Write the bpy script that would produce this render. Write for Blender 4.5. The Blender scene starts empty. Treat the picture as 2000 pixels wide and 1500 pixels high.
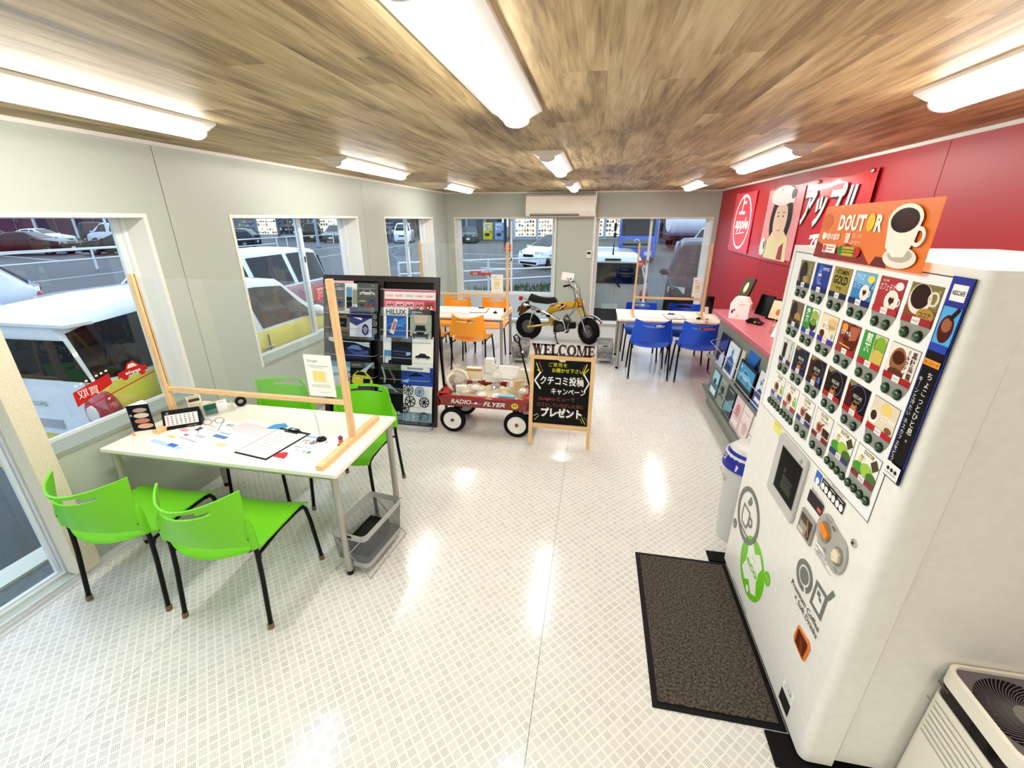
import bpy, math, random
from mathutils import Vector, Matrix
R = random.Random(7)
SC = bpy.context.scene
COL = SC.collection
PI = math.pi
# ---------------------------------------------------------------- camera
F, VX, VY, CH = 836.0, 1168.0, 428.0, 1.94
_Y = Vector((VX-1000, VY-750, F)).normalized()
_D = Vector((0, 1, -_Y.y/_Y.z)).normalized()
_Z = -_D
_X = _Y.cross(_Z)
cam = bpy.data.cameras.new('camera'); cam.sensor_width = 36; cam.lens = F/2000*36; cam.clip_start = .05; cam.clip_end = 400
camo = bpy.data.objects.new('camera', cam); COL.objects.link(camo)
mm = Matrix((( _X.x, -_X.y, -_X.z, 0), (_Y.x, -_Y.y, -_Y.z, 0), (_Z.x, -_Z.y, -_Z.z, CH), (0, 0, 0, 1)))
camo.matrix_world = mm
SC.camera = camo
# ---------------------------------------------------------------- world and exposure
W = bpy.data.worlds.new('overcast_evening_sky'); SC.world = W; W.use_nodes = True
bg = W.node_tree.nodes['Background']; bg.inputs[0].default_value = (.66, .80, 1.0, 1); bg.inputs[1].default_value = 1.5
SC.view_settings.view_transform = 'Standard'; SC.view_settings.look = 'None'
SC.view_settings.exposure = 0.62; SC.view_settings.gamma = 1.0; SC.view_settings.use_curve_mapping = False
LAMP = 31.0
SC.cycles.max_bounces = 7; SC.cycles.diffuse_bounces = 4; SC.cycles.glossy_bounces = 3
SC.cycles.transmission_bounces = 4; SC.cycles.transparent_max_bounces = 24
SC.cycles.caustics_reflective = False; SC.cycles.caustics_refractive = False
SC.cycles.sample_clamp_indirect = 6
# ---------------------------------------------------------------- materials
def alb(c):
    """colour as photographed in the bright room -> surface albedo"""
    c = lin(c); return tuple(x**1.22 for x in c[:3])+(1,)
def lin(h):
    if not isinstance(h, str): return tuple(h)+(1,) if len(h) == 3 else tuple(h)
    h = h.lstrip('#'); h = h if len(h) == 6 else ''.join(x+x for x in h); c = [int(h[i:i+2], 16)/255 for i in (0, 2, 4)]
    return tuple(x/12.92 if x <= .04045 else ((x+.055)/1.055)**2.4 for x in c)+(1,)
_mc = {}
def M(col, rough=.5, metal=0., coat=0., emit=0., spec=.5):
    k = (col if isinstance(col, str) else tuple(col), rough, metal, coat, emit, spec)
    if k in _mc: return _mc[k]
    m = bpy.data.materials.new('surface'); m.use_nodes = True
    b = m.node_tree.nodes['Principled BSDF']
    b.inputs['Base Color'].default_value = alb(col); b.inputs['Roughness'].default_value = rough
    b.inputs['Metallic'].default_value = metal; b.inputs['Coat Weight'].default_value = coat
    b.inputs['Specular IOR Level'].default_value = spec if rough < .13 or metal or max(alb(col)[:3]) > .12 else spec*.4
    if emit:
        b.inputs['Emission Color'].default_value = lin(col); b.inputs['Emission Strength'].default_value = emit
    _mc[k] = m; return m
def NM(name):
    m = bpy.data.materials.new(name); m.use_nodes = True
    nt = m.node_tree; return m, nt, nt.nodes['Principled BSDF']
def nd(nt, t, **kw):
    n = nt.nodes.new(t)
    for k, v in kw.items():
        if k.startswith('i_'): n.inputs[int(k[2:])].default_value = v
        else: setattr(n, k, v)
    return n
def math_(nt, op, a, b=None, c=None):
    n = nt.nodes.new('ShaderNodeMath'); n.operation = op
    for i, x in enumerate((a, b, c)):
        if x is None: continue
        if hasattr(x, 'is_linked') or hasattr(x, 'links'): nt.links.new(x, n.inputs[i])
        else: n.inputs[i].default_value = x
    return n.outputs[0]
def ramp(nt, src, stops):
    r = nt.nodes.new('ShaderNodeValToRGB'); e = r.color_ramp.elements
    while len(e) < len(stops): e.new(.5)
    for i, (p, c) in enumerate(stops): e[i].position = p; e[i].color = alb(c)
    nt.links.new(src, r.inputs[0]); return r.outputs[0]
def bump(nt, b, src, st, dist=.002):
    n = nt.nodes.new('ShaderNodeBump'); n.inputs['Strength'].default_value = st; n.inputs['Distance'].default_value = dist
    nt.links.new(src, n.inputs['Height']); nt.links.new(n.outputs[0], b.inputs['Normal'])
def noisy(name, c1, c2, scale, rough=.6, bs=0., detail=4, stretch=(1, 1, 1), p=(.35, .65), metal=0., bd=.002, spec=.5):
    m, nt, b = NM(name)
    tc = nd(nt, 'ShaderNodeTexCoord'); mp = nd(nt, 'ShaderNodeMapping'); mp.inputs['Scale'].default_value = stretch
    nt.links.new(tc.outputs['Object'], mp.inputs[0])
    n = nd(nt, 'ShaderNodeTexNoise'); n.inputs['Scale'].default_value = scale; n.inputs['Detail'].default_value = detail
    nt.links.new(mp.outputs[0], n.inputs['Vector'])
    nt.links.new(ramp(nt, n.outputs['Fac'], [(p[0], c1), (p[1], c2)]), b.inputs['Base Color'])
    b.inputs['Roughness'].default_value = rough; b.inputs['Metallic'].default_value = metal
    b.inputs['Specular IOR Level'].default_value = spec
    if bs: bump(nt, b, n.outputs['Fac'], bs, bd)
    return m
def glass_mat(name, tint=(1, 1, 1), refl=1.0, milk=0.0, milkcol=(1, 1, 1)):
    m = bpy.data.materials.new(name); m.use_nodes = True; nt = m.node_tree; nt.nodes.clear()
    o = nd(nt, 'ShaderNodeOutputMaterial'); t = nd(nt, 'ShaderNodeBsdfTransparent'); g = nd(nt, 'ShaderNodeBsdfGlossy')
    t.inputs[0].default_value = tuple(tint)+(1,); g.inputs[1].default_value = .01; g.inputs[0].default_value = (refl, refl, refl, 1)
    lw = nd(nt, 'ShaderNodeLayerWeight'); lw.inputs[0].default_value = .5
    fr = math_(nt, 'ADD', .035, math_(nt, 'MULTIPLY', .6, math_(nt, 'POWER', lw.outputs['Facing'], 5.0)))
    mx = nd(nt, 'ShaderNodeMixShader'); nt.links.new(fr, mx.inputs[0]); nt.links.new(t.outputs[0], mx.inputs[1]); nt.links.new(g.outputs[0], mx.inputs[2])
    last = mx.outputs[0]
    if milk:
        d = nd(nt, 'ShaderNodeBsdfDiffuse'); d.inputs[0].default_value = tuple(milkcol)+(1,)
        m2 = nd(nt, 'ShaderNodeMixShader'); m2.inputs[0].default_value = milk
        nt.links.new(last, m2.inputs[1]); nt.links.new(d.outputs[0], m2.inputs[2]); last = m2.outputs[0]
    nt.links.new(last, o.inputs[0]); return m
GLASS = glass_mat('window_glass', (.93, .97, .98), .9)
ACRYL = glass_mat('clear_acrylic', (.97, .985, .98), .9, .04)
CELLO = glass_mat('cellophane', (.97, .97, .96), .8, .22)
MESHF = glass_mat('grey_mesh_fabric', (.78, .79, .79), .1, .42, (.25, .26, .26))
CHROME = M('#d8d8d8', .15, 1.0)
STEEL = M('#a9aaa6', .32, .85)
BLACK = M('#0c0c0d', .4)
WHITE = M('#eceae6', .4)
PAPER = M('#f2f0ec', .6)
WALLM = noisy('grey_green_wall_board', '#bcc3b9', '#c3cabf', 260, .42, .05)
REDW = noisy('red_wall_board', '#b01a2b', '#b61d2f', 300, .45, .06)
WOOD = noisy('pine_wood', '#e4bd8c', '#efd3a8', 9, .5, .05, 4, (.6, 6, 6), (.3, .7))
WOODX = noisy('pine_wood_long', '#e4bd8c', '#efd3a8', 9, .5, .05, 4, (6, 6, .6), (.3, .7))
DARKW = noisy('dark_stained_wood', '#240a0a', '#2d0f0e', 14, .35, .03, 4, (5, 5, .5))
BROWNW = noisy('brown_stained_wood', '#3e2010', '#54301a', 20, .55, .03)
CREAM = noisy('cream_laminate', '#f3ecdf', '#f7f1e6', 40, .38, .0)
ASPH = noisy('wet_asphalt', '#30383b', '#485154', 60, .55, .15, 6, (1, 1, 1), (.3, .7), 0, .01)
def floor_mat():
    m, nt, b = NM('tread_plate_pattern_vinyl')
    tc = nd(nt, 'ShaderNodeTexCoord'); sp = nd(nt, 'ShaderNodeSeparateXYZ'); nt.links.new(tc.outputs['Object'], sp.inputs[0])
    P = .0354*1.41421
    u = math_(nt, 'DIVIDE', math_(nt, 'ADD', sp.outputs[0], sp.outputs[1]), P); v = math_(nt, 'DIVIDE', math_(nt, 'SUBTRACT', sp.outputs[1], sp.outputs[0]), P)
    cu = math_(nt, 'FLOOR', u); cv = math_(nt, 'FLOOR', v)
    fu = math_(nt, 'SUBTRACT', math_(nt, 'SUBTRACT', u, cu), .5); fv = math_(nt, 'SUBTRACT', math_(nt, 'SUBTRACT', v, cv), .5)
    par = math_(nt, 'FLOORED_MODULO', math_(nt, 'ADD', cu, cv), 2.0)      # 0 / 1
    ip = math_(nt, 'SUBTRACT', 1.0, par)
    a = math_(nt, 'ADD', math_(nt, 'MULTIPLY', fu, par), math_(nt, 'MULTIPLY', fv, ip))
    l = math_(nt, 'ADD', math_(nt, 'MULTIPLY', fv, par), math_(nt, 'MULTIPLY', fu, ip))
    w = math_(nt, 'ABSOLUTE', math_(nt, 'SUBTRACT', math_(nt, 'FRACT', math_(nt, 'ADD', math_(nt, 'MULTIPLY', a, 6.3), .5)), .5))
    bar = math_(nt, 'LESS_THAN', w, .145)
    ina = math_(nt, 'LESS_THAN', math_(nt, 'ABSOLUTE', a), .40)
    inl = math_(nt, 'LESS_THAN', math_(nt, 'ABSOLUTE', l), .39)
    cbn = nd(nt, 'ShaderNodeCombineXYZ'); nt.links.new(cu, cbn.inputs[0]); nt.links.new(cv, cbn.inputs[1])
    wnn = nd(nt, 'ShaderNodeTexWhiteNoise', noise_dimensions='2D'); nt.links.new(cbn.outputs[0], wnn.inputs['Vector'])
    mask = math_(nt, 'MULTIPLY', bar, math_(nt, 'MULTIPLY', ina, inl)); mk2 = math_(nt, 'MULTIPLY', mask, math_(nt, 'ADD', .5, math_(nt, 'MULTIPLY', wnn.outputs[0], .5)))
    fld = math_(nt, 'MULTIPLY', ina, inl)
    n = nd(nt, 'ShaderNodeTexNoise'); n.inputs['Scale'].default_value = 1.3; n.inputs['Detail'].default_value = 3
    nt.links.new(tc.outputs['Object'], n.inputs['Vector'])
    base = ramp(nt, n.outputs['Fac'], [(.3, '#e8e7e1'), (.7, '#edece7')])
    mx = nd(nt, 'ShaderNodeMix', data_type='RGBA'); nt.links.new(math_(nt, 'ADD', math_(nt, 'MULTIPLY', mk2, .88), math_(nt, 'MULTIPLY', fld, .04)), mx.inputs[0])
    nt.links.new(base, mx.inputs[6]); mx.inputs[7].default_value = alb('#6b675d')
    nt.links.new(mx.outputs[2], b.inputs['Base Color'])
    nt.links.new(math_(nt, 'ADD', .16, math_(nt, 'MULTIPLY', mask, .2)), b.inputs['Roughness'])
    b.inputs['Specular IOR Level'].default_value = .6
    bump(nt, b, mask, .35, .0006)
    return m
def ceil_mat():
    m, nt, b = NM('printed_oak_ceiling_board')
    tc = nd(nt, 'ShaderNodeTexCoord'); sp = nd(nt, 'ShaderNodeSeparateXYZ'); nt.links.new(tc.outputs['Object'], sp.inputs[0])
    u = math_(nt, 'DIVIDE', sp.outputs[0], .152); cu = math_(nt, 'FLOOR', u)
    wn = nd(nt, 'ShaderNodeTexWhiteNoise', noise_dimensions='1D'); nt.links.new(cu, wn.inputs['W'])
    yy = math_(nt, 'ADD', sp.outputs[1], math_(nt, 'MULTIPLY', wn.outputs[0], 9.0))
    cy = math_(nt, 'FLOOR', math_(nt, 'DIVIDE', yy, 1.6))
    cb = nd(nt, 'ShaderNodeCombineXYZ'); nt.links.new(cu, cb.inputs[0]); nt.links.new(cy, cb.inputs[1])
    w2 = nd(nt, 'ShaderNodeTexWhiteNoise', noise_dimensions='2D'); nt.links.new(cb.outputs[0], w2.inputs['Vector'])
    cc = nd(nt, 'ShaderNodeCombineXYZ'); nt.links.new(sp.outputs[0], cc.inputs[0]); nt.links.new(yy, cc.inputs[1]); nt.links.new(math_(nt, 'MULTIPLY', w2.outputs[0], 5), cc.inputs[2])
    def ns(sc, st, det, dist=0.):
        mp = nd(nt, 'ShaderNodeMapping'); mp.inputs['Scale'].default_value = st; nt.links.new(cc.outputs[0], mp.inputs[0])
        n = nd(nt, 'ShaderNodeTexNoise'); n.inputs['Scale'].default_value = sc; n.inputs['Detail'].default_value = det; n.inputs['Distortion'].default_value = dist
        nt.links.new(mp.outputs[0], n.inputs['Vector']); return n.outputs['Fac']
    big = ns(1.0, (6, .9, 1), 3, .6); mid = ns(1.0, (26, 2.2, 1), 4, .8); fine = ns(1.0, (170, 7, 1), 3, .3)
    s = math_(nt, 'ADD', math_(nt, 'ADD', math_(nt, 'MULTIPLY', big, .50), math_(nt, 'MULTIPLY', mid, .42)), math_(nt, 'ADD', math_(nt, 'MULTIPLY', fine, .20), math_(nt, 'MULTIPLY', w2.outputs[0], .07)))
    c = ramp(nt, s, [(.40, '#5f4f34'), (.50, '#95815c'), (.60, '#bba57d'), (.74, '#dccaa4')])
    nt.links.new(c, b.inputs['Base Color']); b.inputs['Roughness'].default_value = .5
    bump(nt, b, fine, .15, .001)
    return m
# ---------------------------------------------------------------- mesh builder
class G:
    def __init__(s, xf=None): s.v = []; s.f = []; s.mi = []; s.ms = []; s.xf = xf
    def add(s, vs, fs, m):
        n = len(s.v)
        if s.xf is not None: vs = [s.xf @ Vector(v) for v in vs]
        s.v += [tuple(v) for v in vs]; s.f += [tuple(i+n for i in f) for f in fs]
        if m not in s.ms: s.ms.append(m)
        k = s.ms.index(m); s.mi += [k]*len(fs); return s
    def box(s, x0, y0, z0, x1, y1, z1, m):
        x0, x1 = sorted((x0, x1)); y0, y1 = sorted((y0, y1)); z0, z1 = sorted((z0, z1))
        return s.add([(x0, y0, z0), (x1, y0, z0), (x1, y1, z0), (x0, y1, z0), (x0, y0, z1), (x1, y0, z1), (x1, y1, z1), (x0, y1, z1)],
                     [(3, 2, 1, 0), (4, 5, 6, 7), (0, 1, 5, 4), (1, 2, 6, 5), (2, 3, 7, 6), (3, 0, 4, 7)], m)
    def bar(s, p, q, w, h, m, up=(0, 0, 1)):
        p = Vector(p); q = Vector(q); d = (q-p).normalized(); u = Vector(up)
        a = d.cross(u)
        if a.length < 1e-4: a = d.cross(Vector((0, 1, 0)))
        a.normalize(); b = a.cross(d).normalized(); a = a*w/2; b = b*h/2
        vs = [p-a-b, p+a-b, p+a+b, p-a+b, q-a-b, q+a-b, q+a+b, q-a+b]
        return s.add(vs, [(0, 1, 2, 3), (7, 6, 5, 4), (1, 0, 4, 5), (2, 1, 5, 6), (3, 2, 6, 7), (0, 3, 7, 4)], m)
    def tube(s, pts, r, m, n=8, closed=False, caps=True):
        P = [Vector(p) for p in pts]; N = len(P); rs = r if isinstance(r, (list, tuple)) else [r]*N
        T = []
        for i in range(N):
            a = P[(i-1) % N] if (closed or i) else P[0]; b = P[(i+1) % N] if (closed or i < N-1) else P[-1]
            T.append((b-a).normalized())
        nrm = T[0].orthogonal().normalized(); vs = []
        for i in range(N):
            nrm = (nrm-T[i]*nrm.dot(T[i])).normalized(); b = T[i].cross(nrm)
            for k in range(n):
                t = 2*PI*k/n; vs.append(P[i]+(nrm*math.cos(t)+b*math.sin(t))*rs[i])
        fs = []
        for i in range(N if closed else N-1):
            j = (i+1) % N
            for k in range(n): fs.append((i*n+k, i*n+(k+1) % n, j*n+(k+1) % n, j*n+k))
        if not closed and caps: fs += [tuple(range(n-1, -1, -1)), tuple((N-1)*n+k for k in range(n))]
        return s.add(vs, fs, m)
    def cyl(s, p, q, r, m, r2=None, n=16): return s.tube([p, q], [r, r if r2 is None else r2], m, n)
    def lathe(s, prof, m, c=(0, 0, 0), ax=(0, 0, 1), n=20, caps=False):
        A = Vector(ax).normalized(); U = A.orthogonal().normalized(); V = A.cross(U); c = Vector(c); vs = []; fs = []
        for r, h in prof:
            for k in range(n):
                t = 2*PI*k/n; vs.append(c+A*h+(U*math.cos(t)+V*math.sin(t))*r)
        for i in range(len(prof)-1):
            for k in range(n): fs.append((i*n+k, i*n+(k+1) % n, (i+1)*n+(k+1) % n, (i+1)*n+k))
        if caps: fs += [tuple(range(n-1, -1, -1)), tuple((len(prof)-1)*n+k for k in range(n))]
        return s.add(vs, fs, m)
    def prism(s, pts, O, U, V, t, m, back=0.):
        O = Vector(O); U = Vector(U); V = Vector(V); N = U.cross(V).normalized(); n = len(pts)
        vs = [O+U*a+V*b+N*back for a, b in pts]+[O+U*a+V*b+N*t for a, b in pts]
        ar = sum(pts[i][0]*pts[(i+1) % n][1]-pts[(i+1) % n][0]*pts[i][1] for i in range(n))
        fs = [tuple(range(n-1, -1, -1)), tuple(range(n, 2*n))]+[(i, (i+1) % n, n+(i+1) % n, n+i) for i in range(n)]
        if ar < 0: fs = [tuple(reversed(f)) for f in fs]
        return s.add(vs, fs, m)
    def grid(s, f, nu, nv, m, skip=None, thick=0., closed_u=False):
        vs = [Vector(f(i/nu, j/nv)) for j in range(nv+1) for i in range(nu+1)]
        W_ = nu+1; fs = [(j*W_+i, j*W_+i+1, (j+1)*W_+i+1, (j+1)*W_+i) for j in range(nv) for i in range(nu) if not (skip and skip(i, j))]
        if not thick: return s.add(vs, fs, m)
        nr = [Vector((0, 0, 0)) for _ in vs]
        for j in range(nv):
            for i in range(nu):
                q = (j*W_+i, j*W_+i+1, (j+1)*W_+i+1, (j+1)*W_+i)
                nn = (vs[q[2]]-vs[q[0]]).cross(vs[q[3]]-vs[q[1]])
                for k in q: nr[k] += nn
        off = [v-n.normalized()*thick for v, n in zip(vs, nr)]; n0 = len(vs)
        ed = {}
        for q in fs:
            for k in range(4):
                e = (q[k], q[(k+1) % 4]); ed[e] = 1
        side = [(b, a, a+n0, b+n0) for (a, b) in ed if (b, a) not in ed]
        return s.add(vs+off, fs+[tuple(i+n0 for i in reversed(q)) for q in fs]+side, m)
    def ball(s, c, rx, ry, rz, m, nu=14, nv=9):
        vs = []; fs = []
        for j in range(nv+1):
            p = PI*j/nv-PI/2
            for i in range(nu):
                t = 2*PI*i/nu; vs.append((c[0]+rx*math.cos(p)*math.cos(t), c[1]+ry*math.cos(p)*math.sin(t), c[2]+rz*math.sin(p)))
        for j in range(nv):
            for i in range(nu): fs.append((j*nu+i, j*nu+(i+1) % nu, (j+1)*nu+(i+1) % nu, (j+1)*nu+i))
        return s.add(vs, fs, m)
_tc = {}
def glyphs(t, off=0., sh=0.):
    k = (t, off, sh)
    if k not in _tc:
        c = bpy.data.curves.new('txt', 'FONT'); c.body = t; c.offset = off; c.shear = sh; c.resolution_u = 2
        o = bpy.data.objects.new('txt', c); COL.objects.link(o)
        dg = bpy.context.evaluated_depsgraph_get(); m = bpy.data.meshes.new_from_object(o.evaluated_get(dg))
        vs = [(v.co.x, v.co.y) for v in m.vertices]; fs = [tuple(p.vertices) for p in m.polygons]
        bpy.data.objects.remove(o); bpy.data.curves.remove(c); bpy.data.meshes.remove(m)
        x0 = min((v[0] for v in vs), default=0); x1 = max((v[0] for v in vs), default=0)
        _tc[k] = (vs, fs, x0, x1)
    return _tc[k]
def prt(g, O, U, V, items, n0=.0006, dn=.00025, rough=.4):
    """flat print: items laid over each other on the plane O,U,V (metres)"""
    O = Vector(O); U = Vector(U).normalized(); V = Vector(V).normalized(); N = U.cross(V); h = n0
    def pl(pts, fs, c):
        g.add([O+U*a+V*b+N*h for a, b in pts], fs, c if not isinstance(c, str) else M(c, rough))
    for it in items:
        k = it[0]; h += dn
        if k == 'r': _, a, b, c, d, col = it[:6]; pl([(a, b), (c, b), (c, d), (a, d)], [(0, 1, 2, 3)], col)
        elif k == 'e':
            _, cx, cy, rx, ry, col = it[:6]; n = it[6] if len(it) > 6 else 20
            pl([(cx+rx*math.cos(2*PI*i/n), cy+ry*math.sin(2*PI*i/n)) for i in range(n)], [tuple(range(n))], col)
        elif k == 'p':
            pts = it[1]; n = len(pts); ar = sum(pts[i][0]*pts[(i+1) % n][1]-pts[(i+1) % n][0]*pts[i][1] for i in range(n))
            pl(pts if ar > 0 else pts[::-1], [tuple(range(n))], it[2])
        elif k == 'ring':
            _, cx, cy, r, w, col = it[:6]; n = it[6] if len(it) > 6 else 24; a0, a1 = it[7] if len(it) > 7 else (0, 2*PI)
            pts = []; 
            for i in range(n+1):
                t = a0+(a1-a0)*i/n; pts += [(cx+(r-w)*math.cos(t), cy+(r-w)*math.sin(t)), (cx+r*math.cos(t), cy+r*math.sin(t))]
            pl(pts, [(2*i, 2*i+1, 2*i+3, 2*i+2) for i in range(n)], col)
        elif k == 'l':
            _, x0, y0, x1, y1, w, col = it; d = Vector((x1-x0, y1-y0)).normalized(); q = Vector((-d.y, d.x))*w/2
            pl([(x0-q.x, y0-q.y), (x1-q.x, y1-q.y), (x1+q.x, y1+q.y), (x0+q.x, y0+q.y)], [(0, 1, 2, 3)], col)
        elif k == 't':
            _, s, x, y, sz, col = it[:6]; o = it[6] if len(it) > 6 else {}
            def put(s_, x_, y_):
                vs, fs, x0, x1 = glyphs(s_, o.get('b', 0.), o.get('sh', 0.)); w = (x1-x0)*sz
                kx = o.get('k', 1.) if 'w' not in o else (o['w']/w if w else 1)
                w *= kx; sx = x_-(w/2 if o.get('a', 'c') == 'c' else 0)
                r = o.get('r', 0.); cr, sr = math.cos(r), math.sin(r); mr = -1 if o.get('mir') else 1
                P = []
                for a, b in vs:
                    px = sx+(a-x0)*sz*kx-x_; py = b*sz
                    if mr < 0: px = -px
                    P.append((x_+px*cr-py*sr, y_+px*sr+py*cr))
                pl(P, fs if mr > 0 else [f[::-1] for f in fs], col)
            if o.get('vert'):
                for i, ch in enumerate(s):
                    if ch != ' ':
                        if ch == 'ー': put('｜', x, y-i*sz*1.02)
                        else: put(ch, x, y-i*sz*1.02)
            else: put(s, x, y)
def obj(name, g, parent=None, loc=(0, 0, 0), rot=(0, 0, 0), bevel=0., seg=2, smooth=32, **tags):
    me = bpy.data.meshes.new(name); me.from_pydata(g.v, [], g.f)
    for m in g.ms: me.materials.append(m)
    me.polygons.foreach_set('material_index', g.mi)
    if smooth:
        me.polygons.foreach_set('use_smooth', [True]*len(g.f)); me.set_sharp_from_angle(angle=math.radians(smooth))
    me.update()
    o = bpy.data.objects.new(name, me); COL.objects.link(o); o.location = loc; o.rotation_euler = rot
    if parent: o.parent = parent
    if bevel:
        b = o.modifiers.new('bevel', 'BEVEL'); b.width = bevel; b.segments = seg; b.limit_method = 'ANGLE'; b.angle_limit = math.radians(40)
        b.harden_normals = False
    tag(o, **tags); return o
def tag(o, label=None, cat=None, group=None, kind=None):
    if label: o['label'] = label
    if cat: o['category'] = cat
    if group: o['group'] = group
    if kind: o['kind'] = kind
    return o
def thing(name, label, cat, loc=(0, 0, 0), rz=0., group=None, rot=None):
    o = bpy.data.objects.new(name, None); o.empty_display_size = .1; COL.objects.link(o); o.location = loc; o.rotation_euler = rot or (0, 0, rz)
    return tag(o, label, cat, group)
def struct(name, g, **kw):
    return obj(name, g, kind='structure', **kw)
def sroot(name):
    o = bpy.data.objects.new(name, None); o.empty_display_size = .1; COL.objects.link(o); o['kind'] = 'structure'; return o
def kids(o): return [c for c in bpy.data.objects if c.parent == o]
def tree_of(o): return [(c, [(d, []) for d in kids(c)]) for c in kids(o)]
def dup(root, tree, loc, rz=0., label=None, group=None):
    r = root.copy(); COL.objects.link(r); r.location = loc; r.rotation_euler = (0, 0, rz)
    if label: r['label'] = label
    if group: r['group'] = group
    for c, sub in tree:
        d = c.copy(); COL.objects.link(d); d.parent = r
        for e, _ in sub:
            h = e.copy(); COL.objects.link(h); h.parent = d
    return r
# ================================================================ room
XL, XR, YB, YN, ZC, ZW = -2.82, 2.02, 8.33, -3.2, 2.40, 1.955
fl_ = sroot('floor'); FM = floor_mat(); g = G(); g.box(XL-.15, YN-.02, -.1, XR+.02, YB+.15, -.012, M('#2c2a25', .9)); obj('sub_floor', g, fl_, smooth=0)
for a, b in ((XL-.15, -1.958), (-1.956, -.138), (-.136, 1.682), (1.684, XR+.02)): g = G(); g.box(a, YN-.02, -.012, b, YB+.02, 0, FM); obj('vinyl_sheet', g, fl_, smooth=0)
g = G(); g.box(XL-.02, YN-.02, ZC, XR+.02, YB+.02, ZC+.08, ceil_mat()); struct('ceiling', g, smooth=0)
def wall_panels(root, along, d0, d1, spans, holes, mat, base=0.):
    """along 'y' (wall at x d0..d1) or 'x' (wall at y d0..d1); every board of the wall is a part"""
    for a, b in spans:
        g = G(); a += .003; b -= .003
        def B(s0, s1, z0, z1):
            if s1-s0 < .004 or z1-z0 < .004: return
            if along == 'y': g.box(d0, s0, z0, d1, s1, z1, mat)
            else: g.box(s0, d0, z0, s1, d1, z1, mat)
        cur = a
        for h0, h1, z0, z1 in sorted(holes):
            if h1 <= a or h0 >= b: continue
            p0, p1 = max(h0, a), min(h1, b)
            B(cur, p0, base, ZC); B(p0, p1, base, z0); B(p0, p1, z1, ZC); cur = p1
        B(cur, b, base, ZC)
        if g.v: obj('wall_panel', g, root, smooth=0)
TH = .15
LH = [(-.95, 1.53, .012, 2.0), (1.53, 2.42, .74, ZW), (3.12, 5.02, .74, ZW), (5.74, 7.55, .74, ZW)]
wl = sroot('wall_left'); wall_panels(wl, 'y', XL-TH, XL, [(YN, -.0), (0, 2.6), (2.6, 5.2), (5.2, 7.8), (7.8, YB+.15)], LH, WALLM)
g = G()
for y in (0, 2.6, 5.2, 7.8): g.box(XL-TH+.01, y-.003, (0 if y > 3 or y == 2.6 else 2.0), XL-.004, y+.003, ZC, M('#6d7068', .7))
obj('joint_strip', g, wl, smooth=0)
BH = [(-2.66, -.76, .05, ZW), (-.03, 1.93, .05, ZW)]
wb = sroot('wall_back'); wall_panels(wb, 'x', YB, YB+TH, [(XL-.15, -.72), (-.72, -.05), (-.05, XR+.15)], BH, WALLM)
wr = sroot('wall_right'); wall_panels(wr, 'y', XR, XR+.1, [(YN, .6)], [], WALLM); wall_panels(wr, 'y', XR, XR+.1, [(.6, 3.3), (3.3, 6.0), (6.0, YB+.15)], [], REDW)
g = G()
for y in (.6, 3.3, 6.0): g.box(XR+.002, y-.003, 0, XR+.05, y+.003, ZC, M('#9a1626', .7))
obj('joint_strip', g, wr, smooth=0)
g = G(); g.box(XL-.1, YN-.1, 0, XR+.1, YN, ZC, WALLM); struct('wall_front', g, smooth=0)
# ceiling cove and floor rails
g = G(); g.box(XL, YN, ZC-.022, XL+.018, YB, ZC, WHITE); struct('trim_1', g)
g = G(); g.box(XR-.018, YN, ZC-.022, XR, YB, ZC, WHITE); struct('trim_2', g)
g = G(); g.box(XL+.018, YB-.018, ZC-.022, XR-.018, YB, ZC, WHITE); struct('trim_3', g)
ALU = M('#e4e6e8', .28, .35)
g = G(); g.box(XL, YN, 0, XL+.022, YB-.02, .018, ALU); g.box(XL, YN, .018, XL+.006, YB-.02, .034, ALU); g.box(XL+.022, YN, 0, XL+.05, YB-.02, .006, ALU)
for i in range(9): g.cyl((XL+.036, .1+i*.45, .006), (XL+.036, .1+i*.45, .0072), .004, M('#77797b', .4), n=8)
struct('baseboard_left', g)
g = G(); g.box(XL+.05, YB-.02, 0, XR, YB, .05, M('#b9bdb4', .5)); struct('baseboard_back', g)
g = G(); g.box(XR-.012, YN, 0, XR, YB-.02, .06, M('#7a1420', .5)); struct('baseboard_right', g)
# door post (cream) between the glass door and the first window
POST = noisy('cream_post_paint', '#ddd6c2', '#e6dfcc', 90, .5, .05)
g = G(); g.box(XL-.07, 1.42, 0.02, XL+.03, 1.53, ZC-.022, POST); struct('trim_4', g, bevel=.004)
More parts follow.
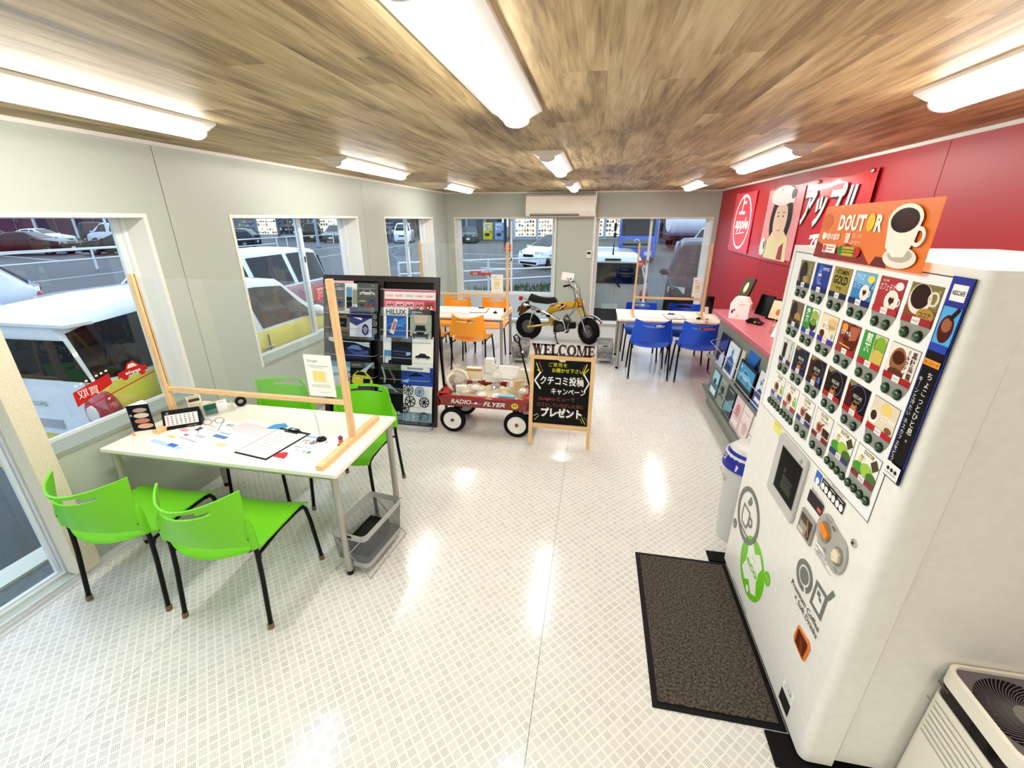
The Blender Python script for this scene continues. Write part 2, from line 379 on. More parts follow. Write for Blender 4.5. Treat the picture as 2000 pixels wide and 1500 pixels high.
# ---------------------------------------------------------------- windows
def win(name, along, a0, a1, z0, z1, mull, spandrel=None, glass_n=2, sgn=-1):
    """sgn -1: left wall (outside is -x); 'x': back wall (outside is +y)"""
    r = sroot(name)
    def P(s, d, z): return (XL-d, s, z) if along == 'y' else (s, YB+d, z)
    def B(g, s0, s1, d0, d1, zz0, zz1, m):
        p = P(s0, d0, zz0); q = P(s1, d1, zz1); g.box(*p, *q, m)
    LN = M('#efece4', .4); SA = M('#e9edf0', .35)
    g = G(); w = .018
    B(g, a0-w, a0+.006, -.006, TH, z0-w, z1+w, LN); B(g, a1-.006, a1+w, -.006, TH, z0-w, z1+w, LN)
    B(g, a0+.006, a1-.006, -.006, TH, z1-.006, z1+w, LN); 
    obj('liner', g, r, smooth=0)
    g = G(); B(g, a0+.006, a1-.006, -.006, TH, z0-w, z0+.006, M('#a3aca0', .5) if along == 'y' else LN); obj('sill', g, r, smooth=0)
    g = G(); f = .03
    B(g, a0, a0+f, TH, TH+.09, z0, z1, SA); B(g, a1-f, a1, TH, TH+.09, z0, z1, SA)
    B(g, a0+f, a1-f, TH, TH+.09, z1, z1+f, SA); B(g, a0+f, a1-f, TH, TH+.09, z0-.03, z0+.004, M('#a3aca0', .5) if along == 'y' else SA)
    obj('outer_frame', g, r, smooth=0)
    zs = z0+.004 if spandrel is None else spandrel
    ed = [a0+f]+list(mull)+[a1-f]
    for i in range(len(ed)-1):
        s0, s1 = ed[i]-(0.02 if i else 0), ed[i+1]+(.02 if i < len(ed)-2 else 0); d = TH+.02+.03*(i % 2); t = .038
        g = G(); B(g, s0, s0+t, d, d+.024, zs, z1+.02, SA); B(g, s1-t, s1, d, d+.024, zs, z1+.02, SA)
        B(g, s0+t, s1-t, d, d+.024, z1-.012, z1+.02, SA); B(g, s0+t, s1-t, d, d+.024, zs, zs+t*.5, SA)
        if i: # latch on the meeting stile
            zc = (z0+z1)/2+.2; B(g, s0+.008, s0+.03, d-.03, d, zc-.03, zc+.03, M('#c9ccd0', .3, .6))
        sa = obj('sash', g, r, smooth=0)
        g = G(); B(g, s0+t, s1-t, d+.010, d+.014, zs+t*.5, z1-.012, GLASS); obj('glass_pane', g, sa, smooth=0)
    if spandrel is not None:
        g = G(); B(g, a0+f, a1-f, TH+.01, TH+.06, spandrel-.05, spandrel, SA); obj('transom', g, r, smooth=0)
        g = G(); B(g, a0+f, a1-f, TH+.02, TH+.04, z0+f, spandrel-.05, M('#cfdce8', .25)); obj('lower_panel', g, r, smooth=0)
    return r
win('window_1', 'y', 1.53, 2.42, .74, ZW, [])
win('window_2', 'y', 3.12, 5.02, .74, ZW, [4.18])
win('window_3', 'y', 5.74, 7.55, .74, ZW, [6.85])
win('window_4', 'x', -2.66, -.76, .05, ZW, [-1.61], spandrel=.57)
win('window_5', 'x', -.03, 1.93, .05, ZW, [.95])
# glass door at the near left
d = sroot('door_1'); SA = M('#e9edf0', .35)
g = G(); y0, y1, x = -.93, 1.42, XL-.11
for a, b, c, e in ((y0, y0+.04, .012, 2.0), (y1, y1+.11, .012, 2.0), (y0+.04, y1, 1.95, 2.0), (y0+.04, y1, .012, .022)): g.box(x-.02, a, c, x+.02, b, e, SA)
obj('door_frame', g, d, smooth=0)
for i, (a, b) in enumerate(((y0+.04, .28), (.24, y1-.008))):
    g = G(); xx = x+.02-.03*i
    for p, q, c, e in ((a, a+.05, .022, 1.95), (b-.015, b, .022, 1.95), (a+.05, b-.015, 1.9, 1.95), (a+.05, b-.015, .022, .036)): g.box(xx-.012, p, c, xx+.012, q, e, SA)
    lf = obj('door_leaf', g, d, smooth=0); g = G(); g.box(xx-.003, a+.05, .036, xx+.003, b-.015, 1.9, GLASS); obj('glass_pane', g, lf, smooth=0)
# ---------------------------------------------------------------- ceiling lamps
EM = bpy.data.materials.new('lit_diffuser'); EM.use_nodes = True; b = EM.node_tree.nodes['Principled BSDF']
b.inputs['Base Color'].default_value = (.9, .9, .9, 1); b.inputs['Emission Color'].default_value = (1., .965, .91, 1); b.inputs['Emission Strength'].default_value = LAMP
cols = ((-2.07, 'nearest the window wall'), (-.39, 'in the middle row'), (1.28, 'nearest the red wall')); rows = ((-1.65, 'added out of view behind the camera'), (.95, 'close overhead'), (3.45, 'halfway down the room'), (6.05, 'before the far wall'))  # the row behind the camera is unseen, added to brighten the near end
tmpl = None
for cx, cn in cols:
    for y, rn in rows:
        lb = 'white linear ceiling light, the one %s, %s' % (cn, rn)
        if tmpl is None:
            t = thing('ceiling_light', lb, 'ceiling light', (cx, y, ZC), group='linear ceiling lights')
            g = G(); L = 1.25
            prof = [(-.115, 0), (-.115, -.012), (-.06, -.038), (.06, -.038), (.115, -.012), (.115, 0)]
            g.prism(prof, (0, 0, 0), (1, 0, 0), (0, 0, 1), -L, WHITE); obj('housing', g, t, smooth=0)
            g = G(); n = 10; pf = [(-.055, -.037)]+[(.055*math.cos(PI+PI*i/n), -.045+.028*math.sin(PI+PI*i/n)) for i in range(n+1)]+[(.055, -.037)]
            g.prism(pf, (0, .012, 0), (1, 0, 0), (0, 0, 1), -(L-.024), EM); obj('diffuser', g, t)
            for yy in (.004, L-.012):
                g = G(); g.prism([(a*1.06, b*1.04) for a, b in pf], (0, yy, 0), (1, 0, 0), (0, 0, 1), -.008, WHITE); obj('end_cap', g, t)
            tmpl = (t, tree_of(t))
        else: dup(tmpl[0], tmpl[1], (cx, y, ZC), 0, lb)
# ---------------------------------------------------------------- air conditioner, controller, conduit
t = thing('air_conditioner', 'white wall-mounted air conditioner above the space between the back windows', 'air conditioner', (-.66, YB, 1.975))
IV = M('#f1ede1', .35)
g = G(); pf = [(0, .0), (0, .375), (-.19, .375), (-.25, .33), (-.262, .09), (-.235, .02), (-.2, 0)]
g.prism(pf, (-.61, 0, 0), (0, 1, 0), (0, 0, 1), 1.22, IV); obj('casing', g, t, bevel=.006)
g = G(); g.prism([(-.252, .335), (-.266, .095), (-.27, .095), (-.258, .338)], (-.6, 0, 0), (0, 1, 0), (0, 0, 1), 1.2, IV); obj('front_panel', g, t)
g = G(); g.box(-.53, -.262, .02, .33, -.235, .05, M('#17181a', .5)); obj('outlet', g, t)
g = G(); g.bar((-.52, -.262, .036), (.32, -.262, .036), .012, .006, IV); obj('louver', g, t)
g = G()
for i in range(24): g.box(-.5+i*.042, -.2, .376, -.475+i*.042, -.02, .385, M('#b9b5aa', .5))
obj('top_grille', g, t)
g = G(); prt(g, (0, -.2645, .0), (1, 0, 0), (0, 0, 1), [('r', .46, .055, .485, .062, '#777a78')]); obj('badge', g, t)
t = thing('air_conditioner_controller', 'small white wall controller with dark display beside the right back window', 'controller', (-.115, YB, 1.27))
g = G(); g.box(-.055, -.022, 0, .04, 0, .13, WHITE); obj('case', g, t, bevel=.004)
g = G(); g.box(-.038, -.025, .07, .022, -.022, .108, M('#2c2f28', .2)); obj('display', g, t)
g = G(); g.box(-.064, YB-.014, .66, -.05, YB, 1.27, WHITE); g.box(-.07, YB-.014, 1.4, -.056, YB, 1.975, WHITE)
tag(obj('cable_conduit', g), 'thin white vertical cable conduit on the wall left of the right back window', 'conduit')
# ---------------------------------------------------------------- stickers and card on the window glass
STR = M('#c8171e', .4)
def car_logo(x, y, w, col, hole, txt=None):
    h = w*.42
    it = [('p', [(x-.5*w, y+.0*h), (x-.46*w, y+.42*h), (x-.22*w, y+.5*h), (x-.12*w, y+.95*h), (x+.1*w, y+1.05*h), (x+.28*w, y+.55*h), (x+.47*w, y+.42*h), (x+.5*w, y+.05*h)], col),
          ('p', [(x-.15*w, y+.55*h), (x-.08*w, y+.85*h), (x+.08*w, y+.9*h), (x+.2*w, y+.58*h)], hole),
          ('e', x-.28*w, y, .11*w, .11*w, col, 16), ('e', x+.28*w, y, .11*w, .11*w, col, 16)]
    if txt: it.append(('t', txt, x, y+.12*h, .36*h, '#ffffff', {'w': .5*w, 'b': .02, 'mir': 1}))
    return it
g = G(); O = (XL-TH-.012, 1.82, .89)
prt(g, O, (0, 1, 0), (0, 0, 1), [('p', [(0, .0), (.22, .07), (.22, .14), (0, .09)], STR), ('t', '買取', .08, .045, .06, '#f4e9e6', {'mir': 1}), ('l', .03, -.02, .5, .06, .007, STR)]+[('r', .02+i*.03, .118+i*.006, .035+i*.03, .13+i*.006, '#f4e9e6') for i in range(7)]
    + [(a[0],)+tuple(a[1:]) for a in car_logo(.36, .085, .2, STR, '#f4e9e6', 'apple')])
tag(obj('window_sticker', g, smooth=0), 'red car-shaped sticker with mirrored lettering on the nearest left window', 'sticker')
g = G(); prt(g, (-2.45, YB+TH+.03, .87), (1, 0, 0), (0, 0, 1), [('r', 0, .02, .23, .1, STR), ('t', '買取', .11, .035, .05, '#f4e9e6')]+car_logo(.34, .02, .24, STR, '#f4e9e6'))
tag(obj('window_sticker', g, smooth=0), 'red car-shaped sticker on the left back window', 'sticker')
g = G(); prt(g, (-1.73, YB+TH+.01, 1.36), (1, 0, 0), (0, 0, 1), [('r', 0, 0, .11, .12, STR), ('t', 'apple', .055, .04, .035, '#ffffff', {'w': .09}), ('l', .02, .09, .09, .09, .008, '#ffffff')])
tag(obj('window_sticker', g, smooth=0), 'small square red sticker on the middle frame of the left back window', 'sticker')
g = G(); prt(g, (.9, YB+TH+.01, 1.12), (1, 0, 0), (0, 0, 1), [('r', -.14, 0, -.02, .11, STR), ('t', 'apple', -.08, .04, .03, '#ffffff', {'w': .09})])
tag(obj('window_sticker', g, smooth=0), 'small red sticker beside the middle frame of the right back window', 'sticker')
g = G(); g.box(XL+.01, 3.99, 1.13, XL+.013, 4.2, 1.29, M('#c21722', .5))
prt(g, (XL+.013, 3.99, 1.13), (0, 1, 0), (0, 0, 1), [('t', 'なぜなる', .1, .118, .032, '#ffffff', {'b': .02}), ('t', 'どんどん', .105, .082, .032, '#ffffff', {'b': .02}), ('t', 'アップル!', .115, .046, .032, '#ffffff', {'b': .02}), ('l', .03, .06, .07, .012, .004, '#ffffff'), ('t', 'apple', .16, .015, .018, '#ffffff')])
tag(obj('hanging_card', g), 'square red card with white lettering hanging at the second left window', 'card')
# ================================================================ chairs
FOOT = M('#8a7560', .8)
def make_chair(label, col, dark):
    t = thing('stacking_chair', label, 'chair')
    m = M(col, .38); 
    # seat: dished shell with a waterfall front
    def fs(u, v):
        x = (u-.5)*.45; y = -.2+.45*v; e = abs(u-.5)*2
        z = .443-.012*math.sin(PI*u)+.006*e**4-.035*max(0, (v-.82)/.18)**2+.02*max(0, (.12-v)/.12)**2
        if v < .1: x *= .93
        y2 = y-(.065*(1-e*e) if v < .2 else 0)*(1-v/.2)
        return (x, y2, z)
    g = G(); g.grid(fs, 12, 14, m, thick=.010); obj('seat', g, t, smooth=50)
    def fb(u, v):
        s = (u-.5)*2; x = s*(.236-.027*v); bow = (1-s*s); z = .505+.28*v-.0*abs(s)
        lo = .045*(1-s*s)*(1-v); z += -.0+lo*.2-.025*v*(1-s*s)
        return (x, -.208+.036*v-bow*(.055+.10*v), z)
    NU, NV = 20, 14
    g = G(); g.grid(fb, NU, NV, m, skip=lambda i, j: (j == 11 or (j == 12 and 6 <= i <= 13)) and 4 <= i <= 15, thick=-.009)
    bk = obj('backrest', g, t, smooth=50)
    for s in (-1, 1): g = G(); g.tube([(s*.233, -.196, .478), (s*.235, -.199, .55), (s*.231, -.196, .60), (s*.226, -.192, .64)], [.019, .020, .018, .010], m, 10); obj('post_sleeve', g, bk, smooth=50); g = G(); g.cyl((s*.233, -.2175, .545), (s*.233, -.2215, .545), .003, BLACK, n=8); obj('screw', g, bk)
    for s in (-1, 1):
        g = G(); g.tube([(s*.233, -.197, .52), (s*.233, -.19, .44), (s*.236, -.20, .3), (s*.243, -.232, .02)], .0115, BLACK, 8)
        l = obj('leg', g, t, smooth=50); g = G(); g.tube([(s*.243, -.2315, .03), (s*.2435, -.234, .0)], .015, FOOT, 10); obj('foot', g, l)
        g = G(); g.tube([(s*.212, .17, .416), (s*.214, .205, .41), (s*.217, .222, .385), (s*.224, .232, .3), (s*.240, .245, .02)], .0115, BLACK, 8)
        l = obj('leg', g, t, smooth=50); g = G(); g.tube([(s*.2395, .2445, .03), (s*.2405, .2455, .0)], .015, FOOT, 10); obj('foot', g, l)
        g = G(); g.tube([(s*.232, -.182, .398), (s*.214, -.16, .405), (s*.208, .0, .418), (s*.212, .17, .416)], .009, BLACK, 8); obj('side_rail', g, t, smooth=50)
    g = G(); g.tube([(-.208, -.05, .414), (0, -.05, .405), (.208, -.05, .414)], .008, BLACK, 8); obj('cross_rail', g, t)
    return t
def chairs(spots, col, dark, group):
    t = tr = None
    for x, y, a, lb in spots:
        if t is None: t = make_chair(lb, col, dark); t['group'] = group; t.location = (x, y, 0); t.rotation_euler = (0, 0, math.radians(a)); tr = tree_of(t)
        else: dup(t, tr, (x, y, 0), math.radians(a), lb)
chairs([(-2.36, 1.55, 3, 'bright green plastic chair beside the glass door, its back to the viewer'),
        (-1.75, 1.555, 3, 'bright green plastic chair in front of the near table, right of the other one'),
        (-2.31, 2.5, 180, 'bright green plastic chair behind the near table, by the window wall'),
        (-1.63, 2.49, 182, 'bright green plastic chair behind the near table, beside the catalogue rack')],
       '#80d022', '', 'green chairs around the near table')
chairs([(-1.58, 5.5, -2, 'orange plastic chair with its back to the viewer at the middle table'),
        (-2.2, 5.5, 2, 'orange plastic chair half hidden by the dark catalogue rack'),
        (-2.13, 6.42, 180, 'orange plastic chair beyond the middle table, nearest the room corner'),
        (-1.5, 6.42, 180, 'orange plastic chair beyond the middle table, beside the motorbike')],
       '#fbb03c', '', 'orange chairs around the middle table')
chairs([(.76, 5.65, 0, 'blue plastic chair in front of the far table, nearest the motorbike'),
        (1.34, 5.62, -2, 'blue plastic chair in front of the far table, beside the counter'),
        (.72, 6.42, 180, 'blue plastic chair beyond the far table, its left one'),
        (1.33, 6.42, 180, 'blue plastic chair beyond the far table, nearest the red wall')],
       '#1f5ccc', '', 'blue chairs around the far table')
# ================================================================ tables
GREYL = M('#b9b7ae', .35, .5)
def make_table(label, w=1.5, d=.72):
    t = thing('meeting_table', label, 'table')
    g = G(); g.box(-w/2, -d/2, .676, w/2, d/2, .70, CREAM); obj('tabletop', g, t, bevel=.003)
    g = G(); i = .035
    g.box(-w/2+i, -d/2+i, .64, w/2-i, -d/2+i+.02, .676, GREYL); g.box(-w/2+i, d/2-i-.02, .64, w/2-i, d/2-i, .676, GREYL)
    g.box(-w/2+i, -d/2+i, .64, -w/2+i+.02, d/2-i, .676, GREYL); g.box(w/2-i-.02, -d/2+i, .64, w/2-i, d/2-i, .676, GREYL); obj('apron', g, t, smooth=0)
    for sx in (-1, 1):
        for sy in (-1, 1):
            g = G(); x, y = sx*(w/2-.04), sy*(d/2-.04); g.tube([(x, y, .676), (x, y, .03)], .021, GREYL, 14)
            l = obj('leg', g, t, smooth=50); g = G(); g.cyl((x, y, .03), (x, y, 0), .022, BLACK, .019, 14); obj('leg_cap', g, l)
    return t
T1 = make_table('cream-topped table nearest the camera with papers and clipboard'); T1.location = (-2.0, 2.06, 0); T1['group'] = 'meeting tables'
trT = tree_of(T1)
T2 = dup(T1, trT, (-1.9, 5.88, 0), 0, 'cream-topped table with orange chairs around it')
T3 = dup(T1, trT, (1.10, 6.14, 0), 0, 'cream-topped table with blue chairs around it by the red wall')
# ================================================================ table partitions
def qr_note(g, O, U, V, w, h):
    it = [('r', 0, 0, w, h, '#fbf9f4'), ('t', 'Google', w*.3, h*.83, h*.09, '#5f6a78', {'a': 'c'}), ('l', w*.12, h*.74, w*.85, h*.74, h*.012, '#9a9a96'), ('l', w*.2, h*.70, w*.7, h*.70, h*.01, '#b5b5b0'),
          ('r', w*.25, h*.36, w*.72, h*.62, '#f3e3a0'), ('l', w*.15, h*.28, w*.85, h*.28, h*.01, '#b5b5b0'), ('l', w*.15, h*.24, w*.85, h*.24, h*.01, '#b5b5b0'), ('l', w*.4, h*.1, w*.85, h*.1, h*.008, '#b5b5b0')]
    prt(g, O, U, V, it)
def make_part(label, w=1.24):
    t = thing('table_partition', label, 'partition')
    for s in (-1, 1):
        g = G(); x = s*w/2; g.box(x-.02, -.34 if s > 0 else -.15, 0, x+.02, .30, .03, WOOD); obj('base_bar', g, t, bevel=.002)
        g = G(); g.box(x-.017, -.015, .03, x+.017, .015, .95, WOODX); g.box(x-.003-s*.014, -.004, .28, x+.003-s*.014, .004, .95, M('#8a5f36', .6)); obj('upright', g, t, bevel=.002)
    g = G(); g.box(-w/2+.017, -.013, .235, w/2-.017, .013, .262, WOOD); obj('cross_rail', g, t, bevel=.002)
    g = G(); g.box(-w/2+.012, -.0015, .262, w/2-.012, .0015, .93, ACRYL); obj('clear_sheet', g, t, smooth=0)
    g = G(); g.box(w/2-.23, -.0065, .28, w/2-.06, -.005, .53, PAPER); qr_note(g, (w/2-.23, -.0065, .28), (1, 0, 0), (0, 0, 1), .17, .25); obj('paper_notice', g, t, smooth=0)
    return t
P1 = make_part('wooden-framed clear partition on the near table with a paper notice'); P1.location = (-1.975, 2.06, .7); P1['group'] = 'clear table partitions'
trP = tree_of(P1)
dup(P1, trP, (-1.79, 5.9, .7), 0, 'wooden-framed clear partition on the table with orange chairs')
dup(P1, trP, (1.0, 6.05, .7), 0, 'wooden-framed clear partition on the table with blue chairs').scale = (.72, .9, 1)
# ================================================================ table items
def clipboard(loc, rz, lb, detail=True):
    t = thing('clipboard', lb, 'clipboard', loc, rz)
    g = G(); g.box(-.12, -.165, 0, .12, .165, .004, M('#15161a', .4)); obj('board', g, t, bevel=.001)
    g = G(); g.box(-.112, -.155, .004, .108, .14, .0055, PAPER)
    it = [('l', -.09, .10-i*.026, .085-.03*(i % 3), .10-i*.026, .0022, '#8d8f94') for i in range(9)]
    prt(g, (0, 0, .0055), (1, 0, 0), (0, 1, 0), it); obj('form_sheet', g, t, smooth=0)
    g = G(); g.box(-.05, .125, .005, .05, .16, .012, M('#26282c', .25, .4)); g.box(-.035, .14, .012, .035, .165, .02, M('#3a3c40', .25, .5)); g.box(-.012, .14, .02, .012, .155, .021, M('#d0d0d0', .3)); obj('clip', g, t, bevel=.002)
def pen(loc, lb, h=.16, lean=(.02, 0)):
    t = thing('desk_pen', lb, 'pen', loc)
    g = G(); g.lathe([(.0, 0), (.03, 0), (.03, .006), (.022, .018), (.01, .024), (.0, .025)], M('#111214', .2), n=18); obj('pen_base', g, t)
    g = G(); g.tube([(0, 0, .022), (lean[0]*.3, lean[1]*.3, .05), (lean[0], lean[1], h)], [.0045, .0045, .0035], M('#d9dadb', .3, .2), 8); obj('pen_body', g, t)
def sheet(loc, rz, w, h, items, lb, name='printed_sheet', cat='paper', th=.0012, base='#f6f5f1'):
    g = G(); g.box(-w/2, -h/2, 0, w/2, h/2, th, M(base, .5)); prt(g, (-w/2, -h/2, th), (1, 0, 0), (0, 1, 0), items)
    return tag(obj(name, g, None, loc, (0, 0, rz), smooth=0), lb, cat)
Z = .7005
clipboard((-1.80, 1.945, Z), -.16, 'black clipboard with a white form on the near table')
pen((-1.545, 2.03, Z), 'black-based desk pen standing on the near table', .17, (-.03, .02))
its = [('r', .02, .02, .3, .05, '#bcd6ec'), ('r', .17, .03, .24, .06, '#3f77b8'), ('l', .03, .3, .2, .3, .006, '#d98fa0'), ('r', .03, .18, .1, .21, '#eab0ba'), ('r', .12, .22, .15, .26, '#6b4a6a'), ('l', .03, .24, .1, .24, .004, '#d98fa0'),
       ('r', .05, .1, .11, .12, '#e6dc5a'), ('r', .14, .12, .3, .125, '#9aa4b4'), ('r', .2, .17, .28, .19, '#c7ccd4'), ('t', '査定', .27, .34, .03, '#4a4c52'), ('r', .13, .15, .16, .165, '#d24b56'), ('l', .18, .26, .3, .26, .004, '#b9bcc2'), ('l', .18, .28, .3, .28, .004, '#b9bcc2')]
sheet((-2.37, 1.97, Z), -.22, .33, .4, its, 'white leaflet with pink and blue print beneath the desk calendar')
its = [('r', .01, .1, .12, .13, '#5b8cc4'), ('r', .01, .15, .1, .16, '#8db4dc'), ('r', .13, .03, .2, .06, '#e8cfa0')]+[('l', .02, .2+i*.02, .26, .2+i*.02, .004, '#e2b6ba' if i % 2 else '#bfc6d2') for i in range(6)]
sheet((-2.08, 2.0, Z-.0004), -.2, .3, .36, its, 'pale printed price leaflet lying between the leaflet and the clipboard')
its = [('t', '代筆', .1, .2, .055, '#2a2b30'), ('t', 'appleがサポート', .13, .15, .02, '#3c3e44', {'w': .15}), ('t', 'いたします', .13, .11, .02, '#3c3e44', {'w': .12}), ('p', [(.02, .02), (.03, .06), (.05, .08), (.08, .08), (.1, .05), (.11, .02)], '#c3222e'), ('e', .19, .12, .012, .012, '#3aa35a'), ('l', .03, .27, .14, .28, .01, '#6fb2de'), ('e', .2, .25, .01, .01, '#eda5b4')]
sheet((-1.585, 1.93, Z-.0002), -.14, .25, .32, its, 'white sheet with red car and green drawing right of the clipboard')
g = G(); g.prism([(0, 0), (.09, .01), (.12, .05), (.07, .09), (.01, .06)], (0, 0, 0), (1, 0, 0), (0, 1, 0), .0012, M('#4aa6dd', .5)); tag(obj('paper_cutout', g, None, (-1.98, 2.1, Z+.001)), 'small light blue paper cutout behind the clipboard on the near table', 'paper')
# tall tri-fold card
t = thing('menu_card', 'tall dark tri-fold card with car photos at the window end of the near table', 'card', (-2.66, 1.92, Z), .55)
g = G(); q = [(-.055, -.03), (.055, -.03), (.0, .055)]; g.prism(q, (0, 0, 0), (1, 0, 0), (0, 1, 0), .2, M('#f0ede8', .4)); 
prt(g, (-.055, -.03, 0), (1, 0, 0), (0, 0, 1), [('r', 0, .03, .11, .2, '#17192a'), ('e', .06, .165, .035, .014, '#b9a79a'), ('e', .06, .13, .038, .016, '#dcd2c8'), ('e', .055, .095, .04, .015, '#c98c78'), ('e', .065, .06, .04, .016, '#e1b49c'), ('r', .0, .03, .02, .2, '#101226'), ('t', '車', .01, .13, .015, '#e8e6e0')])
obj('card_body', g, t, smooth=0)
g = G(); g.box(-.075, -.02, 0, -.04, .05, .02, WOOD); obj('card_foot', g, t)
# desk calendar
t = thing('desk_calendar', 'black-bordered desk calendar showing a month grid on the near table', 'calendar', (-2.53, 2.05, Z), .62)
g = G(); g.prism([(-.045, 0), (.045, 0), (.0, .115)], (-.1, 0, 0), (0, 1, 0), (0, 0, 1), .2, M('#111214', .45)); obj('stand', g, t, smooth=0)
g = G(); V = Vector((0, .045, .115)).normalized()
it = [('r', .004, .004, .196, .119, '#131417'), ('r', .014, .024, .186, .094, '#f6f4f0'), ('t', '12', .03, .1, .016, '#ffffff'), ('t', 'calendar', .15, .008, .01, '#bdbdbd', {'w': .06})]
for r_ in range(5):
    for c_ in range(7): it.append(('r', .024+c_*.0225, .03+r_*.0125, .034+c_*.0225, .036+r_*.0125, '#c96a70' if c_ == 0 else '#8b8d92'))
prt(g, (-.1, -.0455, .0), (1, 0, 0), V, it); obj('month_page', g, t, smooth=0)
# clear card box with calculator
t = thing('card_tray', 'clear acrylic tray of cards behind the desk calendar', 'tray', (-2.50, 2.24, Z), .95)
g = G(); g.box(-.12, -.06, 0, .12, .05, .003, ACRYL); g.box(-.12, -.06, .003, .12, -.057, .05, ACRYL); g.box(-.12, .047, .003, .12, .05, .09, ACRYL); g.box(-.12, -.057, .003, -.117, .047, .06, ACRYL); g.box(.117, -.057, .003, .12, .047, .06, ACRYL); obj('tray_body', g, t, smooth=0)
def leaner(name, lb, cat, dx, w, h, col, items, dy=0., th=.006):
    xf = Matrix.Translation((-2.50, 2.24, Z)) @ Matrix.Rotation(.95, 4, 'Z') @ Matrix.Translation((dx, dy, .005)) @ Matrix.Rotation(-.35, 4, 'X')
    g = G(); g.box(-w/2, 0, 0, w/2, th, h, M(col, .4)); prt(g, (-w/2, 0, 0), (1, 0, 0), (0, 0, 1), items)
    o = obj(name, g, smooth=0); o.matrix_world = xf; tag(o, lb, cat)
leaner('calculator', 'cream calculator standing upright in the clear tray', 'calculator', -.08, .08, .14, '#ece6d2', [('r', .01, .1, .07, .12, '#4b4a3c'), ('r', .01, .125, .07, .135, '#c9c4b2')]+[('r', .01+i*.016, .02+j*.018, .021+i*.016, .032+j*.018, '#d9d4c4') for i in range(4) for j in range(4)], .005, .012)
leaner('card_box', 'small dark green card box leaning in the clear tray', 'card', -.01, .07, .07, '#0d6f5c', [], -.03, .01)
leaner('name_card', 'white name card leaning in the clear tray', 'card', .06, .06, .075, '#f4f2f2', [('l', .01, .06, .05, .06, .003, '#9aa')], -.01, .003)
g = G(); g.lathe([(.018, -.01), (.035, -.01), (.035, .01), (.018, .01), (.018, -.01)], BLACK, (0, 0, .037), (0, 1, .0), 20); tag(obj('tape_roll', g, None, (-2.40, 2.38, Z), (0, 0, .9)), 'black tape roll standing beside the clear tray', 'tape')
t = thing('eyeglasses', 'thin-framed eyeglasses lying beside the desk calendar', 'glasses', (-2.36, 2.10, Z), .5)
g = G()
for s in (-1, 1): g.tube([(s*.035+.026*math.cos(a), 0, .02+.02*math.sin(a)) for a in [2*PI*i/14 for i in range(14)]], .0014, BLACK, 6, closed=True)
g.tube([(-.01, 0, .022), (.01, 0, .022)], .0014, BLACK, 6)
for s in (-1, 1): g.tube([(s*.061, 0, .025), (s*.058, -.09, .012), (s*.055, -.12, .003)], .0014, BLACK, 6)
obj('glasses_frame', g, t)
t = thing('figurine', 'tiny orange and purple figurine on a black disc by the partition foot', 'figurine', (-1.39, 1.99, Z))
g = G(); g.lathe([(0, 0), (.022, 0), (.022, .006), (.016, .012), (0, .013)], BLACK, n=16); obj('disc_base', g, t)
g = G(); g.lathe([(0, .012), (.012, .014), (.014, .03), (.01, .042), (0, .046)], M('#e07a3c', .6), n=12); obj('figure_body', g, t)
g = G(); g.lathe([(0, .04), (.013, .044), (.014, .055), (.006, .064), (0, .066)], M('#7a3a96', .6), n=12); obj('figure_cap', g, t)
# middle and far tables
clipboard((-1.6, 6.0, Z), .1, 'black clipboard on the table with orange chairs'); pen((-1.34, 5.86, Z), 'desk pen with an orange tip on the table with orange chairs', .16, (0, 0))
clipboard((1.1, 6.05, Z), .1, 'black clipboard on the table with blue chairs'); pen((1.40, 5.98, Z), 'desk pen on the table with blue chairs', .16, (.01, 0))
sheet((-1.95, 5.95, Z), 0, .4, .28, [('l', .03, .05+i*.04, .36, .05+i*.04, .004, '#c3c8d2') for i in range(5)], 'faint printed sheet on the table with orange chairs')
sheet((.82, 6.06, Z), 0, .36, .28, [('l', .03, .05+i*.04, .3, .05+i*.04, .004, '#d2cfc8') for i in range(5)], 'faint printed sheet on the table with blue chairs')
t = thing('figurine', 'tiny dark figurine at the partition foot on the table with orange chairs', 'figurine', (-1.22, 5.95, Z)); g = G(); g.lathe([(0, 0), (.02, 0), (.02, .008), (.014, .02), (.018, .04), (.01, .058), (0, .06)], M('#4a2c18', .6), n=12); obj('figure_body', g, t)
g = G(); g.lathe([(.0, 0), (.022, 0), (.03, .005), (.02, .006), (0, .004)], M('#8a6a3a', .5), n=14); tag(obj('coin_dish', g, None, (1.5, 5.98, Z)), 'small brown dish on the table with blue chairs', 'dish')
g = G(); g.lathe([(0, 0), (.048, 0), (.05, .004), (.05, .23), (.046, .235), (0, .235)], M('#121114', .25), n=24); t = tag(obj('dark_canister', g, None, (1.62, 6.42, Z)), 'tall black cylindrical canister at the back of the far table by the red wall', 'canister')
g = G(); g.box(-.03, 0, 0, .03, .003, .1, PAPER); tag(obj('white_tag', g, None, (1.58, 6.34, Z), (-.2, 0, .4), smooth=0), 'white card leaning on the black canister', 'card')
t = thing('folded_paper_box', 'open white folded paper box at the right end of the far table', 'box', (1.72, 6.05, Z), .3)
g = G(); g.prism([(-.09, 0), (.09, 0), (.11, .09), (.0, .05), (-.11, .05)], (0, -.05, 0), (1, 0, 0), (0, 0, 1), -.12, M('#efe3dd', .6)); obj('box_body', g, t, smooth=0)
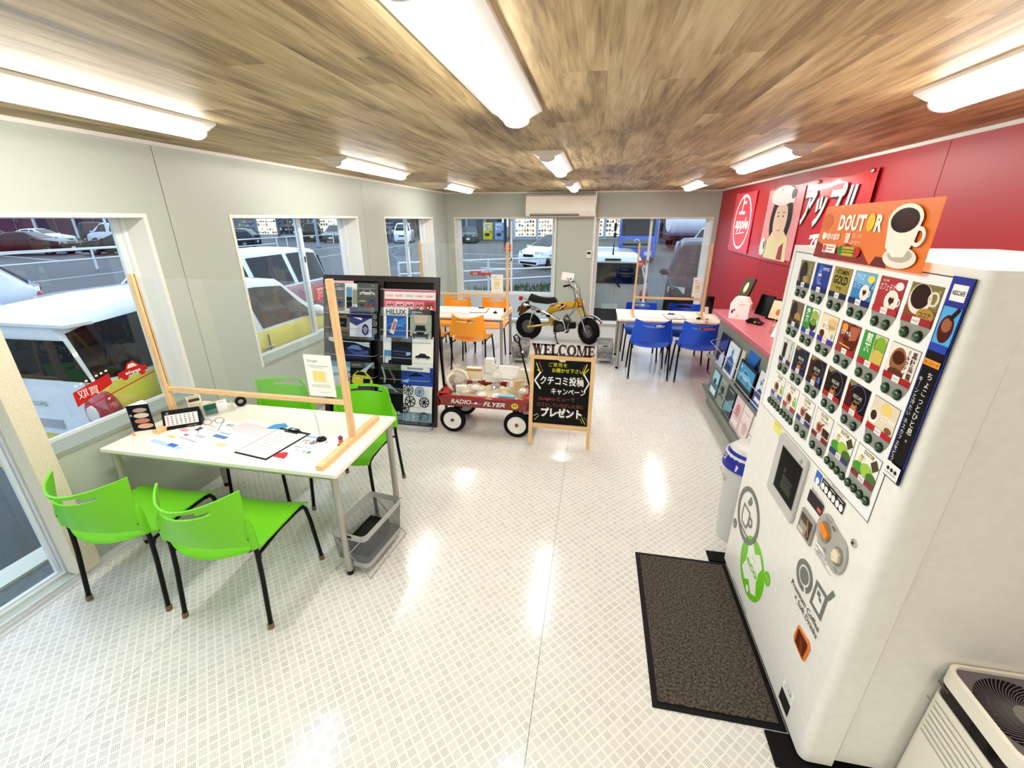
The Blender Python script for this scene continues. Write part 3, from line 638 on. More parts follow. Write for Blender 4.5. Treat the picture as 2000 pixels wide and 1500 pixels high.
# ================================================================ wire baskets under the tables
WIRE = M('#c6c6c2', .3, .7)
def make_basket(label):
    t = thing('wire_basket', label, 'basket')
    W_, L_ = .115, .2
    for s in (-1, 1):
        g = G(); y = s*L_
        g.tube([(-.12, y, .005), (.115, y, .29)], .0032, WIRE, 6); obj('cross_wire', g, t); g = G(); g.tube([(.12, y*.985, .005), (-.115, y*.985, .29)], .0032, WIRE, 6); obj('cross_wire', g, t)
    for x in (-.12, .12): g = G(); g.tube([(x, -L_, .005), (x, L_, .005)], .0032, WIRE, 6); obj('foot_wire', g, t)
    def rr(w, l, z, r=.03):
        P = []
        for cx, cy, a0 in ((w-r, l-r, 0), (-w+r, l-r, PI/2), (-w+r, -l+r, PI), (w-r, -l+r, 1.5*PI)):
            for k in range(4): a = a0+PI/2*k/3; P.append((cx+r*math.cos(a), cy+r*math.sin(a), z))
        return P
    LG = M('#b9bbb8', .6)
    for z0, z1, nm in ((.25, .292, 'rim_band'), (.05, .085, 'lower_band')):
        g = G(); k = 1 if nm == 'rim_band' else .93; a = rr(W_*k, L_*.97*k, z0); b = rr(W_*k, L_*.97*k, z1); n = len(a); g.add(a+b, [(i, (i+1) % n, n+(i+1) % n, n+i) for i in range(n)], LG); obj(nm, g, t, smooth=60)
    g = G(); a = rr(W_*.93, L_*.97*.93, .085); b = rr(W_, L_*.97, .25); n = len(a); g.add(a+b, [(i, (i+1) % n, n+(i+1) % n, n+i) for i in range(n)], MESHF); obj('mesh_side', g, t, smooth=60)
    g = G(); g.box(-W_*.86, -L_*.86, .05, W_*.88, L_*.88, .056, M('#9b9d9a', .7)); obj('bottom_board', g, t)
    g = G(); g.box(-.03, -L_*.975, .262, .03, -L_*.97, .28, BLACK); obj('label_tag', g, t)
    return t
K = make_basket('grey mesh basket on a folding wire stand beside the near table leg'); K.location = (-1.25, 1.93, 0); K.rotation_euler = (0, 0, -.12); K['group'] = 'mesh baskets'
trK = tree_of(K)
dup(K, trK, (-.98, 5.95, 0), .05, 'grey mesh basket behind the wagon beside the middle table'); dup(K, trK, (.22, 6.15, 0), 0, 'grey mesh basket between the motorbike and the far table')
t = thing('black_tray', 'flat black tray lying inside the near mesh basket', 'tray', (-1.26, 1.94, .062), -.12)
g = G(); g.box(-.07, -.12, 0, .07, .12, .1, M('#0e0e10', .5)); obj('tray_shell', g, t, bevel=.006)
g = G(); g.prism([(-.06, -.12), (.05, -.12), (.07, .12), (-.04, .12)], (0, 0, 0), (1, 0, 0), (0, 1, 0), .05, M('#39434a', .5)); tag(obj('folded_bag', g, None, (-.98, 5.93, .062)), 'dark folded bag inside the basket behind the wagon', 'bag')
# ================================================================ drink vending machine
VY0, VY1, VX = 1.19, 2.25, .89
VW = noisy('white_enamel', '#eceae4', '#f0eee8', 30, .22, 0)
t = thing('drink_vending_machine', 'white hot-drink cup vending machine with rows of drink cards and green buttons', 'vending machine', (0, 0, 0))
g = G()
def rprof(r=.03, n=6):
    P = [(1.0, VY1), (VX, VY1), (VX, VY0+r)]
    return P+[(VX+r-r*math.cos(PI/2*k/n), VY0+r-r*math.sin(PI/2*k/n)) for k in range(1, n+1)]+[(1.0, VY0)]
g.prism(rprof(), (0, 0, .02), (1, 0, 0), (0, 1, 0), 1.81, VW); obj('door', g, t)
g = G(); g.box(1.0, VY0+.03, .05, 1.012, VY1-.03, 1.80, M('#5c5d5c', .7)); g.box(1.010, VY0+.012, .035, 1.66, VY1-.012, 1.822, VW); obj('cabinet', g, t, bevel=.004)
g = G()
for y in (VY0+.05, VY1-.08):
    for x in (.95, 1.55): g.cyl((x, y, 0), (x, y, .04), .022, M('#c9cbc8', .4), n=12)
obj('foot', g, t)
O = (VX, 2.21, 0); U = (0, -1, 0); V = (0, 0, 1)
def vp(items, n0=.0006, **k): 
    g = G(); prt(g, O, U, V, items, n0, **k); return g
# recessed looking display window with thin dark gasket
g = vp([('p', [(-.008, 1.835-.03), (-.008, 1.055), (.935, 1.055), (.935, 1.835-.03)][::-1], '#55585a'), ('p', [(-.004, 1.802), (-.004, 1.058), (.932, 1.058), (.932, 1.802)][::-1], '#f2f3f1')], rough=.2); obj('display_window', g, t, smooth=0)
def cup(x, y, s, c='#f6f2ea', liq='#3a1a0e', ang=0.): return [('e', x, y-.1*s, s*.62, s*.18, c), ('ring', x+.5*s, y+.15*s, .2*s, .07*s, c, 12), ('p', [(x-.5*s, y+.45*s), (x-.32*s, y-.25*s), (x+.32*s, y-.25*s), (x+.5*s, y+.45*s)], c), ('e', x, y+.45*s, s*.5, s*.22, c), ('e', x, y+.45*s, s*.42, s*.17, liq)]
def mug(x, y, r, foam='#f3e9dc', heart='#5a2416'): return [('ring', x+r*.9, y, r*.4, r*.14, '#f6f3ee', 12), ('e', x, y, r, r, '#f6f3ee'), ('e', x, y, r*.82, r*.82, foam), ('e', x-.18*r, y+.1*r, r*.22, r*.28, heart, 8), ('e', x+.2*r, y+.1*r, r*.22, r*.28, heart, 8), ('p', [(x-.3*r, y), (x+.3*r, y), (x, y-.45*r)], heart)]
cells = []
def cell(col, row, bgc, items, band, price='FREE', btn=2):
    u0 = .068+col*.1437; w = .124; top = [1.776, 1.603, 1.43, 1.26][row]; h = .110; y0 = top-h
    cd = G()
    cd.box(VX-.0015, 2.21-u0-w, y0, VX-.0003, 2.21-u0, top, M('#7d8080', .5))
    it = [('r', u0+.002, y0+.002, u0+w-.002, top-.002, bgc)]
    for k in items:
        k = list(k)
        if k[0] == 'p': k[1] = [(u0+a, y0+b) for a, b in k[1]]
        elif k[0] == 'r': k[1] += u0; k[3] += u0; k[2] += y0; k[4] += y0
        elif k[0] == 'l': k[1] += u0; k[3] += u0; k[2] += y0; k[4] += y0
        elif k[0] == 't': k[2] += u0; k[3] += y0
        else: k[1] += u0; k[2] += y0
        it.append(tuple(k))
    it += [('r', u0+.002, y0+.002, u0+w-.002, y0+.021, band), ('r', u0+w/2-.016, y0+.001, u0+w/2+.016, y0+.020, '#f4f2f0'), ('t', price, u0+w/2, y0+.006, .011, '#b9898e' if band in ('#b01e2a', '#c22532') else '#4b4f58', {'w': .024})]
    prt(cd, O, U, V, it, .002, .0002, .25)
    c = obj('drink_card', cd, t, smooth=0)
    g = G(); pb = y0-(.045 if row < 3 else .052)
    g.prism([(u0, y0), (u0+w, y0), (u0+w*(1 if row == 3 else .93), y0-.022), (u0+w*(.97 if row == 3 else .78), pb), (u0+w*(.03 if row == 3 else .22), pb), (u0+w*(0 if row == 3 else .07), y0-.022)][::-1], O, U, V, .002, M('#a7aba4', .35, .3), back=.0009)
    obj('button_plate', g, t, smooth=0)
    zb = y0-.028 if row < 3 else y0-.037
    for k in range(btn):
        ub = u0+w*(.27+.46*k) if btn == 2 else u0+w*(.0+(k+.5)/4)*1.12-.008
        g = G(); A = Vector((-1, 0, 0)); rr = .0165 if btn == 2 else .0155
        g.lathe([(rr, .002), (rr, .006), (rr*.85, .009), (rr*.72, .008)], M('#39433a', .25, .5), (VX, 2.21-ub, zb), A, 18)
        bt = obj('button', g, t, smooth=60)
        g = G(); g.lathe([(rr*.74, .007), (rr*.62, .0105), (rr*.35, .0125), (0, .0132)], M('#14622f', .12, 0, .6), (VX, 2.21-ub, zb), A, 16); obj('green_lens', g, bt, smooth=60)
NES = 'NESCAFE'
def nesc(bg1, arc='#8f86c8', cupc='#d8a070'): return [('p', [(.0, .08), (.0, .108), (.05, .108)], '#9a8a5a'), ('ring', .066, .062, .045, .0018, arc, 24), ('p', [(.0, .0), (.05, .0), (.03, .08), (.0, .1)], bg1), ('t', NES, .066, .06, .018, '#e9e4dc', {'w': .05}), ('t', 'Excella', .07, .048, .011, '#c9beb0', {'w': .03, 'sh': .3})]+cup(.062, .028, .03, '#c98a5a', '#2a0e08')
dt = lambda g1: [('t', 'DOUTOR', .062, .09, .019, '#2c2622', {'w': .052, 'b': .02}), ('e', .074, .097, .004, .008, '#e9b43a', 10)]
cell(0, 0, '#8d8148', [('e', .045, .06, .032, .045, '#2b1812'), ('e', .045, .065, .02, .03, '#4a2a1a'), ('e', .075, .035, .025, .014, '#b59a4a'), ('t', 'アイス', .1, .085, .014, '#f0e8c8', {'vert': 1})], '#1d2a55')
cell(1, 0, '#123c9c', [('t', 'PEPSI', .085, .085, .017, '#f2f4fa', {'w': .05, 'sh': .2}), ('p', [(.035, .03), (.055, .03), (.062, .105), (.03, .105)], '#3568c4'), ('e', .045, .06, .017, .03, '#5c86d4'), ('r', .035, .062, .06, .07, '#dfe8f6'), ('r', .04, .052, .056, .06, '#9c2a3c'), ('t', 'Cola', .06, .03, .016, '#b9cdf2', {'sh': .4})], '#15306f')
cell(2, 0, '#a99a3a', [('t', 'VITAMIN', .062, .085, .024, '#241e10', {'w': .085, 'b': .02}), ('t', 'GOLD', .062, .052, .04, '#1a160c', {'w': .095, 'b': .03}), ('t', 'Energy', .062, .035, .014, '#3a3418', {'sh': .3})], '#1e2552')
cell(3, 0, '#3f8fc8', [('p', [(.0, .075), (.124, .06), (.124, .108), (0, .108)], '#7fbbe2'), ('t', 'アイス', .035, .082, .026, '#eaf4fb', {'sh': .35, 'w': .05}), ('t', 'カフェ', .03, .055, .02, '#eaf4fb', {'sh': .35, 'w': .04}), ('e', .1, .09, .019, .012, '#efe04a'), ('l', .095, .04, .118, .085, .003, '#1a2a50')]+mug(.082, .045, .026), '#1b2c6a')
cell(4, 0, '#b5333d', [('t', NES, .03, .095, .009, '#f2dede', {'w': .03}), ('t', 'カフェモカ', .045, .07, .026, '#f8eeee', {'sh': .3, 'w': .075}), ('e', .1, .088, .018, .012, '#f4ecec')]+mug(.08, .042, .032), '#c22532')
cell(5, 0, '#8e8448', [('r', 0, .0, .124, .045, '#8c5a30'), ('e', .05, .068, .045, .042, '#e8e4d6'), ('e', .05, .075, .038, .034, '#3c1c14'), ('ring', .1, .075, .02, .006, '#e8e4d6'), ('t', 'うま濃い', .113, .09, .012, '#f2ecd0', {'vert': 1}), ('e', .088, .03, .034, .018, '#b8964a'), ('t', 'ココア', .088, .024, .016, '#4a2c14', {'b': .02})], '#a8222e')
cell(0, 1, '#7b6a4c', [('e', .04, .065, .03, .04, '#2a1612'), ('e', .085, .045, .03, .02, '#b4934f'), ('r', .01, .02, .11, .035, '#5a4530')], '#1e2a52')
cell(1, 1, '#eef2e6', [('r', .0, .02, .062, .108, '#2f9a4c'), ('t', '緑茶', .03, .078, .03, '#eef8ea', {'vert': 1, 'b': .02}), ('e', .09, .08, .03, .022, '#a8b95a'), ('e', .09, .045, .028, .024, '#2c2016'), ('e', .09, .055, .024, .012, '#7aa64a')], '#2146a8')
cell(2, 1, '#efe2c4', [('e', .04, .05, .03, .03, '#f7efe0'), ('e', .09, .08, .035, .02, '#e4c894'), ('t', 'ほうじ茶ラテ', .068, .055, .022, '#5a4422', {'w': .09}), ('e', .03, .033, .018, .015, '#5a3418'), ('e', .105, .035, .008, .01, '#8db8dc')], '#4a2a9c')
cell(3, 1, '#9c4a34', [('e', .08, .06, .045, .05, '#6a2014'), ('p', [(.06, .1), (.12, .104), (.11, .06), (.07, .05)], '#b86a50'), ('e', .03, .09, .018, .014, '#e8a54a'), ('t', 'ロイヤル', .045, .066, .018, '#f8f2e6', {'w': .06, 'b': .02}), ('t', 'ティー', .04, .046, .018, '#1a0a08', {'w': .05, 'b': .02}), ('l', .02, .032, .09, .028, .005, '#e8b45a')], '#b01e2a')
cell(4, 1, '#cfdca8', [('r', .0, .02, .062, .108, '#3aa64a'), ('t', '煎茶', .035, .078, .032, '#f2faec', {'vert': 1, 'b': .02}), ('e', .095, .078, .03, .028, '#8eb840'), ('e', .095, .04, .03, .024, '#d8c06a'), ('t', '抹茶入り', .07, .085, .012, '#b84a32', {'vert': 1})], '#c22532')
cell(5, 1, '#efe9e0', [('e', .045, .06, .034, .04, '#a0704c'), ('e', .045, .07, .026, .02, '#5c2c16'), ('e', .05, .025, .035, .014, '#6c4432'), ('t', '黒糖烏龍', .105, .085, .02, '#5a2a24', {'vert': 1, 'b': .02}), ('t', 'ミルクティー', .083, .09, .015, '#3a2420', {'vert': 1, 'b': .02})], '#b01e2a')
cell(0, 2, '#dfe2dc', [('r', .02, .03, .055, .09, '#3c1c12'), ('e', .037, .03, .018, .008, '#2c120c'), ('l', .04, .06, .05, .108, .003, '#222'), ('t', '深煎り珈琲', .1, .09, .017, '#34383a', {'vert': 1})], '#1d2a5a')
cell(1, 2, '#151b30', nesc('#1c2440', '#7a74b8', '#503020'), '#152c66')
cell(2, 2, '#121424', nesc('#4c1c14', '#b06a5a')+[('e', .1, .03, .012, .018, '#4a7ab4')], '#2a1c4c')
cell(3, 2, '#170b0b', nesc('#2a0c0c', '#9086c0'), '#b01e2a')
cell(4, 2, '#0e0d18', nesc('#5c1016', '#8d84d2'), '#b01e2a')
cell(5, 2, '#e6dcc8', [('e', .07, .085, .026, .02, '#f0d48a'), ('t', 'ほうじ茶ラテ', .07, .05, .02, '#fdf8ee', {'w': .095, 'b': .03}), ('e', .022, .045, .02, .022, '#f6f2ea'), ('e', .022, .05, .015, .016, '#4a3824'), ('e', .1, .03, .016, .01, '#8a6a4a')], '#c22532')
D0 = lambda rd: dt(0)+[('t', 'Coffee', .062, .078, .011, '#5a5048', {'w': .03}), ('e', .045, .045, .026, .026, '#caa184'), ('e', .05, .05, .016, .016, '#5a2a1a'), ('r', .088, .03, .115, .055, '#8cc24a'), ('r', .09, .06, .115, .07, '#b9c48c')]
cell(0, 3, '#f4f1e6', D0(0), '#3c56a4', 'FREE', 4); cell(1, 3, '#f4f0e6', D0(1), '#a8242e', 'FREE', 4)
D1 = [('t', 'Café au lait', .066, .076, .014, '#4a4038', {'w': .055, 'sh': .2}), ('e', .045, .045, .022, .022, '#c79a80'), ('p', [(.028, .055), (.062, .055), (.055, .03), (.035, .03)], '#8a4428'), ('l', .05, .05, .075, .07, .006, '#a0341e'), ('r', .072, .025, .118, .055, '#4a2a24')]
cell(2, 3, '#f3efe8', dt(0)+D1, '#2b3f86'); cell(3, 3, '#f3efe8', dt(0)+D1, '#8a1c26')
D2 = [('e', .1, .078, .022, .022, '#5c5642', 4), ('e', .03, .035, .03, .02, '#4ea23a'), ('e', .07, .045, .03, .022, '#a9cc4c'), ('e', .1, .03, .025, .02, '#4e7a2a'), ('e', .03, .068, .008, .014, '#e4d48c'), ('t', 'Melon', .04, .076, .01, '#6a6458')]
cell(4, 3, '#f5f2e8', dt(0)+D2, '#2a3c7c', 'FREE', 4); cell(5, 3, '#f5f2e8', dt(0)+D2, '#8a1c34', 'FREE', 4)
g = G()
for x in (.213, .5, .787): g.box(VX-.0012, 2.21-x+.004, 1.155, VX-.0004, 2.21-x-.004+.002, 1.262, M('#94989a', .4))
obj('card_divider', g, t, smooth=0)
# tall banner strip hanging at the door edge
g = G(); g.box(VX-.006, 2.21-1.0, 1.235, VX-.004, 2.21-.93, 1.808, M('#0b0b10', .3))
O2 = (VX-.006, 2.21-.93, 1.235)
it = [('r', 0, 0, .07, .573, '#1f38a8'), ('r', .004, .0, .066, .573, '#0a0a0e'), ('r', .003, .43, .067, .573, '#14309c'), ('r', .012, .515, .06, .555, '#f3f2f0'), ('t', NES, .036, .53, .015, '#2a2c34', {'w': .04, 'b': .02}), ('r', .006, .405, .066, .50, '#5fb2e0'), ('e', .036, .445, .024, .036, '#5a1c10'), ('e', .036, .455, .016, .018, '#a86a4a'), ('l', .04, .47, .06, .5, .012, '#2c1008'), ('r', .006, .385, .066, .405, '#1d4fb8'),
      ('r', .006, .345, .064, .362, '#eaa63c'), ('t', '寒い日の一杯', .035, .349, .010, '#5a2a10', {'w': .05}), ('t', 'ちょこっとひと息。', .046, .312, .0225, '#f6f4f2', {'vert': 1}), ('t', 'キーンと冷たい', .02, .3, .0165, '#f6f4f2', {'vert': 1}), ('t', 'ネスカフェをどうぞ', .02, .175, .0165, '#f6f4f2', {'vert': 1}), ('r', .003, .006, .067, .05, '#f1efec'), ('e', .02, .03, .006, .006, '#33363c'), ('e', .036, .03, .006, .006, '#33363c'), ('e', .052, .03, .006, .006, '#33363c'), ('l', .012, .018, .06, .018, .002, '#8a8a90')]
prt(g, O2, U, V, it, .0004, .0003); obj('side_banner', g, t, smooth=0)
# screen
g = G(); q = [(.285, .742), (.545, .742), (.553, .76), (.553, 1.03), (.545, 1.046), (.3, 1.046), (.283, 1.03), (.277, .76)]
g.prism(q, O, U, V, .014, M('#c9c8c4', .35)); sc = obj('screen_frame', g, t, bevel=.004)
g = G(); prt(g, (VX-.014, 2.21, 0), U, V, [('r', .335, .795, .543, 1.008, '#b5b4b0'), ('p', [(.341, .80), (.539, .80), (.539, 1.004), (.341, 1.004)], M('#020202', .35, 0, 0, 0, .1)), ('r', .40, .83, .50, .868, '#1d211c'), ('r', .40, .875, .50, .90, '#1d211c'), ('r', .40, .908, .42, .93, '#2c322c')]+[('l', .408, .838+i*.009, .49, .838+i*.009, .003, '#566050') for i in range(7)]+[('t', '・・・・・', .415, 1.016, .02, '#4a4c50', {'w': .07}), ('e', .51, 1.022, .009, .009, '#bcbbb7')], .0008); obj('screen_glass', g, sc, smooth=0)
# info strip
it = [('r', .606, .995, .65, 1.045, '#2f74c0'), ('e', .627, 1.008, .013, .013, '#f2f4f6')]
for i in range(3):
    it += [('r', .656+i*.054, .995, .708+i*.054, 1.042, '#141518'), ('e', .669+i*.054, 1.012, .0115, .0135, '#f3f3f3'), ('e', .694+i*.054, 1.012, .0115, .0135, '#f3f3f3'), ('l', .665+i*.054, 1.034, .70+i*.054, 1.034, .003, '#e8e8e8')]
it += [('t', 'カップ温度の選び方', .74, 1.049, .009, '#3c3e42', {'w': .12}), ('r', .604, .905, .714, .957, '#120c0c'), ('r', .682, .915, .71, .93, '#e8604c'), ('e', .618, .925, .004, .004, '#3a3a3c'), ('t', '硬貨を取出してください', .662, .962, .011, '#2e3034', {'w': .09}), ('r', .6, .962, .615, .975, '#f4f4f2')]
obj('info_labels', vp(it), t, smooth=0)
# coin mouth
g = G(); g.prism([(.597, .762), (.706, .762), (.706, .866), (.597, .866)], O, U, V, .010, M('#a5a39d', .4)); mo = obj('return_mouth', g, t, bevel=.003)
g = G(); prt(g, (VX-.010, 2.21, 0), U, V, [('r', .608, .776, .696, .854, '#5c4a3e'), ('r', .612, .778, .676, .82, '#a5a29a'), ('r', .668, .782, .69, .85, '#2c1a12'), ('p', [(.655, .85), (.665, .85), (.69, .79), (.682, .784)], '#c8682c'), ('r', .61, .774, .65, .79, '#e6d8ba')]); obj('mouth_inside', g, mo, smooth=0)
# twin dials
g = G()
def blob(n=14):
    P = [(.765+.055*math.cos(a), .885+.065*math.sin(a)) for a in [PI*.35+PI*1.2*i/n for i in range(n+1)]]
    P += [(.862+.052*math.cos(a), .862+.07*math.sin(a)) for a in [-PI*.6+PI*1.15*i/n for i in range(n+1)]]
    return P
g.prism(blob(), O, U, V, .008, M('#b4b2ac', .35)); di = obj('dial_plate', g, t, bevel=.002)
g = G(); prt(g, (VX-.008, 2.21, 0), U, V, [('e', .772, .885, .036, .042, '#8d8b86'), ('e', .87, .862, .030, .036, '#8d8b86'), ('t', 'コップ', .77, .932, .014, '#2c2c2e', {'b': .01}), ('t', '返却', .81, .926, .012, '#2c2c2e', {'b': .02}), ('t', 'ON', .8, .824, .014, '#333'), ('t', 'ON', .882, .812, .014, '#333')]); obj('dial_face', g, di, smooth=0)
g = G(); g.prism([(.74, .90), (.76, .915), (.806, .895), (.804, .872), (.76, .878)], O, U, V, .022, M('#e8962c', .4)); obj('orange_lever', g, di, bevel=.003)
g = G(); g.prism([(.855, .885), (.885, .88), (.892, .85), (.862, .838), (.85, .86)], O, U, V, .02, M('#e9e0c8', .4)); obj('cream_lever', g, di, bevel=.003)
g = G(); g.lathe([(.013, 0), (.013, .006), (.009, .008), (0, .006)], CHROME, (VX, 2.21-.912, .958), (-1, 0, 0), 16); g.box(VX-.009, 2.21-.916, .954, VX-.008, 2.21-.908, .962, BLACK); obj('lock', g, t)
it = [('p', [(.72, .862), (.9, .862-.0), (.9, .845), (.72, .845)], '#1a1d3c')]+[('l', .73, .83-i*.018, .88-.02*i, .83-i*.018, .0035, '#9a9aa0') for i in range(4)]+[('t', 'appleライフカード', .79, .782, .013, '#2a2c30', {'w': .08}), ('l', .74, .768, .86, .768, .002, '#8a8a8e')]
it += [('t', 'ご利用ありがとうございます', .81, .849, .009, '#d8dae6', {'w': .15})]
# yellow note
obj('instruction_print', vp(it), t, smooth=0); it = [('r', .172, 1.004, .262, 1.056, '#ece98c'), ('l', .18, 1.046, .25, 1.046, .002, '#b0ac5a'), ('l', .18, 1.036, .24, 1.036, .002, '#b0ac5a')]
obj('yellow_note', vp(it), t, smooth=0)
# emblem with cup, green eco emblem
GR, LG_ = '#7d827d', '#7ecf10'
it = [('ring', .135, .468, .152, .027, GR, 40), ('p', [(.06, .50), (.16, .50), (.165, .42), (.145, .385), (.075, .385), (.055, .42)], GR), ('p', [(.075, .486), (.146, .486), (.148, .425), (.135, .4), (.085, .4), (.072, .425)], '#f0eee8'), ('ring', .18, .455, .028, .014, GR, 20), ('p', [(.04, .37), (.2, .37), (.19, .358), (.05, .358)], GR), ('p', [(.10, .53), (.125, .58), (.15, .565), (.15, .54), (.125, .52)], GR), ('ring', .135, .468, .152, .027, GR, 40),
      ('e', -.0, .31, .026, .030, GR), ('t', 'cup', .0, .305, .018, '#f0eee8', {'w': .03})]
obj('grey_cup_emblem', vp(it), t, smooth=0)
cx, cy = .31, .275
it = [('e', cx, cy, .158, .158, LG_, 40), ('p', [(cx-.10, cy+.088), (cx-.05, cy+.128), (cx+.0, cy+.088), (cx+.05, cy+.128), (cx+.10, cy+.088), (cx+.078, cy+.04), (cx+.078, cy-.02), (cx+.105, cy-.08), (cx+.05, cy-.115), (cx+.0, cy-.075), (cx-.05, cy-.115), (cx-.105, cy-.08), (cx-.078, cy-.02), (cx-.078, cy+.04)][::-1], '#f1f2ea'),
      ('t', 'eco', cx, cy-.012, .062, LG_, {'w': .15, 'b': .03}), ('t', 'スバル', cx, cy+.05, .022, LG_, {'w': .06}), ('e', cx+.01, cy-.125, .018, .018, '#f1f2ea'), ('e', cx+.165, cy+.095, .032, .034, LG_), ('t', 'エコ', cx+.165, cy+.09, .022, '#eef6d8')]
obj('green_eco_emblem', vp(it), t, smooth=0)
it = [('ring', .722, .632, .064, .022, '#80847f', 40, (-.9, 2*PI-1.15)), ('e', .722, .632, .034, .034, '#80847f', 28)]
q = [(.797, .69), (.885, .69), (.885, .578), (.797, .578)]; qi = [(.814, .674), (.868, .674), (.868, .595), (.814, .595)]
it += [('p', q[::-1], '#80847f'), ('p', qi[::-1], '#f0eee8'), ('p', [(.875, .69), (.892, .735), (.91, .728), (.892, .683)][::-1], '#80847f'), ('p', [(.822, .665), (.845, .665), (.845, .65), (.855, .65), (.862, .635), (.842, .635), (.838, .645), (.822, .645)][::-1], '#80847f')]
it += [('t', 'Premium Coffee', .776, .532, .034, '#636762', {'w': .235, 'b': .012}), ('t', '× Soft Drinks', .80, .500, .034, '#636762', {'w': .19, 'b': .012})]
obj('coffee_logo', vp(it), t, smooth=0)
# orange lined door pull
g = G(); q = [(.786, .444), (.87, .452), (.886, .436), (.878, .362), (.866, .354), (.79, .362), (.78, .38)]
g.prism(q, O, U, V, .007, M('#e08a3e', .35)); hp = obj('door_pull', g, t, bevel=.002)
g = G(); prt(g, (VX-.007, 2.21, 0), U, V, [('p', [(.795, .438), (.868, .442), (.875, .43), (.868, .366), (.80, .37)][::-1], '#6e3410'), ('p', [(.82, .42), (.84, .42), (.86, .372), (.84, .372)][::-1], '#8a481c')]); obj('pull_recess', g, hp, smooth=0)
it = [('r', .80, .118, .89, .178, '#f7f6f2'), ('t', 'ご注意', .845, .14, .02, '#3c3e42'), ('l', .81, .13, .88, .13, .002, '#6a6a6e'), ('l', .81, .168, .87, .168, .002, '#6a6a6e')]; obj('warning_sticker', vp(it), t, smooth=0); it = [('r', .80, .046, .885, .11, '#3a3836')]; obj('dark_sticker', vp(it), t, smooth=0); it = [('l', .135, .040, .378, .036, .006, '#3c3e40')]; obj('door_slot', vp(it), t, smooth=0)
# orange coffee sign standing on the top front edge
t = thing('coffee_sign', 'orange coffee advertising card with a white cup on top of the vending machine', 'sign', (VX-.018, 1.975, 1.80), rot=(0, 0, 0))
g = G(); g.prism([(-.03, 0), (.60, 0), (.60, .195), (-.01, .185)], (0, 0, 0), U, V, .0025, M('#e8873a', .3))
it = [('p', [(-.03, 0), (.36, 0), (.30, .04), (.2, .06), (.1, .03), (-.025, .06)], '#9c3018'), ('p', [(.36, 0), (.45, 0), (.42, .03), (.38, .03)], '#7a2412'), ('e', .02, .13, .04, .03, '#dc7a34'),
      ('p', [(.1, .176), (.115, .176), (.108, .188)], '#f6cf3c')]
for i, ch in enumerate('DOUT'): it.append(('t', ch, .13+i*.043, .105, .068, '#fbf6ee', {'w': .040, 'b': .045}))
it += [('e', .308, .13, .021, .028, '#f2cf1e'), ('l', .302, .105, .314, .155, .002, '#d8a818'), ('t', 'R', .355, .105, .068, '#fbf6ee', {'w': .040, 'b': .045}),
       ('t', '季節の珈琲', .085, .070, .025, '#fdf6ea', {'w': .11, 'b': .02}), ('e', .025, .08, .012, .014, '#fdf6ea'), ('l', .165, .06, .165, .095, .0012, '#f2c898'), ('t', '望', .195, .066, .034, '#fdf6ea', {'b': .02}), ('t', 'ブレンド', .25, .08, .018, '#fdf6ea', {'w': .06}), ('t', 'コーヒー', .25, .06, .018, '#fdf6ea', {'w': .06}),
       ('r', .04, .022, .135, .052, '#f7f0ea'), ('e', .055, .037, .013, .013, '#d86a3c'), ('l', .075, .042, .125, .042, .003, '#c0603c'), ('l', .075, .032, .115, .032, .003, '#c0603c'),
       ('r', .165, .018, .285, .052, '#a8862a'), ('e', .175, .035, .02, .017, '#3e8a3c'), ('e', .275, .035, .022, .017, '#c83c1c'), ('r', .185, .02, .26, .05, '#c8b82c'), ('l', .185, .040, .27, .040, .003, '#3a5a20'), ('l', .185, .031, .27, .031, .003, '#3a5a20'),
       ('e', .50, .035, .075, .03, '#efe9de'), ('e', .50, .042, .055, .02, '#c4bcae'), ('ring', .555, .095, .027, .011, '#f2ede2', 20), ('p', [(.405, .14), (.425, .06), (.47, .035), (.52, .038), (.545, .08), (.553, .14)], '#f4efe4'), ('e', .48, .14, .075, .042, '#f8efdc'), ('e', .48, .137, .062, .034, '#2e0f08'), ('e', .495, .135, .04, .024, '#4a1a10')]
prt(g, (-.0025, 0, 0), U, V, it, .0004, .0002, .25); obj('sign_card', g, t, smooth=0)
g = G()
for y in (-.06, -.5): g.box(-.006, y-.01, .01, .02, y+.01, .034, ACRYL)
obj('clip', g, t)
# ================================================================ mats, bin, air purifier
g = G(); g.prism([(.80, 1.16), (1.75, 1.16), (1.75, 2.31), (.80, 2.31), (.80, 2.225), (.895, 2.225), (.895, 1.285), (.80, 1.285)], (0, 0, 0), (1, 0, 0), (0, 1, 0), .010, M('#0c0c0d', .7)); tag(obj('rubber_mat', g), 'black rubber base mat under the vending machine', 'mat')
g = G(); g.box(.39, 1.32, .003, .865, 2.195, .011, noisy('brown_grey_loop_pile', '#2a2420', '#74695f', 95, .95, .9, 3, (1, 1, 1), (.35, .7), 0, .004))
fm = thing('floor_mat', 'brown-grey entrance mat with black rubber edge in front of the vending machine', 'mat'); obj('pile', g, fm, smooth=0)
g = G(); g.box(.365, 1.295, 0, .89, 2.22, .006, M('#151515', .6)); obj('rubber_edge', g, fm, bevel=.002)
t = thing('waste_bin', 'pale grey waste bin with blue lettered lid between vending machine and counter', 'bin', (1.02, 2.50, 0)); t.scale = (.88, .88, .88)
g = G(); g.lathe([(0, 0.002), (.125, .002), (.13, .02), (.165, .62), (.165, .64)], M('#cfd1cd', .4), n=28); obj('bin_body', g, t)
g = G(); g.lathe([(.172, .62), (.175, .645), (.168, .70), (.12, .75), (.0, .77)], M('#d7d8d5', .4), n=28); obj('bin_lid', g, t)
g = G(); q = []
def lidp(u, v):
    a = PI*.92+u*PI*.42; r = .181-.03*v*v; return (r*math.cos(a)*1.01, r*math.sin(a)*1.01, .60+.13*v)
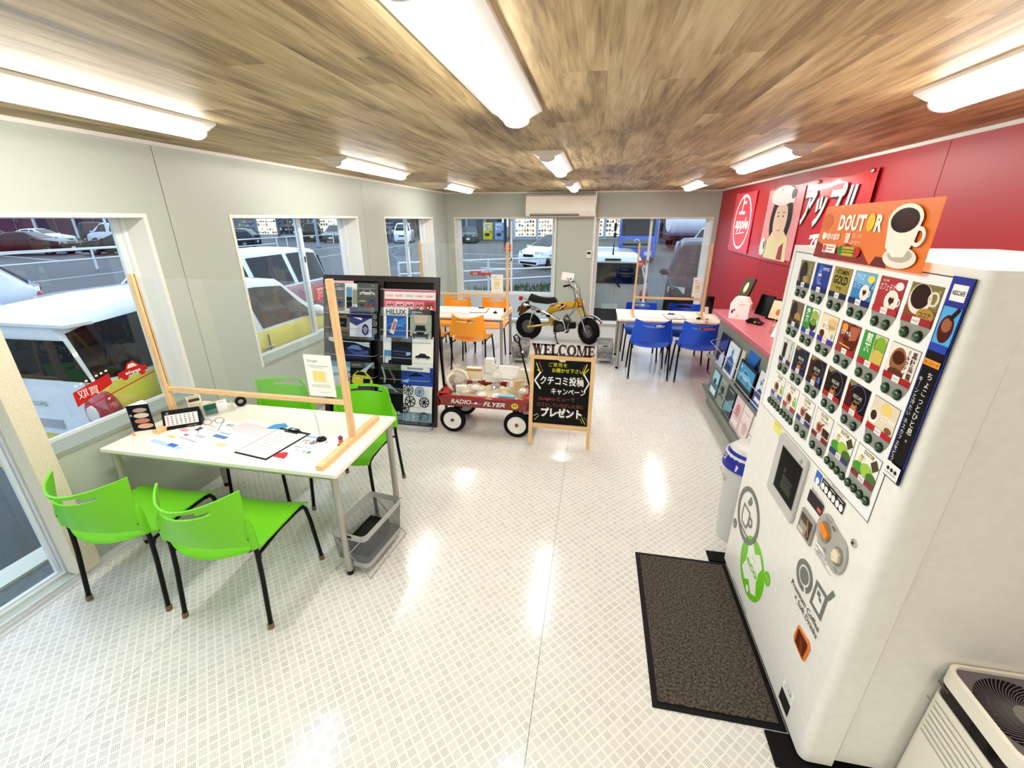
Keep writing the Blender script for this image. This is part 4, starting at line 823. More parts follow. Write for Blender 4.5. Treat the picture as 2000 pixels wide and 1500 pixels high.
g.grid(lidp, 12, 3, M('#1a2ca4', .35)); obj('blue_label', g, t)
g = G(); prt(g, (-.186, .02, .60), (.42, -1, 0), (.12, .04, 1), [('t', 'コップ専用', .085, .035, .045, '#f4f4f6', {'w': .15, 'b': .03, 'r': -.25})], .012); obj('lid_lettering', g, t, smooth=0)
g = G(); prt(g, (-.152, .03, .50), (.0, -1, 0), (-.06, 0, 1), [('t', 'Beverage', .02, 0, .05, '#b03440', {'w': .14, 'sh': .3, 'r': -.2})], .012); obj('red_lettering', g, t, smooth=0)
# air purifier
t = thing('air_purifier', 'white box-shaped air purifier with black round top grille at the lower right corner', 'air purifier', (1.305, 1.052, 0), .0); t.scale = (.985, .985, 1.033)
hx, hy = .13, .145
def rrect(w, h, r, n=6):
    P = []
    for cx, cy, a0 in ((w-r, h-r, 0), (-w+r, h-r, PI/2), (-w+r, -h+r, PI), (w-r, -h+r, 1.5*PI)):
        for k in range(n+1): a = a0+PI/2*k/n; P.append((cx+r*math.cos(a), cy+r*math.sin(a)))
    return P
PW = M('#efeadd', .35)
g = G(); g.prism(rrect(hx, hy, .04), (0, 0, .01), (1, 0, 0), (0, 1, 0), .49, PW); obj('lower_body', g, t)
g = G(); g.prism(rrect(hx-.004, hy-.004, .038), (0, 0, .495), (1, 0, 0), (0, 1, 0), .055, M('#120e0c', .15)); obj('black_band', g, t)
g = G(); a = rrect(hx, hy, .04); b = rrect(hx-.012, hy-.012, .034); n = len(a)
vs = [(x, y, .548) for x, y in a]+[(x, y, .60) for x, y in a]+[(x, y, .602) for x, y in b]+[(x, y, .59) for x, y in b]
g.add(vs, [(k*n+i, k*n+(i+1) % n, (k+1)*n+(i+1) % n, (k+1)*n+i) for k in range(3) for i in range(n)], PW); obj('top_rim', g, t)
g = G(); g.prism(rrect(hx-.011, hy-.011, .034), (0, 0, .55), (1, 0, 0), (0, 1, 0), .041, M('#7a7475', .55)); obj('top_panel', g, t)
g = G(); g.lathe([(0, .0), (.119, .0)], M('#050505', .8), (0, 0, .5915), n=40); obj('grille_hole', g, t)
g = G(); gm = M('#7d7876', .5)
for i in range(56):
    a = 2*PI*i/56; pts = []
    for k in range(6):
        r = .032+.087*k/5; th = a+1.0*(1-k/5)**1.2; pts.append((r*math.cos(th), r*math.sin(th), .5925))
    g.tube(pts, .0013, gm, 4)
tag(obj('grille_vane', g, t), kind='stuff')
g = G(); g.lathe([(0, .0), (.036, .0), (.036, .004), (0, .005)], M('#8f8a85', .5), (0, 0, .5915), n=24); obj('grille_hub', g, t)
# print on left side (-x)
g = G(); prt(g, (-hx, .14, .28), (0, -1, 0), (0, 0, 1), [('r', .0, .17, .02, .175, '#8e8a80')]+[('l', .03+.0*i, .19-i*.022, .24-.015*i, .19-i*.022, .004, '#b2aea2') for i in range(7)]+[('r', .25, .17, .262, .185, '#3c3a36')]); obj('printed_text', g, t, smooth=0)
g = G(); prt(g, (-hx+.004, .14, .50), (0, -1, 0), (0, 0, 1), [('r', .005, .028, .05, .036, '#6a6458'), ('t', 'air', .14, .02, .018, '#4a4642', {'sh': .3})]); obj('band_marks', g, t, smooth=0)
# ================================================================ magazines
def car_side(x, y, w, col, glass='#1c222c', whl='#101114'):
    h = w*.33
    return [('p', [(x-.5*w, y+.1*h), (x-.49*w, y+.5*h), (x-.3*w, y+.62*h), (x-.18*w, y+h), (x+.14*w, y+h), (x+.28*w, y+.62*h), (x+.48*w, y+.48*h), (x+.5*w, y+.1*h)][::-1], col),
            ('p', [(x-.25*w, y+.64*h), (x-.16*w, y+.92*h), (x+.12*w, y+.92*h), (x+.22*w, y+.64*h)][::-1], glass), ('e', x-.3*w, y+.1*h, .085*w, .085*w, whl, 12), ('e', x+.3*w, y+.1*h, .085*w, .085*w, whl, 12), ('e', x-.3*w, y+.1*h, .05*w, .05*w, '#9a9ca0', 8), ('e', x+.3*w, y+.1*h, .05*w, .05*w, '#9a9ca0', 8)]
def car_front(x, y, w, col, dk='#15171a', lt='#e8ecf0'):
    h = w*.8
    return [('p', [(x-.5*w, y+.1*h), (x-.5*w, y+.5*h), (x-.36*w, y+.62*h), (x-.28*w, y+h), (x+.28*w, y+h), (x+.36*w, y+.62*h), (x+.5*w, y+.5*h), (x+.5*w, y+.1*h)][::-1], col),
            ('p', [(x-.3*w, y+.64*h), (x-.24*w, y+.93*h), (x+.24*w, y+.93*h), (x+.3*w, y+.64*h)][::-1], dk), ('r', x-.2*w, y+.28*h, x+.2*w, y+.46*h, dk), ('p', [(x-.47*w, y+.5*h), (x-.25*w, y+.46*h), (x-.25*w, y+.38*h), (x-.45*w, y+.4*h)], lt), ('p', [(x+.25*w, y+.46*h), (x+.47*w, y+.5*h), (x+.45*w, y+.4*h), (x+.25*w, y+.38*h)], lt), ('r', x-.48*w, y, x-.34*w, y+.14*h, '#101012'), ('r', x+.34*w, y, x+.48*w, y+.14*h, '#101012')]
def wheel_pic(x, y, r, c, s=5):
    it = [('ring', x, y, r, r*.16, c, 20), ('e', x, y, r*.18, r*.18, c, 10)]
    for i in range(s): a = 2*PI*i/s+x*9; it.append(('l', x, y, x+r*.88*math.cos(a), y+r*.88*math.sin(a), r*.17, c))
    return it
def mag(w, h, base, items, lb, xf, group, th=.006, name='catalogue', cat='catalogue'):
    g = G(); g.box(-w/2, -th, 0, w/2, 0, h, M(base, .3)); prt(g, (-w/2, -th, 0), (1, 0, 0), (0, 0, 1), items, .0004, .0002, .28)
    o = obj(name, g, smooth=0); o.matrix_world = xf @ Matrix.Translation((w/2, 0, 0)); tag(o, lb, cat, group); return o
# ================================================================ leaning dark catalogue rack
RX, RY = -2.62, 3.57; RW, RH = 1.20, 1.44; LEAN = math.atan2(.33, 1.38)
t = thing('catalogue_rack', 'tall dark wooden catalogue display rack leaning back in two columns', 'rack', (RX, RY, .03), rot=(-LEAN, 0, 0))
g = G()
for a, b, c, d in ((0, .055, 0, RH), (RW-.055, RW, 0, RH), (.055, RW-.055, RH-.055, RH), (.055, RW-.055, 0, .05), (.585, .64, .05, RH-.055)): g.box(a, -.012, c, b, .02, d, DARKW)
obj('frame', g, t, bevel=.002)
g = G(); g.box(.05, .02, .03, RW-.05, .026, RH-.03, M('#150707', .4)); obj('back_board', g, t, smooth=0)
CLR = glass_mat('clear_shelf_plastic', (.96, .98, .98), 1.0, .02)
for v in (.115, .355, .585, .86, 1.12):
    for a, b in ((.06, .58), (.645, RW-.06)):
        if v == .115 and a < .1: continue
        g = G(); g.box(a, -.075, v-.035 if v > .2 else .03, b, .0, v-.031 if v > .2 else .034, CLR); g.box(a, -.078, v-.035 if v > .2 else .03, b, -.075, v+.02, CLR); obj('clear_shelf', g, t, smooth=0)
for v in (.47, .68, .94, 1.08, 1.32):
    for a, b in ((.06, .58), (.645, RW-.06)):
        g = G(); g.tube([(a, -.02, v), (a, -.085, v-.01), (b, -.085, v-.01), (b, -.02, v)], .0028, M('#c9ccd0', .2, .6), 6); obj('retaining_rail', g, t)
for x in (.04, RW-.04): g = G(); g.bar((x, .03, 1.2), (x, .42, .05), .025, .025, DARKW); obj('rear_strut', g, t)
for x in (.05, RW-.05):
    g = G(); g.lathe([(0, -.01), (.018, -.01), (.018, .01), (0, .01)], M('#b8babb', .3), (x, .0, -.012), (1, 0, 0), 14); obj('caster', g, t)
XR_ = Matrix.Translation((RX, RY, .03)) @ Matrix.Rotation(-LEAN, 4, 'X')
def rk(u0, u1, v0, v1, base, items, lb, d=-.03): mag(u1-u0, v1-v0, base, items, lb, XR_ @ Matrix.Translation((u0, d, v0)), 'catalogues on the dark rack')
rk(.10, .33, 1.10, 1.385, '#e8c4c8', [], 'pale pink catalogue at the back of the top left pocket', -.012)
rk(.13, .25, 1.10, 1.36, '#77797a', car_side(.06, .19, .09, '#c9cbcc')+car_side(.06, .11, .08, '#a9a28c')+car_side(.06, .06, .08, '#3a50a4')+car_side(.06, .02, .08, '#8a3a34')+[('l', .02, .245, .06, .245, .005, '#d8d8d8')], 'narrow grey catalogue with small cars, top left of the rack', -.022)
rk(.25, .385, 1.10, 1.36, '#f0f1f2', [('r', .015, .02, .075, .225, '#6ea4c8'), ('r', .015, .02, .075, .13, '#23282c'), ('r', .08, .06, .13, .20, '#9ca596')]+car_front(.045, .07, .05, '#39424a')+car_side(.1, .03, .06, '#d8dad8'), 'white catalogue with blue sky strip, top left of the rack', -.030)
rk(.385, .60, 1.10, 1.365, '#6a6c6a', car_side(.105, .15, .16, '#c5c8ca')+car_side(.055, .085, .08, '#b6b09c')+car_side(.155, .085, .08, '#2a4ac0')+car_side(.05, .045, .07, '#3a4a8a')+car_side(.12, .045, .07, '#b4483a')+car_side(.18, .045, .06, '#7a3a84')+[('t', 'ALTO', .17, .235, .014, '#eee', {'w': .03}), ('l', .01, .14, .2, .14, .0015, '#9a9c9a')], 'grey catalogue with one large silver car over small coloured ones', -.040)
rk(.135, .30, .855, 1.13, '#efefec', [('r', 0, 0, .165, .215, '#4a4a44'), ('p', [(.01, .05), (.16, .03), (.165, .16), (.12, .2), (.02, .19)], '#7d776a'), ('p', [(.02, .09), (.12, .08), (.13, .17), (.03, .17)], '#0c0d10'), ('t', '234', .07, .115, .025, '#9ea2a6', {'w': .05}), ('t', 'NEW', .06, .24, .016, '#333', {'w': .08, 'b': .02})], 'catalogue with a car dashboard photo, second row left', -.022)
rk(.30, .535, .85, 1.135, '#3a4688', [('p', [(.02, .0), (.235, .0), (.235, .19), (.16, .15), (.06, .1)], '#c8cfe6'), ('p', [(.04, .22), (.13, .18), (.13, .16), (.03, .19)], '#e8ecf8'), ('p', [(.0, .19), (.02, .24), (.22, .27), (.235, .18)], '#202a60'), ('e', .165, .07, .035, .055, '#14183a'), ('e', .165, .07, .022, .036, '#8d96c4'), ('p', [(.0, .0), (.05, .0), (.08, .1), (.0, .14)], '#e2e6f4'), ('t', 'HARRIER', .14, .262, .01, '#d9deee', {'w': .07})], 'night-blue catalogue with a wheel close-up, second row left', -.034)
rk(.50, .585, .86, 1.12, '#131416', wheel_pic(.05, .19, .026, '#c9cccf')+wheel_pic(.05, .125, .03, '#b8bbbe')+wheel_pic(.05, .05, .028, '#d9dcde'), 'black catalogue of wheels, second row left', -.018)
rk(.07, .52, .60, .835, '#0f1322', [('r', .01, .01, .16, .19, '#1c2440'), ('p', [(.14, .06), (.2, .14), (.28, .18), (.38, .14), (.43, .08), (.4, .04), (.2, .03)], '#2c3a74'), ('p', [(.19, .13), (.25, .165), (.32, .165), (.36, .12)], '#6f8ac0'), ('p', [(.2, .12), (.3, .10), (.42, .12), (.43, .09), (.3, .06)], '#4a5a9a'), ('p', [(.28, .19), (.43, .2), (.44, .15), (.38, .16)], '#b8c8dc'), ('l', .14, .2, .44, .19, .006, '#dfe6ee'), ('l', .02, .06, .13, .06, .004, '#58688e'), ('p', [(.0, .2), (.14, .17), (.14, .235), (0, .235)], '#dfe4ea')], 'wide dark catalogue with a low blue sports car, third row left', -.03)
rk(.07, .295, .345, .62, '#4fa3d8', [('p', [(0, 0), (.225, 0), (.225, .14), (0, .1)], '#cdd8dc'), ('p', [(0, .12), (.225, .16), (.225, .2), (0, .2)], '#bfe0f0')]+car_front(.17, .06, .09, '#b8222e'), 'sky-blue catalogue, lower left of the rack', -.022)
rk(.30, .555, .33, .62, '#0b0c10', [('p', [(.06, .15), (.25, .28), (.15, .15)], '#c2d4da'), ('p', [(.015, .07), (.03, .14), (.08, .185), (.16, .18), (.22, .13), (.245, .08), (.22, .04), (.08, .03)], '#d9d23a'), ('p', [(.05, .145), (.09, .18), (.15, .175), (.18, .14)], '#15181c'), ('p', [(.14, .11), (.22, .11), (.21, .06), (.14, .06)], '#15171a'), ('p', [(.03, .12), (.1, .115), (.09, .1)], '#f2f2e0'), ('t', 'SWIFT SPORT', .07, .235, .016, '#d8dce0', {'w': .09})], 'black catalogue with a yellow hatchback under a light beam', -.034)
it = [('r', .01, .10, .52, .17, '#f4ecec'), ('r', .01, .005, .52, .1, '#d8707c')]
for i in range(5):
    it += [('t', 'EEOOO'[i]+'000', .06+i*.1, .125, .026, ['#e05a4a', '#d86aa8', '#5aaed8', '#e8763a', '#d8484a'][i], {'w': .07}), ('r', .02+i*.1, .01, .11+i*.1, .08, ['#f0a8b8', '#f2c4d4', '#eeb4c8', '#e890a8', '#b03a4a'][i]), ('e', .05+i*.1, .035, .016, .02, '#2a1a1c', 10), ('e', .05+i*.1, .03, .010, .013, '#efc9b0', 10), ('r', .035+i*.1, .005, .065+i*.1, .018, '#24222a'), ('e', .085+i*.1, .04, .014, .018, '#2a1a1c', 10), ('e', .085+i*.1, .035, .009, .012, '#efc9b0', 10), ('r', .07+i*.1, .005, .1+i*.1, .022, '#f2f2f2')]
it += [('l', .01, .095, .52, .095, .005, '#c22a3a')]
rk(.65, 1.175, 1.125, 1.32, '#c8808a', it, 'wide pink illustrated flyer with people, top right of the rack', -.02)
rk(.655, .905, .86, 1.145, '#f3f4f5', [('r', .03, .0, .235, .215, '#1668b8'), ('p', [(.03, .12), (.235, .2), (.235, .14), (.03, .05)], '#2f86d2'), ('p', [(.03, .0), (.08, .0), (.12, .08), (.06, .12), (.03, .08)], '#0e4a90'), ('p', [(.06, .05), (.105, .03), (.145, .17), (.115, .185)], '#e6e0e6'), ('p', [(.08, .08), (.11, .07), (.135, .15), (.115, .165)], '#c8787c'), ('t', 'HILUX', .13, .222, .068, '#0d1520', {'w': .205, 'b': .02}), ('l', .15, .12, .21, .11, .004, '#8fc4ee')], 'white-edged catalogue with big black capital lettering over a blue photo', -.034)
rk(.915, 1.15, .86, 1.135, '#0c0d0f', [('r', .01, .0, .225, .225, '#a8b3a2'), ('t', 'DELICA', .08, .243, .018, '#e4e6e8', {'w': .1, 'b': .02}), ('p', [(.06, .15), (.17, .15), (.2, .225), (.05, .225)], '#d6c4b4')]+car_front(.115, .0, .16, '#4a4f46'), 'grey-green catalogue with a dark off-road front view, second row right', -.03)
rk(.645, .76, .585, .885, '#ecf0f4', [('r', .01, .0, .11, .15, '#5b96c8'), ('r', .02, .02, .09, .09, '#dbe6ee'), ('t', 'HIACE', .055, .27, .018, '#5a6470', {'w': .08})]+car_front(.08, .0, .07, '#2a3038'), 'narrow white and light blue catalogue, third row right', -.02)
rk(.735, .945, .60, .885, '#0b0d14', [('p', [(.0, .15), (.1, .17), (.2, .16), (.21, .06), (.05, .03), (0, .06)], '#1f2740'), ('l', .02, .13, .18, .125, .005, '#6a7fb0'), ('l', .03, .1, .17, .09, .003, '#4a5f90'), ('p', [(.15, .12), (.2, .13), (.2, .1), (.16, .09)], '#9fb4dc'), ('t', 'VOXY', .15, .25, .015, '#c8ccd4', {'w': .06})], 'nearly black catalogue with a dark van front, third row right', -.032)
rk(.935, 1.16, .585, .88, '#f4f3f0', car_side(.12, .085, .15, '#131416', '#2c3036')+[('l', .02, .235, .2, .235, .004, '#8d8d8d')], 'white catalogue with a small black van, third row right', -.026)
rk(.60, .835, .37, .61, '#131216', [('p', [(.03, .2), (.06, .1), (.05, .0), (.07, .0), (.08, .1), (.05, .2)], '#9aa0aa'), ('p', [(.1, .18), (.16, .08), (.16, .0), (.17, .0), (.18, .09), (.12, .19)], '#6a5a5e')], 'black catalogue with curved silver lines, fourth row right', -.03)
rk(.82, 1.165, .38, .625, '#1c3a92', [('p', [(.0, .03), (.05, .1), (.18, .17), (.3, .13), (.345, .03)], '#2c56b4'), ('p', [(.08, .11), (.17, .155), (.26, .12)], '#0f1a3c'), ('p', [(.0, .17), (.0, .245), (.31, .2), (.31, .16)], '#e6e8ea'), ('r', .08, .18, .24, .20, '#7d848c'), ('p', [(.02, .06), (.1, .09), (.09, .05)], '#a8c4ea'), ('p', [(.0, .0), (.345, .0), (.345, .02), (.0, .015)], '#b02030')], 'blue catalogue with a low blue car, fourth row right', -.026)
rk(.60, .865, .06, .415, '#0d0d10', [('p', [(.0, .27), (.02, .33), (.13, .345), (.22, .27)], '#8fa2b2'), ('p', [(.03, .25), (.08, .30), (.16, .30), (.2, .26)], '#23282e'), ('t', 'T', .06, .12, .05, '#b9bcc2', {'b': .02}), ('ring', .14, .135, .024, .009, '#c8a8a4', 20), ('t', '2022-2023', .13, .055, .036, '#e9eaec', {'w': .2, 'b': .02}), ('l', .02, .03, .24, .03, .006, '#8a1c28')], 'black accessory catalogue marked 2022-2023 at the bottom of the rack', -.045)
it = [('r', .0, .0, .295, .095, '#7a99a6')]+wheel_pic(.055, .31, .052, '#22262c', 9)+wheel_pic(.17, .30, .05, '#6a88b8', 10)+wheel_pic(.075, .2, .055, '#181a1e', 6)+wheel_pic(.22, .2, .052, '#121316', 8)+wheel_pic(.02, .13, .05, '#24262a', 7)+[('t', 'MT coupe', .14, .14, .02, '#b8404a', {'w': .1})]+wheel_pic(.12, .05, .045, '#a9bcc4', 8)+wheel_pic(.22, .06, .045, '#42565e', 8)
rk(.865, 1.16, .05, .405, '#e3e6ea', it, 'white catalogue full of wheel rims at the bottom of the rack', -.04)
# ================================================================ WELCOME easel board
t = thing('chalkboard_stand', 'wooden A-frame black message board with WELCOME letters on top', 'sign', (-.22, 3.47, 0))
for s in (-1, 1):
    g = G(); g.bar((s*.262, 0, 0), (s*.262, .075, .85), .034, .026, WOODX, (0, 1, 0)); obj('front_leg', g, t, bevel=.002)
    g = G(); g.bar((s*.24, .46, 0), (s*.24, .12, .80), .028, .022, WOODX, (0, 1, 0)); obj('rear_leg', g, t, bevel=.002)
def fr(z): return .075*z/.85
g = G(); g.box(-.246, fr(.83)-.013, .805, .246, fr(.83)+.013, .842, WOOD); obj('top_rail', g, t, bevel=.002)
g = G(); g.box(-.246, fr(.2)-.013, .17, .246, fr(.2)+.013, .212, WOOD); obj('bottom_rail', g, t, bevel=.002)
g = G(); g.box(-.226, .43, .12, .226, .445, .15, WOOD); obj('rear_rail', g, t, bevel=.002)
U3 = Vector((1, 0, 0)); V3 = Vector((0, .075, .85)).normalized()
g = G(); g.prism([(0, 0), (.494, 0), (.494, .595), (0, .595)], (-.247, fr(.212)+.004, .212), U3, V3, .004, M('#08080a', .5))
CK = '#f4f4f0'; YC = '#dfe04a'
it = [('t', 'ご意見を', .21, .535, .04, YC, {'w': .16}), ('t', 'お聞かせ下さい', .295, .485, .042, YC, {'w': .27, 'b': .01}), ('l', .02, .56, .06, .47, .008, YC), ('l', .03, .50, .07, .47, .008, YC), ('l', .045, .57, .08, .48, .004, '#b98a94'), ('l', .46, .57, .43, .48, .008, YC), ('l', .475, .53, .43, .47, .008, YC), ('l', .44, .56, .415, .48, .004, '#b98a94'),
      ('l', .06, .475, .012, .40, .014, CK), ('l', .012, .40, .065, .325, .014, CK), ('l', .44, .475, .485, .40, .012, CK), ('l', .485, .40, .445, .32, .012, CK),
      ('t', 'クチコミ投稿', .25, .375, .085, CK, {'w': .38, 'b': .02}), ('t', 'キャンペーン', .315, .285, .065, '#08080a', {'w': .31, 'b': .05}), ('t', 'キャンペーン', .31, .288, .065, CK, {'w': .30, 'b': .015}),
      ('t', 'Googleレビューで', .21, .225, .042, '#b0605c', {'w': .32}), ('t', '口コミしていただいた方に', .245, .165, .040, '#b0605c', {'w': .41}), ('t', 'プレゼント', .26, .075, .09, '#8a8a8a', {'w': .37, 'b': .07}), ('t', 'プレゼント', .257, .077, .09, CK, {'w': .36, 'b': .04}),
      ('l', .02, .03, .06, .075, .005, YC), ('l', .01, .07, .05, .09, .004, CK), ('l', .44, .085, .475, .02, .006, YC), ('l', .425, .07, .45, .03, .004, YC), ('l', .46, .09, .49, .05, .004, '#b98a94'), ('e', .247, .59, .03, .012, '#e8e4da')]
prt(g, (-.247, fr(.212), .212), U3, V3, it, .0006, .0002); obj('message_board', g, t, smooth=0)
# letters: slab serif built from glyph meshes, each its own piece
fr_w = [.095, .062, .062, .072, .08, .092, .062]; x = -.262; sc_ = .14
def letter(ch, x, w, z):
    H = .095; b = .022; s_ = .016; g = G(); y0, y1 = -.008, .008
    def R_(a, c, d, e): g.box(x+a, y0, z+c, x+d, y1, z+e, BROWNW)
    def P_(p): g.prism([(x+a, z+c) for a, c in p], (0, y1, 0), (1, 0, 0), (0, 0, 1), .016, BROWNW)
    if ch == 'W':
        P_([(.0, H), (.026, H), (.042, 0), (.026, 0)]); P_([(.04, H*.9), (.05, H*.9), (.038, 0), (.03, 0)][::1]); P_([(.038, H), (.06, H), (.072, 0), (.056, 0)]); P_([(.078, H), (.086, H), (.068, 0), (.062, 0)])
        R_(-.004, H-.01, .03, H); R_(.034, H-.01, .064, H); R_(.07, H-.01, .094, H)
    elif ch in 'EL':
        R_(.006, 0, .006+b, H); R_(0, 0, w-.004, .013); 
        P_([(w-.012, 0), (w-.002, 0), (w-.002, .032), (w-.007, .032)])
        if ch == 'E': R_(0, H-.013, w-.006, H); R_(.02, .042, .044, .052); R_(.042, .036, .048, .06); P_([(w-.012, H), (w-.012, H-.01), (w-.008, H-.03), (w-.004, H-.03), (w-.004, H)])
        else: R_(0, H-.012, .036, H)
    elif ch in 'CO':
        n = 26; a0, a1 = (0, 2*PI) if ch == 'O' else (.75, 2*PI-.75); vo = []; cx, cz = x+w/2, z+H/2
        for i in range(n+1):
            a = a0+(a1-a0)*i/n; ro, ri = (w/2, H/2+.002), (w/2-.021, H/2-.010)
            for (rx, rz) in (ro, ri): vo += [(cx+rx*math.cos(a), y0, cz+rz*math.sin(a)), (cx+rx*math.cos(a), y1, cz+rz*math.sin(a))]
        fs = []
        for i in range(n): p = 4*i; q = p+4; fs += [(p, q, q+1, p+1), (p+2, p+3, q+3, q+2), (p, p+2, q+2, q), (p+1, q+1, q+3, p+3)]
        if ch == 'C': fs += [(0, 1, 3, 2), (4*n, 4*n+2, 4*n+3, 4*n+1)]
        g.add(vo, fs, BROWNW)
        if ch == 'C': R_(w-.012, H-.034, w-.004, H)
    elif ch == 'M':
        R_(.008, 0, .016, H); P_([(.006, H), (.028, H), (.052, .0), (.04, .0)]); P_([(.066, H), (.074, H), (.05, 0), (.042, 0)]); R_(.066, 0, .086, H); R_(.0, 0, .026, .011); R_(.06, 0, .093, .011); R_(.0, H-.011, .03, H); R_(.064, H-.011, .093, H)
    return g
for ch, w in zip('WELCOME', fr_w):
    obj('letter_'+ch.lower(), letter(ch, x, w, .845), t, (0, fr(.84), 0)); x += w+.001
g = G(); g.box(-.258, fr(.845)-.01, .842, .262, fr(.845)+.01, .847, BROWNW); obj('letter_strip', g, t)
g = G(); g.box(-.285, .03, .49, -.277, .07, .55, M('#5a1c1c', .5)); obj('hook', g, t)
# ================================================================ red wagon
RED = M('#8e0f1d', .22, 0, .6); TY = M('#0c0c0c', .6)
t = thing('toy_wagon', 'red metal toy wagon with white wheels carrying small gift packs', 'wagon', (-.94, 3.79, 0))
g = G(); hw, hl = .23, .455
def tray(u, v):
    pass
a = rrect(hl-.012, hw-.012, .05); b = rrect(hl, hw, .06); c = rrect(hl+.012, hw+.012, .065); n = len(a)
vs = [(x, y, .285) for x, y in a]+[(x, y, .285) for x, y in rrect(hl-.008, hw-.008, .055)]+[(x, y, .375) for x, y in b]+[(x, y, .382) for x, y in c]+[(x, y, .374) for x, y in c]+[(x, y, .275) for x, y in a]
g.add(vs, [(k*n+(i+1) % n, k*n+i, (k+1)*n+i, (k+1)*n+(i+1) % n) for k in range(5) for i in range(n)]+[tuple(range(n)), tuple(5*n+i for i in reversed(range(n)))], RED); obj('tray', g, t, smooth=50)
g = G(); prt(g, (-hl, -hw-.001, .287), (1, 0, 0), (0, -.06, 1), [('t', 'RADIO', .24, .03, .062, '#f2ecec', {'w': .2, 'sh': .35, 'b': .02}), ('l', .33, .04, .44, .042, .003, '#f2ecec'), ('e', .385, .045, .014, .012, '#f2ecec', 10), ('t', 'FLYER', .56, .024, .062, '#f2ecec', {'w': .21, 'sh': .35, 'b': .02}), ('e', .755, .045, .034, .03, '#e2cc4a', 20), ('t', '77', .755, .034, .03, '#15140f', {'w': .04, 'b': .03})], .008, .0003); obj('side_lettering', g, t, smooth=0)
for sx in (-1, 1):
    g = G(); g.cyl((sx*.315, -.2, .128), (sx*.315, .2, .128), .008, BLACK, n=10)
    for sy in (-1, 1): g.bar((sx*.315, sy*.15, .128), (sx*.31, sy*.13, .28), .022, .006, BLACK, (0, 1, 0)); g.bar((sx*.25, sy*.13, .28), (sx*.315, sy*.15, .13), .02, .005, BLACK, (0, 1, 0))
    obj('axle_bracket', g, t)
    for sy in (-1, 1):
        A = (0, sy, 0); C_ = (sx*.315, sy*.205, .127)
        g = G(); g.lathe([(.09, -.022), (.118, -.024), (.127, -.012), (.127, .012), (.118, .024), (.09, .022)], TY, C_, A, 32); w = obj('wheel', g, t, smooth=60)
        g = G(); g.lathe([(.092, -.015), (.092, .018), (.086, .021), (.070, .012), (.045, .013), (.0, .015)], M('#efedea', .35), C_, A, 28); g.lathe([(.092, -.015), (.0, -.012)], M('#efedea', .35), C_, A, 28); obj('rim', g, w, smooth=50)
        g = G(); g.lathe([(.016, .012), (.016, .024), (.010, .028), (0, .029)], M('#9c1a2c', .4), C_, A, 16); obj('hub_cap', g, w, smooth=50)
g = G(); g.tube([(.46, -.02, .16), (.44, -.02, .30), (.30, -.02, .88)], .0085, BLACK, 10); g.tube([(.33, -.02, .13), (.46, -.02, .16)], .009, BLACK, 8)
g.tube([(.30, -.02, .87), (.265, -.02, .89), (.25, -.02, .93), (.275, -.02, .955), (.305, -.02, .92), (.30, -.02, .87)], .008, BLACK, 8); obj('pull_handle', g, t, smooth=60)
g = G(); g.ball((.335, -.03, .79), .011, .011, .011, WHITE, 10, 7); obj('handle_knob', g, t)
CL = M('#b3161f', .7)
def cloth(x0, x1, drop, lb, out):
    g = G()
    def f(u, v):
        x = x0+(x1-x0)*v; y = -.2+.4*u; z = .392+.006*math.sin(u*21)+.004*math.sin(v*9)
        if v > .55: k = (v-.55)/.45; x = x0+(x1-x0)*.55+out*(.045+.02*math.sin(u*17))*min(1, k*2); z -= drop*k*k*(1+.25*math.sin(u*13))
        return (x-.94, y+3.79, z)
    g.grid(f, 26, 14, CL, thick=.002*out); tag(obj('red_cloth', g), lb, 'cloth')
cloth(-.34, -.475, .13, 'red cloth hanging over the left end of the toy wagon', -1); cloth(.36, .475, .15, 'red cloth hanging over the right end of the toy wagon by the board', 1)
g = G(); ff = lambda u, v: (-.94-.40+.8*u, 3.79-.222-.02*v+.0, .392-.028*v*(1+.8*math.sin(u*8))-.008*math.sin(u*31)*v)
g.grid(ff, 40, 4, CL, thick=.0015); tag(obj('red_cloth', g), 'red cloth edge draped along the front rim of the toy wagon', 'cloth')
